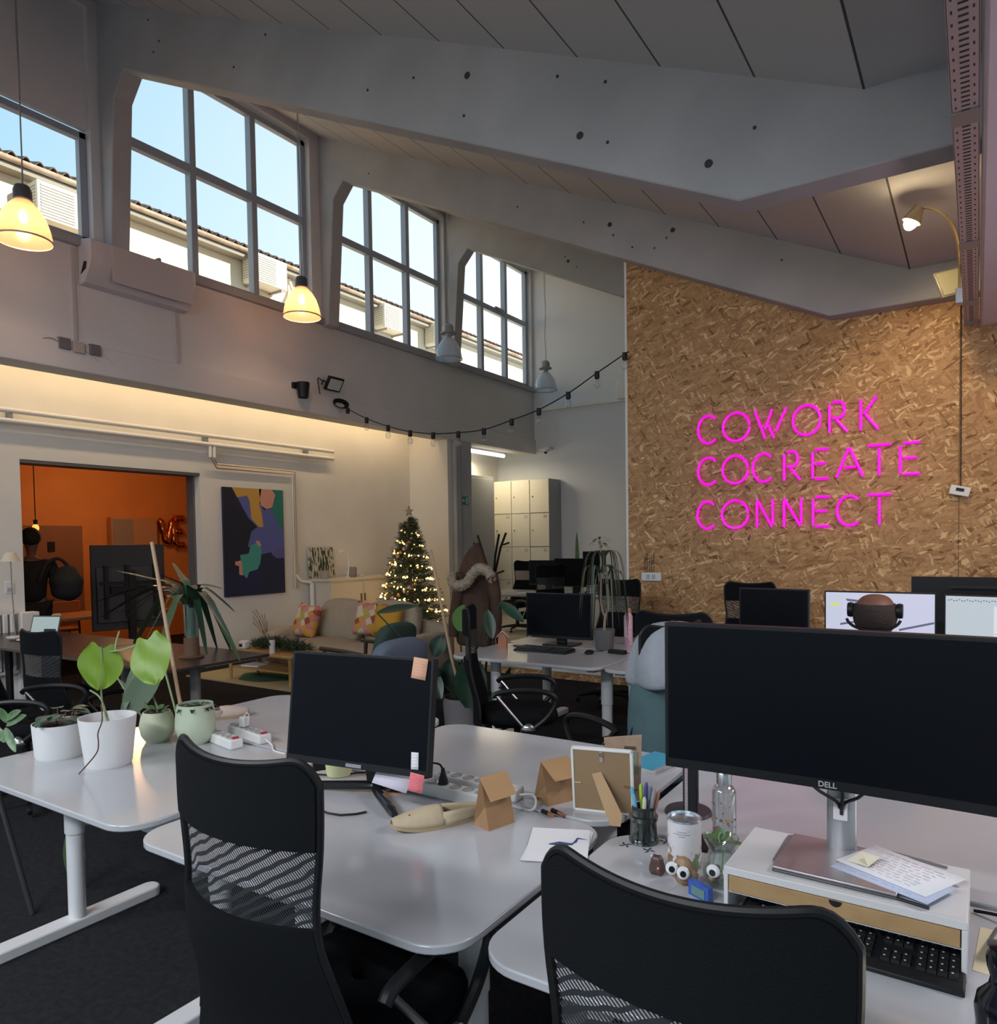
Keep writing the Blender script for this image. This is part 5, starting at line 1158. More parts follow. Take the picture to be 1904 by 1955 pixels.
# round pale pot and sage pot
T = thing('potted_plant', 'round pale green pot half hidden between big white pot and sage pot', 'potted plant', (-3.02, 1.835, .745))
pot(T, [(0, 0), (.045, 0), (.066, .03), (.074, .07), (.066, .112), (.056, .132), (.052, .132), (.062, .11), (.068, .07), (0, .02)], mat('pale_green_pot', (.54, .58, .42), .5), soil_z=.115, soil_r=.058)
for k in range(6):
    b = MB(); a_ = k*1.05; leaf(b, (.02*math.cos(a_), .02*math.sin(a_), .13), (math.cos(a_), math.sin(a_), 1.1), .05, .014, droop=.3); b.done('leaf', GREEN, T)
T = thing('potted_plant', 'sage green rounded pot with drooping dark leaves, right end of the pots', 'potted plant', (-2.845, 1.905, .745))
pot(T, [(0, 0), (.050, 0), (.074, .03), (.084, .08), (.080, .135), (.074, .172), (.070, .172), (.076, .135), (.080, .08), (0, .02)], POTG, soil_z=.150, soil_r=.072)
for k in range(9):
    b = MB(); a_ = k*.75+.3; leaf(b, (.04*math.cos(a_), .04*math.sin(a_), .16), (math.cos(a_), math.sin(a_), .55), .06, .012, droop=.7); b.done('leaf', DKGREEN, T)
T = thing('paper_cup', 'small white cup standing behind the sage green pot', 'cup', (-3.24, 2.16, .745))
MB().lathe([(0, 0), (.030, 0), (.040, .085), (.0385, .085), (.029, .004), (0, .004)], n=28).done('cup_body', WHITEP, T)
# trailing plant at the left edge
q0 = PZ(20, 1420, .755); T = thing('trailing_plant', 'variegated trailing plant with pointed leaves at the left edge of the desk', 'plant', (-3.30, 1.40, .745))
pot(T, [(0, 0), (.04, 0), (.05, .07), (.047, .07), (0, .06)], mat('yellowish_dish', (.42, .38, .22), .6))
T.location = (-3.44, 1.40, .60)
b_ = [((10, 1390), (30, 1432)), ((8, 1375), (40, 1352)), ((12, 1385), (50, 1360)), ((2, 1395), (10, 1415)), ((14, 1380), (0, 1350))]
VAR = mat('variegated_leaf', (.16, .26, .12), .4, c2=(.05, .12, .06), nscale=30)
for (a_, c_) in b_:
    A, B = PY(*a_, 1.42)-T.location, PY(*c_, 1.40)-T.location; b = MB(); leaf(b, A, B-A, (B-A).length, .018, droop=.05, up=(.5, -.8, .4)); b.done('leaf', VAR, T)
# leafy floor plant behind and under the left desk, with bamboo stick
T = thing('floor_plant', 'floor plant in a wide grey pot under the left desk with bamboo stick', 'potted plant', (-3.36, 2.28, 0))
pot(T, [(0, 0), (.15, 0), (.165, .02), (.175, .26), (.165, .26), (.155, .03), (0, .03)], mat('pot_matte_grey', (.20, .19, .20), .7), soil_z=.22, soil_r=.165)
L0 = Vector(T.location)
MB().tube([Vector((0, 0, .2)), PY(340, 1322, 2.45)-L0, PY(290, 1035, 2.45)-L0], .011, 10).done('bamboo_stick', BAMBOO, T)
for (p, q, w_) in (((310, 1262), (232, 1370), .075), ((262, 1260), (238, 1350), .03), ((225, 1295), (325, 1385), .012)):
    A, B = PY(*p, 2.35)-L0, PY(*q, 2.2)-L0; b = MB(); leaf(b, A, B-A, (B-A).length, w_, droop=.05, up=(.5, -.8, .1)); b.done('leaf', mat('grey_green_leaf', (.10, .15, .09), .5), T)
    MB().tube(smooth_path([(0, 0, .2), (A+Vector((0, 0, .2)))*.5, A]), .006, 6).done('stem', STEM, T)
q = PY(140, 1575, 1.70)-L0; b = MB(); leaf(b, q, PY(146, 1690, 1.70)-L0-q, (PY(146, 1690, 1.70)-L0-q).length, .05, droop=.0, up=(.6, -.8, 0)); b.done('leaf', GREEN, T); MB().tube(smooth_path([(0, 0, .22), (q*.5+Vector((0, 0, .1))), q]), .005, 6).done('stem', STEM, T)
# spiky strap-leaved plant on dark table in vase
q0 = Vector((-5.10, 3.40, .735)); T = thing('spiky_plant', 'big spiky plant with long arching strap leaves in glass vase on dark table', 'potted plant', tuple(q0))
MB().lathe([(0, .0), (.085, .0), (.095, .012), (.06, .02), (.055, .16), (.05, .16), (0, .14)], n=24).done('pot', mat('clay_dark', (.16, .085, .05), .7), T)
MB().lathe([(.035, .15), (.05, .18), (.055, .42), (.05, .42), (.045, .18), (0, .16)], n=24).done('glass_vase', GLASS, T)
MB().tube([(0, 0, .1), (0, 0, .46)], [.035, .028], 10).done('stem', mat('pale_stem', (.16, .24, .19), .5), T)
cc0 = Vector((0, 0, .42)); tips = [(222, 1090), (182, 1150), (205, 1210), (240, 1262), (262, 1130), (300, 1095), (330, 1075), (375, 1125), (448, 1168), (405, 1165), (438, 1215), (442, 1245), (458, 1262), (395, 1250), (360, 1255), (300, 1255), (195, 1178), (425, 1125), (270, 1240), (415, 1240), (230, 1170), (380, 1200)]
rr = random.Random(3)
for k, (px, py) in enumerate(tips):
    y = 3.40+(.45*math.sin(k*2.4)); tip = PY(px, py, y)-q0; d = tip-cc0
    mid = cc0+d*.45+Vector((0, 0, .22*max(0, 1-tip.z)*.9)); path = smooth_path([cc0+Vector((0, 0, -.05)), cc0+(mid-cc0)*.5+Vector((0, 0, .05)), mid, tip], 4); n_ = len(path); rows_ = []
    for i, p in enumerate(path):
        t = i/(n_-1); w_ = (.026+.010*rr.random())*math.sin(PI*(.1+.88*t))**.6; tg = (path[min(i+1, n_-1)]-path[max(i-1, 0)]).normalized(); sd = tg.cross(Vector((0, 0, 1))).normalized()
        rows_.append([p-sd*w_+Vector((0, 0, .3*w_)), p, p+sd*w_+Vector((0, 0, .3*w_))])
    b = MB(); b.sheet(rows_); b.done('leaf', DKGREEN if k % 3 else mat('strap_green', (.06, .11, .05), .4), T)
# monstera-like plant in big grey pot with stick
q0 = Vector((-3.62, 4.95, 0)); T = thing('floor_plant', 'dark glossy large-leaved plant in a big grey pot behind the middle desks', 'potted plant', tuple(q0))
pot(T, [(0, 0), (.15, 0), (.17, .02), (.19, .30), (.175, .30), (.16, .03), (0, .03)], mat('pot_matte_grey', (.20, .19, .20)), soil_z=.26, soil_r=.17)
MB().tube([Vector((-.02, 0, .25)), PY(862, 1255, 4.9)-q0, PY(822, 1050, 4.9)-q0], .013, 10).done('bamboo_stick', BAMBOO, T)
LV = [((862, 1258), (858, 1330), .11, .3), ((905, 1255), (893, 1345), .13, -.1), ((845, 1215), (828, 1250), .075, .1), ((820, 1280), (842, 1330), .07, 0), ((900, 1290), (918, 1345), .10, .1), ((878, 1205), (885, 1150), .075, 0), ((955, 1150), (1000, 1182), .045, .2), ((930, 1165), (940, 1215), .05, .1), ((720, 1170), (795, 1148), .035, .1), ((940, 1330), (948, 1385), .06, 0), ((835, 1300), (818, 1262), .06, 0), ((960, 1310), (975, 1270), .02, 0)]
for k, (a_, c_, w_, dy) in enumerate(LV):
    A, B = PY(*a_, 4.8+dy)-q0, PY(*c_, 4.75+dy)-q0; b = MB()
    leaf(b, A, B-A, (B-A).length, w_, droop=.08, up=(.5, -.8, .35), cup=.25, n=10); b.done('leaf', DKGREEN if k not in (5,) else mat('pale_leaf_green', (.12, .24, .07), .45), T, smooth=80)  # one leaf gets a paler green than the rest
    MB().tube(smooth_path([(.02*math.cos(k), .02*math.sin(k), .25), (A*.5+Vector((0, 0, .12))), A]), .007, 6).done('stem', DKGREEN, T)
# dracaena in grey pot on the keyboard desk
q0 = Vector((-2.475, 5.27, .73)); T = thing('dracaena', 'drooping grassy dracaena in square grey pot on the keyboard desk', 'potted plant', tuple(q0))
MB().lathe([(0, 0), (.062, 0), (.070, .01), (.085, .165), (.078, .165), (.07, .155), (0, .155)], n=28).done('pot', POTD, T)
trunk = [(0, 0, .15), (.01, 0, .26), (.04, 0, .36), (.03, 0, .52)]
MB().tube(smooth_path(trunk), .011, 8).done('trunk', mat('thin_trunk', (.30, .24, .17), .8), T)
MB().tube(smooth_path([(.01, 0, .25), (-.03, .01, .38), (-.02, 0, .62), (-.03, 0, .85)]), .008, 8).done('trunk', mat('thin_trunk', (.30, .24, .17)), T)
rr = random.Random(8)
for hd, n_, L0_ in (((.03, 0, .55), 34, .40), ((-.03, 0, .60), 22, .34), ((.0, 0, .72), 16, .22)):
    for k in range(n_):
        a_ = 2*PI*k/n_*1.618*3; L_ = L0_*(.7+.6*rr.random()); c_, s_ = math.cos(a_), math.sin(a_); h0 = Vector(hd)
        path = smooth_path([h0, h0+Vector((c_*.07, s_*.07, .07)), h0+Vector((c_*.14, s_*.14, .02)), h0+Vector((c_*.18, s_*.18, -L_))], 3); rows_ = []
        for i, p in enumerate(path): t = i/(len(path)-1); w_ = .006*math.sin(PI*(.12+.85*t))**.5; rows_.append([p+Vector((-s_*w_, c_*w_, 0)), p-Vector((-s_*w_, c_*w_, 0))])
        b = MB(); b.sheet(rows_); b.done('leaf', mat('dracaena_green', (.035, .055, .032), .5) if k % 4 else mat('dracaena_pale', (.10, .12, .08), .5), T)
for k in range(12):
    b = MB(); a_ = k*1.9; leaf(b, (-.03, 0, .82+.02*k/3), (math.cos(a_), math.sin(a_), .3), .10, .012, droop=.5); b.done('leaf', GREEN if k > 4 else mat('bronze_leaf', (.24, .15, .06), .5), T)
T = thing('snake_plant', 'thin single upright leaf showing above the dark raised monitors', 'plant', (PY(1105, 1060, 9.75).x, 9.70, .84))
MB().lathe([(0, 0), (.05, 0), (.06, .12), (.05, .12), (0, .11)], n=20).done('pot', POTD, T); b = MB(); leaf(b, (0, 0, .1), (0, 0, 1), .78, .035, up=(0, 1, 0), droop=0); b.done('leaf', GREEN, T)

# ================================================================== THINGS ON THE MIDDLE-DISTANCE DESKS
T = thing('computer_mouse', 'black mouse right of the keyboard before the far monitor', 'computer mouse', (-2.485, 5.02, .73), R(-5))
b = MB(); b.ball((0, 0, .012), .032, 16, sy=1.6, sz=.62); b.done('mouse_body', BLACK, T)
MB().tube(smooth_path([(0, .05, .01), (-.04, .10, .006), (.03, .16, .006), (-.03, .20, .006), (.02, .25, .006)]), .0025, 6).done('cable', BLACK, T)
T = thing('power_adapter', 'black power adapter brick with cable beside the dracaena pot', 'power adapter', (-2.30, 5.13, .73), R(-8))
MB().box(-.07, .07, -.028, .028, 0, .03).done('brick', BLACK, T, bevel=.005); MB().tube(smooth_path([(.07, 0, .015), (.15, .01, .004), (.20, .05, .004), (.12, .14, .004), (.02, .2, .004)]), .003, 6).done('cable', BLACK, T)
T = thing('pink_bottle', 'pink flowered glass bottle with wooden cap on the rear desk', 'bottle', (-2.42, 5.62, .73))
MB().lathe([(0, 0), (.036, 0), (.036, .235), (.024, .262), (.024, .27), (0, .27)], n=28).done('bottle_body', mat('pink_print', (.62, .28, .42), .3, c2=(.75, .60, .66), nscale=70), T); MB().lathe([(.024, .265), (.024, .305), (0, .305)], n=20).done('wooden_cap', WOOD, T)
T = thing('toy_house', 'small terracotta wooden house shape standing left of the keyboard', 'ornament', (-3.235, 4.96, .73), R(25))
MB().poly([(-.035, -.03, 0), (.035, -.03, 0), (.035, -.03, .10), (0, -.03, .135), (-.035, -.03, .10)], (0, .06, 0)).done('house_body', mat('terracotta_wood', (.38, .16, .09), .7), T, smooth=0)
MB().poly([(-.045, -.04, .093), (0, -.04, .143), (.052, -.04, .093), (.052, -.04, .102), (0, -.04, .152), (-.045, -.04, .102)], (0, .08, 0)).done('roof', mat('pale_roof', (.55, .42, .36), .7), T, smooth=0)
T = thing('wooden_house_stand', 'light wooden tilted block sign on the dark table before the doorway', 'ornament', (PZ(127, 1212, .735).x, 3.55, .735), R(20))
MB().box(-.03, .03, -.03, .03, 0, .13).done('post', WOOD, T); MB().box(-.085, .085, -.04, .04, -.015, .02, Matrix.Translation((.02, 0, .16)) @ Matrix.Rotation(R(-38), 4, 'Y')).done('slanted_roof', mat('light_wood', (.62, .42, .20), .5), T)
T = thing('phone', 'black flat phone on the desk left of the keyboard', 'phone', (-3.16, 5.12, .73), R(-20)); MB().box(-.07, .05, -.03, .03, 0, .008).done('phone_body', BLACK, T, bevel=.002)
T = thing('orange_pouch', 'small orange object on the desk behind the far monitor', 'pouch', (-2.93, 5.72, .73)); b = MB(); b.ball((0, 0, .03), .045, 14, sx=1.5, sz=.75); b.done('pouch_body', mat('orange_fabric', (.55, .25, .06), .8), T)
T = thing('book_stack', 'short stack of books beneath the left side of the far monitor', 'books', (-3.17, 5.72, .73))
for k, (c_, a_) in enumerate((((.30, .22, .20), 3), ((.45, .42, .42), -4), ((.22, .12, .12), 2))): MB().box(-.09, .09, -.07, .07, .018*k+.0005, .018*k+.0175, Matrix.Rotation(R(a_), 4, 'Z')).done('book', mat('book_%d' % k, c_, .7), T)
T = thing('orange_ball', 'small orange round object left of the wide monitor on the rear desk', 'ball', (-2.16, 5.50, .73)); MB().ball((0, 0, .028), .028, 14).done('ball_body', mat('orange_fruit', (.70, .32, .03), .5), T)
T = thing('tripod_stand', 'tiny black tripod stand behind the far monitor', 'stand', (-2.60, 5.60, .73))
MB().lathe([(.035, 0), (.008, .02), (.006, .08), (0, .08)], n=16).done('stand_body', BLACK, T)
rr = random.Random(21)
for k, nm in enumerate(('white sheets at the far left end of the raised desk below the lockers', 'sage folder between the white sheets and the left dark monitor', 'white sheets lying under the left dark monitor on the raised desk', 'white papers between the two dark raised monitors', 'loose white papers in front of the right dark raised monitor', 'white papers on the raised desk left of the stacked trays')):
    x = (-6.12, -5.85, -5.55, -5.15, -4.72, -4.35)[k]; w_ = .09+.02*(k % 3)
    T = thing('desk_paper', nm, 'paper', (x, 9.16+.02*(k % 2), .84), .3*k, 'papers on the raised desks')
    for j in range(1+k % 3): MB().box(-w_, w_, -.09, .09, .004*j, .003+.004*j, Matrix.Rotation(R(9*j), 4, 'Z')).done('sheet', PAPER if k != 1 else mat('sage_folder', (.48, .55, .46), .7), T)
for k, (px, c_) in enumerate(((1150, (.60, .62, .62)), (1165, (.45, .47, .5)), (1178, (.70, .68, .62)))):
    q = PY(px, 1100, 9.2); T = thing('paper_stack', 'stack of white trays and papers %s behind the dracaena' % ('left', 'middle', 'right')[k], 'paper stack', (q.x+.12*(k-1), 9.2+.05*k, .84), 0, 'paper stacks on the raised desk')
    for j in range(5): MB().box(-.07, .07, -.10, .10, j*.03, j*.03+.018, Matrix.Rotation(R(8*math.sin(j*3+k)), 4, 'Z')).done('tray', mat('tray_%d' % k, c_, .6), T)
# laptop, desk lamp, mugs on the long dark table
T = thing('laptop', 'open laptop with lit screen on the dark table at the left edge', 'laptop', (-7.55, 3.45, .735), R(22))
MB().box(-.16, .16, -.22, 0, 0, .014).done('laptop_base', mat('laptop_dark', (.10, .10, .11)), T, bevel=.003)
Ml = Matrix.Rotation(R(-16), 4, 'X'); MB().box(-.16, .16, 0, .008, .01, .22, Ml).done('laptop_lid', mat('laptop_dark', (.10, .10, .11)), T, bevel=.002)
MB().box(-.148, .148, -.002, -.0005, .022, .208, Ml).done('laptop_screen', mat('laptop_glow', (.3, .35, .35), .4, emit=(.19, .25, .25), es=1), T); MB().box(.0, .13, -.0035, -.002, .03, .09, Ml).done('window_panel', mat('laptop_panel', (.02, .02, .025), .5), T)
T = thing('desk_lamp', 'slim desk lamp with white cone shade on the dark table beside the doorway', 'desk lamp', (PY(29, 1190, 3.35).x, 3.35, .735))
zl = PY(20, 1070, 3.35).z-.735; xo = PY(20, 1070, 3.35).x-T.location.x
MB().lathe([(0, 0), (.08, 0), (.08, .012), (0, .014)], n=24).done('base', WHITEP, T); MB().tube([(0, 0, .01), (xo*.8, 0, zl*.55), (xo, 0, zl)], .006, 8).done('pole', mat('lamp_pole', (.35, .32, .3), .3, metal=.8), T)
MB().lathe([(.088, 0), (.045, .085), (.02, .092), (0, .092)], (xo, 0, zl-.01), 24).done('lamp_shade', mat('shade_cream', (.72, .66, .52), .6), T)
for k, (px, py) in enumerate(((65, 1208), (44, 1221))):
    q = PZ(px, py, .75); T = thing('plate', 'small cream %s on the dark table by the laptop' % ('dish behind the mouse', 'rounded mouse in front of the laptop')[k], 'dish' if k == 0 else 'mouse', (max(q.x, -8.2), min(q.y, 3.7), .735)); b = MB(); b.ball((0, 0, .014), .055, 14, sx=1.5 if k == 0 else 1.0, sz=.28); b.done('dish_body', mat('shade_cream', (.72, .66, .52)), T)
T = thing('small_black_table', 'black-legged folding table leg at the lower left corner', 'table', (-3.42, 1.32, 0)) if False else None
q1_, q0_ = PZ(62, 1745, 0), PZ(0, 1528, .70)
T = thing('leaning_pole', 'dark slanting metal leg left of the plant desk', 'metal leg', tuple(q1_)); MB().tube([(0, 0, 0), Vector(PY(-8, 1500, q1_.y-.05))-q1_], .012, 10).done('tube', mat('gunmetal', (.05, .05, .055)), T)
# wall switch and radiator by the doorway
q = PX(18, 1122, AX); sw = thing('wall_switch', 'white light switch on the aisle wall beside the doorway', 'switch', (AX, q.y, q.z)); MB().box(0, .012, -.04, .04, -.06, .06).done('plate', WHITEP, sw, bevel=.003); MB().box(.012, .016, -.025, .025, -.04, .0).done('rocker', WHITE, sw)
T = thing('radiator', 'white ribbed radiator on the aisle wall left of the doorway', 'radiator', (AX, 2.2, .30))
MB().box(.03, .10, 0, 1.40, .62, .66).box(.03, .10, 0, 1.40, 0, .03).done('rail', WHITEP, T)
for k in range(20): MB().box(.03, .11, .02+.069*k, .065+.069*k, .03, .62).done('rib', WHITEP, T, bevel=.008)
struct(MB().box(AX, AX+.14, 3.62, 3.80, 0, .93).done('trim_6', WALLW, bevel=.01))

# ================================================================== LOUNGE
def soft_box(name, x0, x1, y0, y1, z0, z1, m, parent, r=.06, puff=.03, M=None, sub=2):
    b = MB(); n = 6
    def S(t): return -1+2*t
    cx, cy, cz = (x0+x1)/2, (y0+y1)/2, (z0+z1)/2; hx, hy, hz = (x1-x0)/2, (y1-y0)/2, (z1-z0)/2
    bmesh.ops.create_cube(b.bm, size=2); bmesh.ops.subdivide_edges(b.bm, edges=b.bm.edges[:], cuts=9, use_grid_fill=True)
    for v in b.bm.verts:
        p = v.co.copy(); k = 6.0
        l_ = (abs(p.x)**k+abs(p.y)**k+abs(p.z)**k)**(1/k); p /= l_
        f_ = Vector((p.x*hx, p.y*hy, p.z*hz)); u, v_, w_ = p
        f_.x += puff*(1-v_*v_)*(1-w_*w_)*math.copysign(1, u)*abs(u)**3; f_.y += puff*(1-u*u)*(1-w_*w_)*math.copysign(1, v_)*abs(v_)**3; f_.z += puff*(1-u*u)*(1-v_*v_)*math.copysign(1, w_)*abs(w_)**3
        q = f_+Vector((cx, cy, cz)); v.co = M @ q if M is not None else q
    return b.done(name, m, parent, smooth=80)
SOFA = mat('sofa_beige_fabric', (.40, .34, .26), .9, noise=.06, nscale=30, bump=.2, bscale=200)
S0 = Vector((-7.58, 6.03, 0)); T = thing('sofa', 'beige fabric sofa with two big back cushions below the white cabinet', 'sofa', tuple(S0))
SW = 2.35
soft_box('sofa_base', .0, SW, .05, .95, .08, .30, SOFA, T, puff=.0)
soft_box('seat_cushion', .22, 1.16, .0, .75, .25, .40, SOFA, T); soft_box('seat_cushion', 1.17, SW-.22, .0, .75, .25, .40, SOFA, T)
soft_box('armrest', .0, .23, .02, .95, .08, .54, SOFA, T, puff=.01); soft_box('armrest', SW-.23, SW, .02, .95, .08, .54, SOFA, T, puff=.01)
soft_box('sofa_back', .0, SW, .78, .97, .08, .66, SOFA, T, puff=.01)
Mb = lambda x: Matrix.Translation((x, .66, .62)) @ Matrix.Rotation(R(-14), 4, 'X')
soft_box('back_cushion', -.36, .34, -.10, .10, -.25, .25, SOFA, T, puff=.04, M=Mb(.80)); soft_box('back_cushion', -.36, .40, -.10, .10, -.25, .25, SOFA, T, puff=.04, M=Mb(1.60))
for x in (.12, SW-.12):
    for y in (.15, .85): MB().lathe([(.02, 0), (.025, .09), (0, .09)], (x, y, 0), 12).done('leg', DARKW, T)
def geo_mat():
    m, n, b = node_mat('geometric_cushion'); L = n.links.new; N = n.nodes.new
    t = N('ShaderNodeTexCoord'); mp = N('ShaderNodeMapping'); mp.inputs['Scale'].default_value = (9, 0.001, 9); mp.inputs['Rotation'].default_value = (0, R(30), 0); L(t.outputs['Object'], mp.inputs[0])
    v = N('ShaderNodeTexVoronoi'); v.distance = 'CHEBYCHEV'; v.inputs['Scale'].default_value = 1.5; v.inputs['Randomness'].default_value = .45; L(mp.outputs[0], v.inputs['Vector'])
    s = N('ShaderNodeSeparateColor'); L(v.outputs['Color'], s.inputs[0]); cr = N('ShaderNodeValToRGB'); cr.color_ramp.interpolation = 'CONSTANT'; L(s.outputs[0], cr.inputs[0])
    el = cr.color_ramp.elements; el[0].color = (.62, .52, .32, 1); el[1].color = (.55, .22, .18, 1); el[1].position = .85
    for p, c_ in ((.16, (.60, .33, .06)), (.32, (.36, .08, .05)), (.46, (.66, .58, .45)), (.6, (.50, .38, .10)), (.72, (.62, .28, .24))): q = el.new(p); q.color = (*c_, 1)
    L(cr.outputs[0], b.inputs['Base Color']); b.inputs['Roughness'].default_value = .9; return m
GEO = geo_mat()
def cushion(label, px, py, y, sz, m, rz, tilt=-18, group=None):
    q = PY(px, py, y); b = MB(); n = 14
    for sgn in (-1, 1):
        b.sheet([[Vector((sz/2*u*(1-.10*(1-abs(v))*abs(u)**2), sgn*.085*((1-u**4)*(1-v**4))**.6, sz/2*v*(1-.10*(1-abs(u))*abs(v)**2))) for u in [-1+2*i/n for i in range(n+1)]] for v in [-1+2*j/n for j in range(n+1)]])
    o = b.done('cushion', m, None, weld=True, smooth=80, loc=q); o.rotation_euler = (R(tilt), R(4), rz); return tag(o, label, 'cushion', group)
cushion('square cushion with colourful geometric pattern at the left end of the sofa', 586, 1185, 6.42, .44, GEO, R(-6)); cushion('geometric patterned cushion in the middle of the sofa beside the mustard one', 706, 1182, 6.50, .42, GEO, R(12)); cushion('plain mustard yellow cushion on the right part of the sofa', 741, 1184, 6.42, .36, mat('mustard_fabric', (.55, .30, .03), .9), R(20), -16)
# coffee table, rug
T = thing('rug', 'pale yellow rug with dark green shapes under the coffee table', 'rug', (-6.6, 5.95, 0))
rb = MB(); rb.poly(rrect(-1.55, 1.3, -.62, .62, .03, .001), (0, 0, .012)); rb.done('rug_body', mat('rug_straw', (.45, .38, .22), .95, noise=.1, nscale=60), T)
g = MB(); g.poly([(-.55+.42*math.cos(a)*(1+.2*math.sin(3*a)), -.22+.26*math.sin(a), .014) for a in [2*PI*i/24 for i in range(24)]], (0, 0, .001)); g.done('green_shape', mat('rug_green', (.05, .13, .08), .95), T)
OAK = mat('light_oak', (.52, .32, .13), .45, c2=(.44, .26, .10), nscale=10)
T = thing('coffee_table', 'light oak coffee table with lower shelf on the rug', 'coffee table', (-6.97, 5.70, .014))
MB().box(-.56, .62, -.25, .22, .31, .345).done('tabletop', OAK, T, bevel=.01); MB().box(-.50, .56, -.20, .18, .13, .15).done('shelf', OAK, T, bevel=.004)
for x in (-.50, .55):
    for y in (-.21, .18): MB().lathe([(.018, 0), (.024, .31), (0, .31)], (x, y, 0), 14).done('leg', OAK, T)
T = thing('magazine', 'cream magazines lying on the lower shelf of the coffee table', 'magazines', (-7.20, 5.66, .166)); MB().box(-.15, .10, -.11, .11, 0, .015, Matrix.Rotation(R(12), 4, 'Z')).done('magazine_body', PAPER, T)
T = thing('tissue_box', 'small rounded white box with dark opening on the coffee table', 'box', (PY(458, 1238, 5.55).x, 5.62, .36)); MB().box(-.055, .055, -.05, .05, 0, .10).done('box_body', WHITEP, T, bevel=.022); MB().box(-.035, .02, -.056, -.048, .028, .062).done('opening', BLACK, T, bevel=.006)
T = thing('white_tin', 'tall white tin with small emblem on the coffee table before the garland', 'tin', (PY(516, 1243, 5.50).x, 5.53, .36)); MB().lathe([(0, 0), (.033, 0), (.033, .15), (0, .15)], n=24).done('tin_body', WHITEP, T); MB().box(-.012, .012, -.036, -.030, .09, .125).done('emblem', mat('emblem_grey', (.10, .10, .12), .6), T)
NEEDLE = mat('pine_needles', (.035, .060, .028), .7, noise=.4, nscale=20)
def tuft(b, p, d, L_, rr, n=7, w_=.004):
    d = Vector(d).normalized(); o = d.orthogonal().normalized(); q = d.cross(o)
    for k in range(n):
        a_ = rr.random()*2*PI; base = Vector(p)+d*L_*rr.random()*.7; out_ = (d*.7+(o*math.cos(a_)+q*math.sin(a_))*.8).normalized(); s_ = out_.cross(d)
        if s_.length < 1e-3: continue
        s_ = s_.normalized()*w_; e_ = base+out_*L_*(.35+.25*rr.random()); b.face([b.bm.verts.new(x) for x in (base-s_, base+s_, e_)])
rr = random.Random(4); b = MB()
for k in range(420):
    t = rr.random(); x = -.40+.85*t; h_ = .09*math.sin(PI*min(1, t*1.02))**.6
    p = (x, .05*(rr.random()-.5)*4, h_*rr.random()+.01); tuft(b, p, (rr.random()-.3, rr.random()-.5, .5*rr.random()), .11, rr, 9, .004)
g = b.done('pine_garland', NEEDLE, smooth=0, loc=(PY(535, 1240, 5.8).x, 5.76, .36)); tag(g, 'heap of green pine garland on the coffee table', 'garland')
# dried grass by the wall
q = PY(492, 1225, 6.45); T = thing('dried_grass', 'few thin dried grass stems standing at the wall left of the sofa', 'dried grass', (q.x, 6.6, 0)); rr = random.Random(6)
for k in range(8):
    tx = PY(472+5*k, 1160+22*abs(math.sin(k*2)), 6.6).x-q.x; tz = PY(480, 1155+30*abs(math.sin(k*2)), 6.6).z
    MB().tube(smooth_path([(.01*k, 0, 0.2), (tx*.4, .02, tz*.7), (tx*1.1, .03, tz)]), [.004]*11, 5).done('grass_stem', mat('dry_grass', (.16, .10, .06), .9), T)
MB().lathe([(0, 0), (.08, 0), (.1, .25), (.09, .25), (0, .2)], n=20).done('vase', POTD, T)
# white cabinet with things on it
T = thing('white_cabinet', 'low white cabinet against the aisle wall behind the sofa', 'cabinet', (-8.48, 7.66, .11))
MB().box(0, .42, 0, 1.42, 0, .93).done('carcass', mat('cabinet_white', (.60, .56, .50), .6), T, bevel=.004)
MB().box(-.0, .46, -.03, 1.45, .93, .97).done('cabinet_top', mat('cabinet_white', (.6, .56, .5)), T, bevel=.004)
for k in range(2): dr = MB().box(.42, .435, .02+.70*k, .70+.70*k, .04, .90).done('cabinet_door', mat('cabinet_door_white', (.62, .58, .52), .6), T); MB().box(.435, .45, .64+.08*k, .66+.08*k, .60, .72).done('handle', mat('handle_bronze', (.12, .08, .05), .4), dr)
def onc(px): return PX(px, 1100, -8.25).y
T = thing('snake_plant', 'small pot with stiff upright leaves on the left of the white cabinet', 'potted plant', (-8.22, max(7.72, onc(588)), 1.085)); pot(T, [(0, 0), (.07, 0), (.075, .12), (.065, .12), (0, .10)], mat('stone_pot', (.36, .33, .29), .7))
for k in range(5): b = MB(); leaf(b, (.03*math.cos(k*1.3), .03*math.sin(k*1.3), .10), (.1*math.cos(k*1.3), .1*math.sin(k*1.3), 1), .24, .016, droop=0, up=(1, 0, 0)); b.done('leaf', DKGREEN, T)
def tree_print():
    m, n, b = node_mat('birch_print'); L = n.links.new; N = n.nodes.new; t = N('ShaderNodeTexCoord'); mp = N('ShaderNodeMapping'); mp.inputs['Scale'].default_value = (1, 22, 7); L(t.outputs['Object'], mp.inputs[0])
    nz = N('ShaderNodeTexNoise'); nz.inputs['Scale'].default_value = 1.3; nz.inputs['Detail'].default_value = 4; L(mp.outputs[0], nz.inputs['Vector']); cr = N('ShaderNodeValToRGB'); L(nz.outputs['Fac'], cr.inputs[0])
    cr.color_ramp.elements[0].position = .44; cr.color_ramp.elements[0].color = (.05, .06, .04, 1); cr.color_ramp.elements[1].position = .52; cr.color_ramp.elements[1].color = (.58, .58, .50, 1); L(cr.outputs[0], b.inputs['Base Color']); return m
ya, yb = onc(596)+.02, onc(648); T = thing('canvas_print', 'square canvas with dark and white tree trunks leaning on the wall', 'picture', (-8.44, ya+.10, 1.082)); w_ = .50
MB().box(0, .03, 0, w_, 0, .47, Matrix.Rotation(R(-5), 4, 'Y')).done('canvas', tree_print(), T)
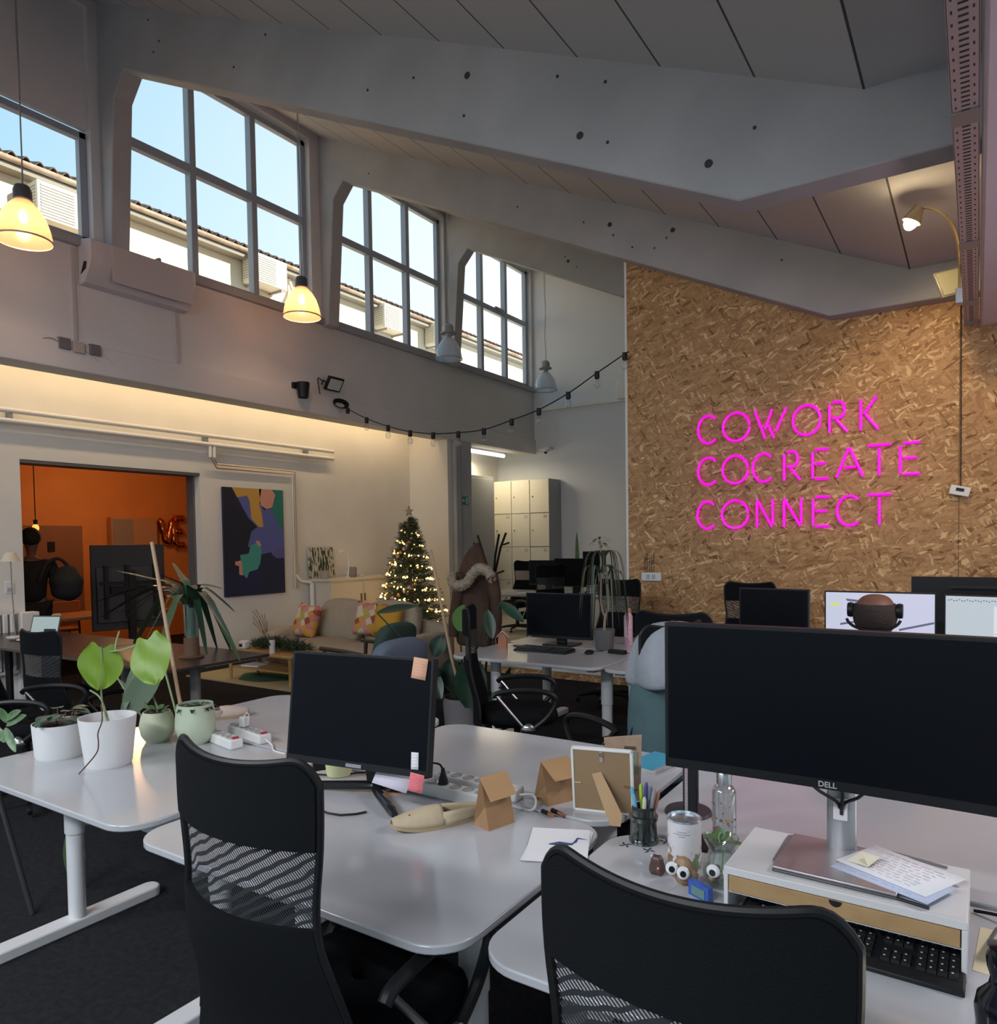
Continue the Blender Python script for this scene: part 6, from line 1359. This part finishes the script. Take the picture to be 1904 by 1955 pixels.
T = thing('white_reading_lamp', 'slim white lamp leaning over the cabinet in front of the tree canvas', 'lamp', (-8.10, ya+.56, 1.082)); MB().tube(smooth_path([(0, 0, 0), (.02, .01, .25), (0, -.02, .40), (0, -.10, .42)]), .010, 8).done('lamp_arm', WHITEP, T); MB().box(-.03, .03, -.16, -.06, .38, .42).done('lamp_head', WHITEP, T, bevel=.01); MB().lathe([(0, 0), (.04, 0), (.04, .01), (0, .012)], n=20).done('base', WHITEP, T)
T = thing('grey_speaker', 'small round grey fabric speaker on the white cabinet', 'speaker', (-8.22, ya+.78, 1.082)); MB().lathe([(0, 0), (.065, 0), (.07, .02), (.07, .14), (.06, .155), (0, .155)], n=28).done('speaker_body', mat('speaker_grey', (.24, .22, .21), .9), T)
T = thing('small_dish', 'tiny pale dish right of the grey speaker on the cabinet', 'dish', (-8.20, ya+.97, 1.082)); MB().lathe([(0, 0), (.04, 0), (.055, .03), (.05, .03), (0, .01)], n=20).done('dish_body', WHITEP, T)
# painting: blocks of colour on canvas
q = PX(421, 930, AX+.03); T = thing('painting', 'tall abstract painting in navy, yellow, teal, pink and violet blocks', 'painting', (AX+.005, 6.17, .905)); PW, PH = 1.01, 1.485
MB().box(0, .035, 0, PW, 0, PH).done('canvas', mat('paint_navy', (.010, .018, .075), .7, c2=(.008, .014, .045), nscale=3), T)
def blob(nm, c_, pts, lift):
    b = MB(); b.poly([(.0355+lift*.0004, x*PW, (1-y)*PH) for x, y in pts], (.0006, 0, 0)); b.done('colour_block', mat(nm, c_, .7), T, smooth=0)
blob('paint_black', (.010, .012, .03), [(0, 0), (.14, 0), (.2, .12), (.28, .22), (.40, .30), (.52, .36), (.42, .42), (.38, .60), (.27, .62), (.27, .8), (0, .78)], 0)
blob('paint_teal', (.025, .19, .17), [(.80, 0), (1, 0), (1, .42), (.88, .30), (.78, .18), (.86, .08)], 1)
blob('paint_violet', (.095, .12, .36), [(.22, .08), (.38, .06), (.48, .16), (.60, .14), (.66, .20), (.78, .18), (.88, .30), (1, .42), (1, .64), (.80, .64), (.76, .60), (.60, .62), (.42, .56), (.37, .54), (.44, .40), (.54, .36), (.40, .28), (.30, .18)], 2)
blob('paint_lilac', (.11, .10, .28), [(1, .54), (1, .66), (.84, .66), (.80, .60)], 3)
blob('paint_yellow', (.55, .32, .07), [(.14, 0), (.62, 0), (.58, .14), (.62, .24), (.64, .36), (.56, .36), (.44, .28), (.42, .12), (.38, .07), (.22, .09)], 4)
blob('paint_pink', (.62, .30, .24), [(.58, 0), (.80, 0), (.86, .05), (.80, .17), (.70, .19), (.60, .15)], 4)
blob('paint_mint', (.06, .33, .28), [(.42, .53), (.56, .50), (.60, .58), (.57, .70), (.52, .76), (.38, .78), (.34, .84), (.28, .80), (.24, .62), (.38, .61)], 5)
blob('paint_pink', (.62, .30, .24), [(.16, .68), (.26, .67), (.28, .81), (.22, .80), (.22, .72), (.16, .71)], 6); blob('paint_pink', (.62, .30, .24), [(.50, .49), (.56, .49), (.60, .54), (.54, .54)], 6)
# armchairs
def armchair(label, p, rz, m, m2):
    T = thing('armchair', label, 'armchair', p, rz, 'wood framed armchairs')
    soft_box('seat_cushion', -.28, .28, -.28, .30, .30, .42, m, T, puff=.02); soft_box('backrest', -.28, .28, -.07, .07, -.28, .24, m2, T, puff=.03, M=Matrix.Translation((0, -.34, .62)) @ Matrix.Rotation(R(16), 4, 'X'))
    for s_ in (-1, 1):
        MB().tube([(s_*.33, -.42, .56), (s_*.33, .0, .60), (s_*.33, .34, .62)], [.018, .024, .022], 8).done('armrest', DARKW, T)
        MB().tube([(s_*.33, .28, .62), (s_*.32, .32, .0)], [.022, .015], 8).done('leg', DARKW, T); MB().tube([(s_*.33, -.30, .56), (s_*.32, -.44, .0)], [.022, .015], 8).done('leg', DARKW, T)
        MB().tube([(s_*.31, -.36, .30), (s_*.31, .30, .32)], .015, 8).done('side_rail', DARKW, T)
    return T
BLUEF = mat('blue_grey_fabric', (.13, .17, .24), .9, noise=.05, nscale=40); GRF = mat('deep_green_fabric', (.045, .085, .075), .9); MINTF = mat('mint_fabric', (.14, .22, .18), .9)
q = PZ(760, 1260, .30); armchair('blue-grey armchair with dark wooden arms behind the middle monitor', (-4.30, 4.50, -.05), R(88), MINTF, BLUEF); armchair('dark green armchair with wooden arms beside the blue-grey armchair', (-5.30, 5.55, -.08), R(95), GRF, GRF)
# ================================================================== CHRISTMAS TREE
TY = 8.7; q = PY(785, 1200, TY); T = thing('christmas_tree', 'decorated christmas tree with warm fairy lights and a star behind the sofa', 'christmas tree', (q.x, TY, .11))
HT = PY(779, 985, TY).z-.11; RB = .56; rr = random.Random(14)
MB().lathe([(.03, 0), (.03, HT*.95), (0, HT)], n=10).done('trunk', BARK, T); MB().lathe([(0, 0), (.16, 0), (.14, .12), (0, .12)], n=20).done('tree_stand', DARKW, T)
b = MB()
for k in range(760):
    t = (rr.random())**.72; z = .22+(HT-.25)*(1-t); R_ = RB*(t**.92)+.03; a_ = rr.random()*2*PI; L_ = R_*(.75+.35*rr.random()); d = Vector((math.cos(a_), math.sin(a_), -.12+.25*rr.random()))
    for j in range(4): tuft(b, Vector((0, 0, z))+d*(L_*(.35+.17*j)), d+Vector((rr.random()-.5, rr.random()-.5, 0))*.6, .13, rr, 7, .0042)
b.done('foliage', NEEDLE, T, smooth=0)
GLOW = mat('fairy_light', (1, .8, .4), .4, emit=(1.0, .62, .20), es=5.5); GLOW2 = mat('fairy_light_amber', (1, .6, .2), .4, emit=(1.0, .40, .08), es=5)
wire, extra, base_b = [], MB(), {}
for kk, gm in ((0, GLOW), (1, GLOW2)):
    b = MB(); b.ball((0, 0, 0), .0125, 6); o = b.done('fairy_light', gm, T); base_b[kk] = o
N_ = 300; cnt = 0
for k in range(N_):
    t = k/N_; tt = t**.62; z = HT-.12-(HT-.40)*tt; a_ = 2*PI*9*tt+.3*math.sin(k); R_ = (RB*(1-(z-.22)/(HT-.25))**.92+.045)*(.93+.12*rr.random()); p = Vector((R_*math.cos(a_), R_*math.sin(a_), z+.03*(rr.random()-.5))); wire.append(p)
    front = math.cos(a_)*.45-math.sin(a_)*.9 > -.25
    if front and cnt < 98:
        src = base_b[1 if k % 4 == 0 else 0]; o = src.copy() if cnt > 1 else base_b[cnt]
        if cnt > 1: col.objects.link(o); o.parent = T
        o.location = p; cnt += 1
    else: extra.ball(p, .0125, 5)
o = extra.done('fairy_lights', GLOW, T); o['kind'] = 'stuff'
MB().tube(wire, .0015, 4).done('light_wire', mat('wire_green', (.02, .03, .02), .7), T)
bm_ = [mat('bauble_rose', (.42, .28, .27), .25, metal=.6), mat('bauble_silver', (.55, .52, .48), .2, metal=.8), mat('bauble_gold', (.5, .36, .18), .2, metal=.8)]
for k in range(26):
    t = .12+.85*((k+.5)/26); z = .25+(HT-.3)*(1-t); a_ = -PI/2-.5+(k*2.4) % 2.6-1.0; R_ = RB*t**.92+.05; MB().ball((R_*math.cos(a_), R_*math.sin(a_), z-.03), .028+.010*(k % 3 == 0), 14).done('bauble', bm_[k % 3], T)
b = MB(); b.poly([(( .085 if k % 2 == 0 else .036)*math.sin(2*PI*k/10), -.012, HT+.07+(.085 if k % 2 == 0 else .036)*math.cos(2*PI*k/10)) for k in range(10)], (0, .024, 0)); b.done('star', mat('star_gold', (.55, .45, .30), .3, metal=.6), T, smooth=0)
light('tree_glow_light', 'POINT', (q.x+.1, TY-.75, 1.0), 5, (1, .65, .25), .4)
# ================================================================== COAT STAND
CYp = 6.75; q = PY(936, 1200, CYp); C_ = Vector((q.x, CYp, 0)); T = thing('coat_stand', 'black metal branch-like coat stand before the lockers', 'coat stand', tuple(C_))
for pts in (((912, 1022), (930, 1080), (945, 1165), (955, 1250)), ((953, 1020), (946, 1060), (941, 1120), (945, 1230)), ((966, 1018), (956, 1045), (944, 1100), (925, 1250))):
    P3 = [PY(x, y, CYp+.05*i)-C_ for i, (x, y) in enumerate(pts)]; P3[-1].z = 0; MB().tube(P3, .013, 8).done('pole', BLACK, T)
for a_, b_ in (((914, 1043), (904, 1037)), ((961, 1040), (972, 1036)), ((948, 1095), (962, 1090)), ((941, 1118), (936, 1110))): MB().tube([PY(*a_, CYp)-C_, PY(*b_, CYp-.03)-C_], .010, 6).done('hook', BLACK, T)
# parka hanging from it
BR = mat('brown_parka', (.075, .040, .026), .8, noise=.3, nscale=6, bump=.6, bscale=9)
prof = [(1022+14, 2, 2), (1048, 16, 12), (1066, 26, 15), (1090, 38, 18), (1110, 42, 20), (1140, 44, 20), (1170, 47, 21), (1200, 50, 21), (1228, 50, 20), (1232, 44, 17)]
cxs = [912, 908, 906, 906, 906, 907, 908, 908, 907, 907]
b = MB(); rows_ = []
for (py, w_, t_), cx_ in zip(prof, cxs):
    c0 = PY(cx_, py, CYp-.12); s_ = .0051; row = []
    for k in range(41): a_ = 2*PI*k/40; f_ = 1+.07*math.sin(5*a_+py*.02)+.04*math.sin(9*a_); row.append(c0+Vector((math.cos(a_)*w_*s_*f_, math.sin(a_)*t_*s_*f_, 0)))
    rows_.append(row)
T2 = thing('parka', 'brown hooded winter parka with pale fur trim hanging on the coat stand', 'coat', (C_.x-.1, CYp-.12, .35)); L0 = Vector(T2.location)
b.sheet([[p-L0 for p in r_] for r_ in rows_]); b.done('coat_body', BR, T2, weld=True, smooth=80, subsurf=1)
for s_, xs in ((-1, (882, 876, 868, 866)), (1, (938, 944, 948, 946))):
    pts = [PY(x, y, CYp-.20)-L0 for x, y in zip(xs, (1095, 1130, 1175, 1215))]; MB().tube(smooth_path(pts), [.07]*6+[.062]*6+[.055]*4, 12).done('sleeve', BR, T2)
FUR = mat('fur_trim', (.36, .29, .22), .95, c2=(.55, .48, .38), nscale=60, bump=1, bscale=120)
fp = smooth_path([PY(x, y, CYp-.36)-L0 for x, y in ((938, 1102), (930, 1090), (914, 1086), (902, 1096), (893, 1110), (880, 1118), (866, 1116), (862, 1102))], 4); b = MB(); b.tube(fp, [.05+.006*math.sin(i*2.1) for i in range(len(fp))], 12)
rr = random.Random(2)
for p in fp:
    for k in range(60): a_, c_ = rr.random()*6.28, rr.random()*6.28; d = Vector((math.cos(a_)*math.cos(c_), math.sin(a_)*math.cos(c_), math.sin(c_))); s_ = d.orthogonal().normalized()*.004; o_ = p+d*.045; b.face([b.bm.verts.new(x) for x in (o_-s_, o_+s_, o_+d*.022)])
b.done('fur_trim', FUR, T2, smooth=80)
# ================================================================== ORANGE SIDE ROOM
RX = -9.7
T = thing('tv_stand', 'large screen on a black stand seen from behind in the doorway', 'television', (-9.30, 5.33, 0), R(78))
za, zb = 1.63, .78; b = MB(); w_ = .90
MB().box(-w_/2, w_/2, 0, .05, zb-.25, za).done('screen_casing', mat('tv_grey_back', (.035, .036, .038), .5), T, bevel=.008); MB().box(-w_/2+.05, w_/2-.05, -.035, 0, zb-.15, za-.28).done('rear_cover', mat('tv_rear', (.045, .046, .05), .45), T, bevel=.01)
for x in (-.30, -.05, .30): MB().box(x-.02, x+.02, -.08, -.035, zb-.1, za-.26).done('mount_rail', BLACK, T)
MB().box(-.36, .36, -.07, -.05, 1.12, 1.16).box(-.25, .2, -.09, -.04, 1.0, 1.10).done('mount_bar', BLACK, T)
MB().box(-.04, .04, -.10, -.02, 0, 1.3).done('stand_pole', BLACK, T); MB().box(-.4, .4, -.35, .30, 0, .03).done('stand_base', BLACK, T, bevel=.01)
T = thing('bare_bulb_pendant', 'bare filament bulb hanging on a thin cable in the orange room', 'pendant lamp', tuple(PX(68, 1008, -9.6))); MB().ball((0, 0, 0), .038, 14, sz=1.35).done('bulb', mat('filament_bulb', (1, .6, .2), .3, emit=(1.0, .42, .08), es=1.6), T); MB().lathe([(.02, .04), (.024, .10), (0, .10)], n=12).done('bulb_socket', BLACK, T); MB().tube([(0, 0, .1), (0, 0, 1.22)], .006, 6).done('cable', BLACK, T)
GOLD = mat('rose_gold_foil', (.70, .30, .13), .18, metal=1)
for ch, px, lbl in (('I', 288, 'thin rose gold foil balloon letter left of the V'), ('V', 318, 'rose gold foil balloon letter V on the orange wall'), ('E', 342, 'rose gold foil balloon letter E on the orange wall')):
    q = PX(px, 1015, -12.1); T = thing('foil_balloon', lbl, 'balloon', tuple(q), 0, 'foil letter balloons'); sc = .24
    st = {'V': [[(-.7, 1), (0, -1)], [(0, -1), (.7, 1)]], 'E': [[(-.6, -1), (-.6, 1)], [(-.6, 1), (.6, 1)], [(-.6, 0), (.4, 0)], [(-.6, -1), (.6, -1)]], 'I': [[(0, -.6), (0, .6)]]}[ch]; b = MB()
    for a_, c_ in st: pa, pc = Vector((0, a_[0]*sc*.75, a_[1]*sc)), Vector((0, c_[0]*sc*.75, c_[1]*sc)); n_ = 8; b.tube([pa.lerp(pc, i/n_) for i in range(n_+1)], [.055+.012*math.sin(i*2.2) if 0 < i < n_ else .02 for i in range(n_+1)], 10)
    b.done('balloon_body', GOLD, T, smooth=80)
T = thing('framed_board', 'brown board leaning on the orange wall behind the person', 'board', (-12.05, PX(100, 1100, -12.0).y, .6)); MB().box(0, .04, -.45, .48, 0, 1.35).done('board', mat('brown_board', (.26, .12, .06), .7), T); MB().box(.04, .06, -.05, .05, .95, 1.1).done('dark_knob', BLACK, T)
q = PX(245, 1020, -12.15); T = thing('small_cupboard', 'small wall cupboard with sliding doors on the orange wall', 'cupboard', tuple(q)); MB().box(0, .12, -.35, .45, -.35, .28).done('carcass', mat('cupboard_tan', (.50, .28, .14), .7), T); MB().box(.12, .13, -.33, .02, -.32, .25).done('cupboard_door', mat('cupboard_grey', (.30, .24, .20), .7), T)
T = thing('side_room_table', 'pale wooden table beyond the doorway behind the person', 'table', (-10.2, 4.9, 0)); MB().box(-.45, .45, -1.0, 1.3, .66, .70).done('tabletop', mat('peach_table', (.50, .28, .15), .5), T, bevel=.005)
for x in (-.4, .4):
    for y in (-.9, 1.2): MB().tube([(x, y, .66), (x*1.1, y*1.03, 0)], .022, 8).done('leg', DARKW, T)
T = thing('side_room_chair', 'wooden chair with tan back at the table in the orange room', 'chair', (-10.9, 5.2, 0), R(80))
MB().box(-.22, .22, -.22, .22, .43, .46).done('seat', mat('tan_chair', (.42, .20, .10), .6), T, bevel=.01); MB().box(-.21, .21, -.24, -.21, .62, .86).done('backrest', mat('tan_chair', (.42, .20, .10)), T, bevel=.01)
for x in (-.19, .19):
    for y in (-.2, .19): MB().tube([(x, y, .43 if y > 0 else .86), (x*1.1, y*1.1, 0)], .013, 8).done('leg', DARKW, T)
# ================================================================== PEOPLE
SKIN = mat('brown_skin', (.17, .075, .045), .55); SKIN2 = mat('dark_brown_skin', (.16, .08, .05), .6)  # a separate skin tone for each person
def skin_body(name, V_, E_, m, parent, sub=2, root=0):
    me = bpy.data.meshes.new(name); me.from_pydata([v[:3] for v in V_], E_, []); o = bpy.data.objects.new(name, me); col.objects.link(o); o.parent = parent; me.materials.append(m)
    k = o.modifiers.new('skin', 'SKIN'); k.use_smooth_shade = True
    for i, v in enumerate(V_): me.skin_vertices[0].data[i].radius = (v[3], v[4] if len(v) > 4 else v[3])
    me.skin_vertices[0].data[root].use_root = True
    s_ = o.modifiers.new('sub', 'SUBSURF'); s_.levels = sub; s_.render_levels = sub; return o
def head(parent, c_, m, hair, bald=False, rz=0, r_=.105):
    M_ = Matrix.Translation(c_) @ Matrix.Rotation(rz, 4, 'Z'); b = MB(); b.ball((0, 0, 0), r_, 24, sx=.80, sy=.98, sz=1.12)
    for v in b.bm.verts:
        x, y, z = v.co
        if z < -.02: f_ = 1-.35*min(1, (-z-.02)/.1); v.co.x *= f_; v.co.y = y*f_+.012*(1-f_)
        if y > .06 and abs(x) < .02 and -.045 < z < .015: v.co.y += .018*(1-abs(x)/.02)
    bmesh.ops.transform(b.bm, matrix=M_, verts=b.bm.verts); return b, M_
def hand(V_, E_, wrist_i, p, d, side, curl=(0, 0, -1)):
    p, d, side, curl = map(Vector, (p, d, side, curl)); d.normalize(); side.normalize(); pi = len(V_); pc = p+d*.045; V_.append((*pc, .026, .014)); E_.append((wrist_i, pi))
    for k, (o_, L_) in enumerate(((-.027, .062), (-.009, .074), (.009, .070), (.026, .055))):
        a0 = p+d*.085+side*o_; prev = pi; q = a0
        for j in range(3): V_.append((*q, .0095-.0008*j)); E_.append((prev, len(V_)-1)); prev = len(V_)-1; q = q+(d*(1-.35*j)+curl*.45*(j+.5))*(L_/2.6)
    q = p+d*.03-side*.034; prev = pi
    for j in range(3): V_.append((*q, .011-.001*j)); E_.append((prev, len(V_)-1)); prev = len(V_)-1; q = q+(d*.7-side*.5+curl*.3)*.026
# standing person in the orange room, turned away, carrying a puffy black jacket
py_ = PX(58, 1010, -9.15).y; T = thing('person', 'person in black clothes standing in the doorway, holding a puffy black bag', 'person', (-9.15, py_, 0), R(60))
Vb = [(0, 0, .95, .13, .10), (0, 0, 1.10, .125, .09), (0, .01, 1.28, .15, .11), (0, 0, 1.42, .13, .09), (0, 0, 1.50, .05), (0, .01, 1.57, .05),
      (-.19, 0, 1.41, .06), (-.24, .02, 1.13, .042), (-.22, .16, .93, .032), (.19, 0, 1.41, .06), (.25, .04, 1.14, .042), (.26, .22, 1.02, .032),
      (-.10, 0, .88, .085), (-.11, .02, .50, .062), (-.11, 0, .10, .042), (-.11, .12, .045, .04), (.10, 0, .88, .085), (.11, .02, .50, .062), (.11, 0, .10, .042), (.11, .12, .045, .04)]
Eb = [(0, 1), (1, 2), (2, 3), (3, 4), (4, 5), (3, 6), (6, 7), (7, 8), (3, 9), (9, 10), (10, 11), (0, 12), (12, 13), (13, 14), (14, 15), (0, 16), (16, 17), (17, 18), (18, 19)]
hand(Vb, Eb, 8, (-.22, .18, .91), (0, .6, -.8), (1, 0, 0), (0, -.4, -.6)); hand(Vb, Eb, 11, (.26, .25, 1.01), (0, 1, -.1), (-1, 0, 0), (0, 0, -1))
Vb.append((0, .015, 1.66, .085, .095)); Eb.append((5, len(Vb)-1)); Vb.append((0, .02, 1.745, .075, .085)); Eb.append((len(Vb)-2, len(Vb)-1))
skin_body('body', Vb, Eb, SKIN2, T)
CLO = mat('black_clothing', (.010, .010, .012), .85, bump=.4, bscale=18)
Vc = [(x, y, z, r_+.022 if not isinstance(r_, tuple) else r_) for x, y, z, r_ in [(v[0], v[1], v[2], v[3]) for v in Vb[:4]]]+[(v[0], v[1], v[2], v[3]+.018) for v in (Vb[6], Vb[7], Vb[9], Vb[10])]+[(-.225, .12, .99, .052), (.258, .15, 1.06, .052)]
Vc.append((0, 0, 1.495, .10)); skin_body('jacket', Vc, [(0, 1), (1, 2), (2, 3), (3, 4), (4, 5), (3, 6), (6, 7), (5, 8), (7, 9), (3, 10)], CLO, T)
Vt = [(0, 0, .93, .15)]+[(v[0], v[1], v[2], v[3]+.022) for v in (Vb[12], Vb[13], Vb[14], Vb[16], Vb[17], Vb[18])]; skin_body('trousers', Vt, [(0, 1), (1, 2), (2, 3), (0, 4), (4, 5), (5, 6)], CLO, T)
b = MB(); b.ball((0, .0, 1.735), .103, 18, sy=1.08, sz=1.1)
for v in b.bm.verts:
    if v.co.y > .05: v.co.y = .05+(v.co.y-.05)*.2
    if v.co.z < 1.66: v.co.y = min(v.co.y, .01)
b.done('hair', mat('black_hair', (.008, .007, .006), .7, bump=.6, bscale=80), T, smooth=80)
b = MB()
for s_ in (-1, 1):
    b.ball((s_*.093, .02, 1.70), .02, 8, sx=.4)
b.done('ears', SKIN2, T)
q = PX(128, 1115, -8.95); T3 = thing('puffy_bag', 'big puffy black bag carried at the right side of the standing person', 'bag', tuple(q)); b = MB(); b.ball((0, 0, 0), .21, 22, sx=.75, sy=.85, sz=1.0)
for v in b.bm.verts: v.co *= 1+.05*math.sin(v.co.z*40)+.03*math.sin(v.co.y*30)
b.done('bag_body', CLO, T3, smooth=80); MB().tube(smooth_path([(0, .05, .17), (0, -.08, .30), (0, -.22, .24), (0, -.30, .05)]), .02, 8).done('strap', CLO, T3)
# seated person with headphones seen from behind
hc = PY(1671, 1172, 4.02); T = thing('person', 'seated person seen from behind, bald crown with dark hair, wearing headphones', 'person', (hc.x, 4.02, 0))
hz = hc.z; V2 = [(0, -.02, .50, .15, .11), (0, -.03, .72, .14, .10), (0, -.03, .92, .17, .11), (0, -.02, hz-.22, .11, .08), (0, 0, hz-.14, .055), (0, .01, hz-.045, .095, .10), (0, .010, hz+.010, .108, .118),
      (-.19, -.02, hz-.24, .06), (-.24, .10, .82, .045), (-.16, .36, .76, .033), (.19, -.02, hz-.24, .06), (.24, .10, .82, .045), (.16, .36, .76, .033),
      (-.11, .10, .50, .09), (-.13, .45, .50, .07), (-.13, .47, .12, .045), (-.13, .60, .05, .04), (.11, .10, .50, .09), (.13, .45, .50, .07), (.13, .47, .12, .045), (.13, .60, .05, .04)]
E2 = [(0, 1), (1, 2), (2, 3), (3, 4), (4, 5), (5, 6), (3, 7), (7, 8), (8, 9), (3, 10), (10, 11), (11, 12), (0, 13), (13, 14), (14, 15), (15, 16), (0, 17), (17, 18), (18, 19), (19, 20)]
V2 += [(0, .008, hz+.062, .090, .098), (0, .006, hz+.100, .050, .055)]; E2 += [(6, 21), (21, 22)]
hand(V2, E2, 9, (-.16, .385, .755), (0, 1, -.05), (1, 0, 0), (0, 0, -.5)); hand(V2, E2, 12, (.16, .385, .755), (0, 1, -.05), (-1, 0, 0), (0, 0, -.5))
skin_body('body', V2, E2, SKIN, T)
SH = mat('dusty_pink_sweater', (.42, .22, .20), .9, bump=.3, bscale=60)
Vc = [(v[0], v[1], v[2], v[3]+.02) for v in (V2[0], V2[1], V2[2], V2[3], V2[7], V2[8], V2[10], V2[11])]+[(-.175, .30, .775, .047), (.175, .30, .775, .047)]
skin_body('sweater', Vc, [(0, 1), (1, 2), (2, 3), (3, 4), (4, 5), (3, 6), (6, 7), (5, 8), (7, 9)], SH, T)
Vt = [(0, 0, .50, .155)]+[(v[0], v[1], v[2], v[3]+.02) for v in (V2[13], V2[14], V2[15], V2[17], V2[18], V2[19])]; skin_body('trousers', Vt, [(0, 1), (1, 2), (2, 3), (0, 4), (4, 5), (5, 6)], mat('dark_jeans', (.02, .03, .05), .9), T)
b = MB(); b.ball((0, .005, hz), .1135, 24, sx=.86, sy=.98, sz=1.05)
for f_ in [f for f in b.bm.faces if f.calc_center_median().z > hz+.052-.25*max(0, f.calc_center_median().y) or f.calc_center_median().z < hz-.075 or f.calc_center_median().y > .06]: b.bm.faces.remove(f_)
for v in b.bm.verts: v.co.x *= 1.035; v.co.y = (v.co.y-.005)*1.035
o = b.done('hair', mat('dark_short_hair', (.030, .019, .015), .8, bump=.8, bscale=140), T, smooth=80); k = o.modifiers.new('thickness', 'SOLIDIFY'); k.thickness = .004
HP = thing('headphones', 'black over-ear headphones worn with the band behind the head', 'headphones', (hc.x, 4.02, hz))
band = [(.118*math.cos(a), -.075-.02*math.sin(a), -.012-.062*math.sin(a)) for a in [R(8+164*i/20) for i in range(21)]]; MB().tube(band, .007, 8).done('headband', BLACK, HP)
for s_ in (-1, 1):
    b = MB(); b.lathe([(0, -.016), (.034, -.014), (.038, 0), (.034, .014), (0, .016)], n=20); bmesh.ops.transform(b.bm, matrix=Matrix.Translation((s_*.108, -.005, .018)) @ Matrix.Rotation(R(90), 4, 'Y'), verts=b.bm.verts); b.done('ear_cup', BLACK, HP)
b = MB(); [b.ball((s_*.085, .015, hz-.01), .018, 8, sx=.4) for s_ in (-1, 1)]; b.done('ears', SKIN, T)
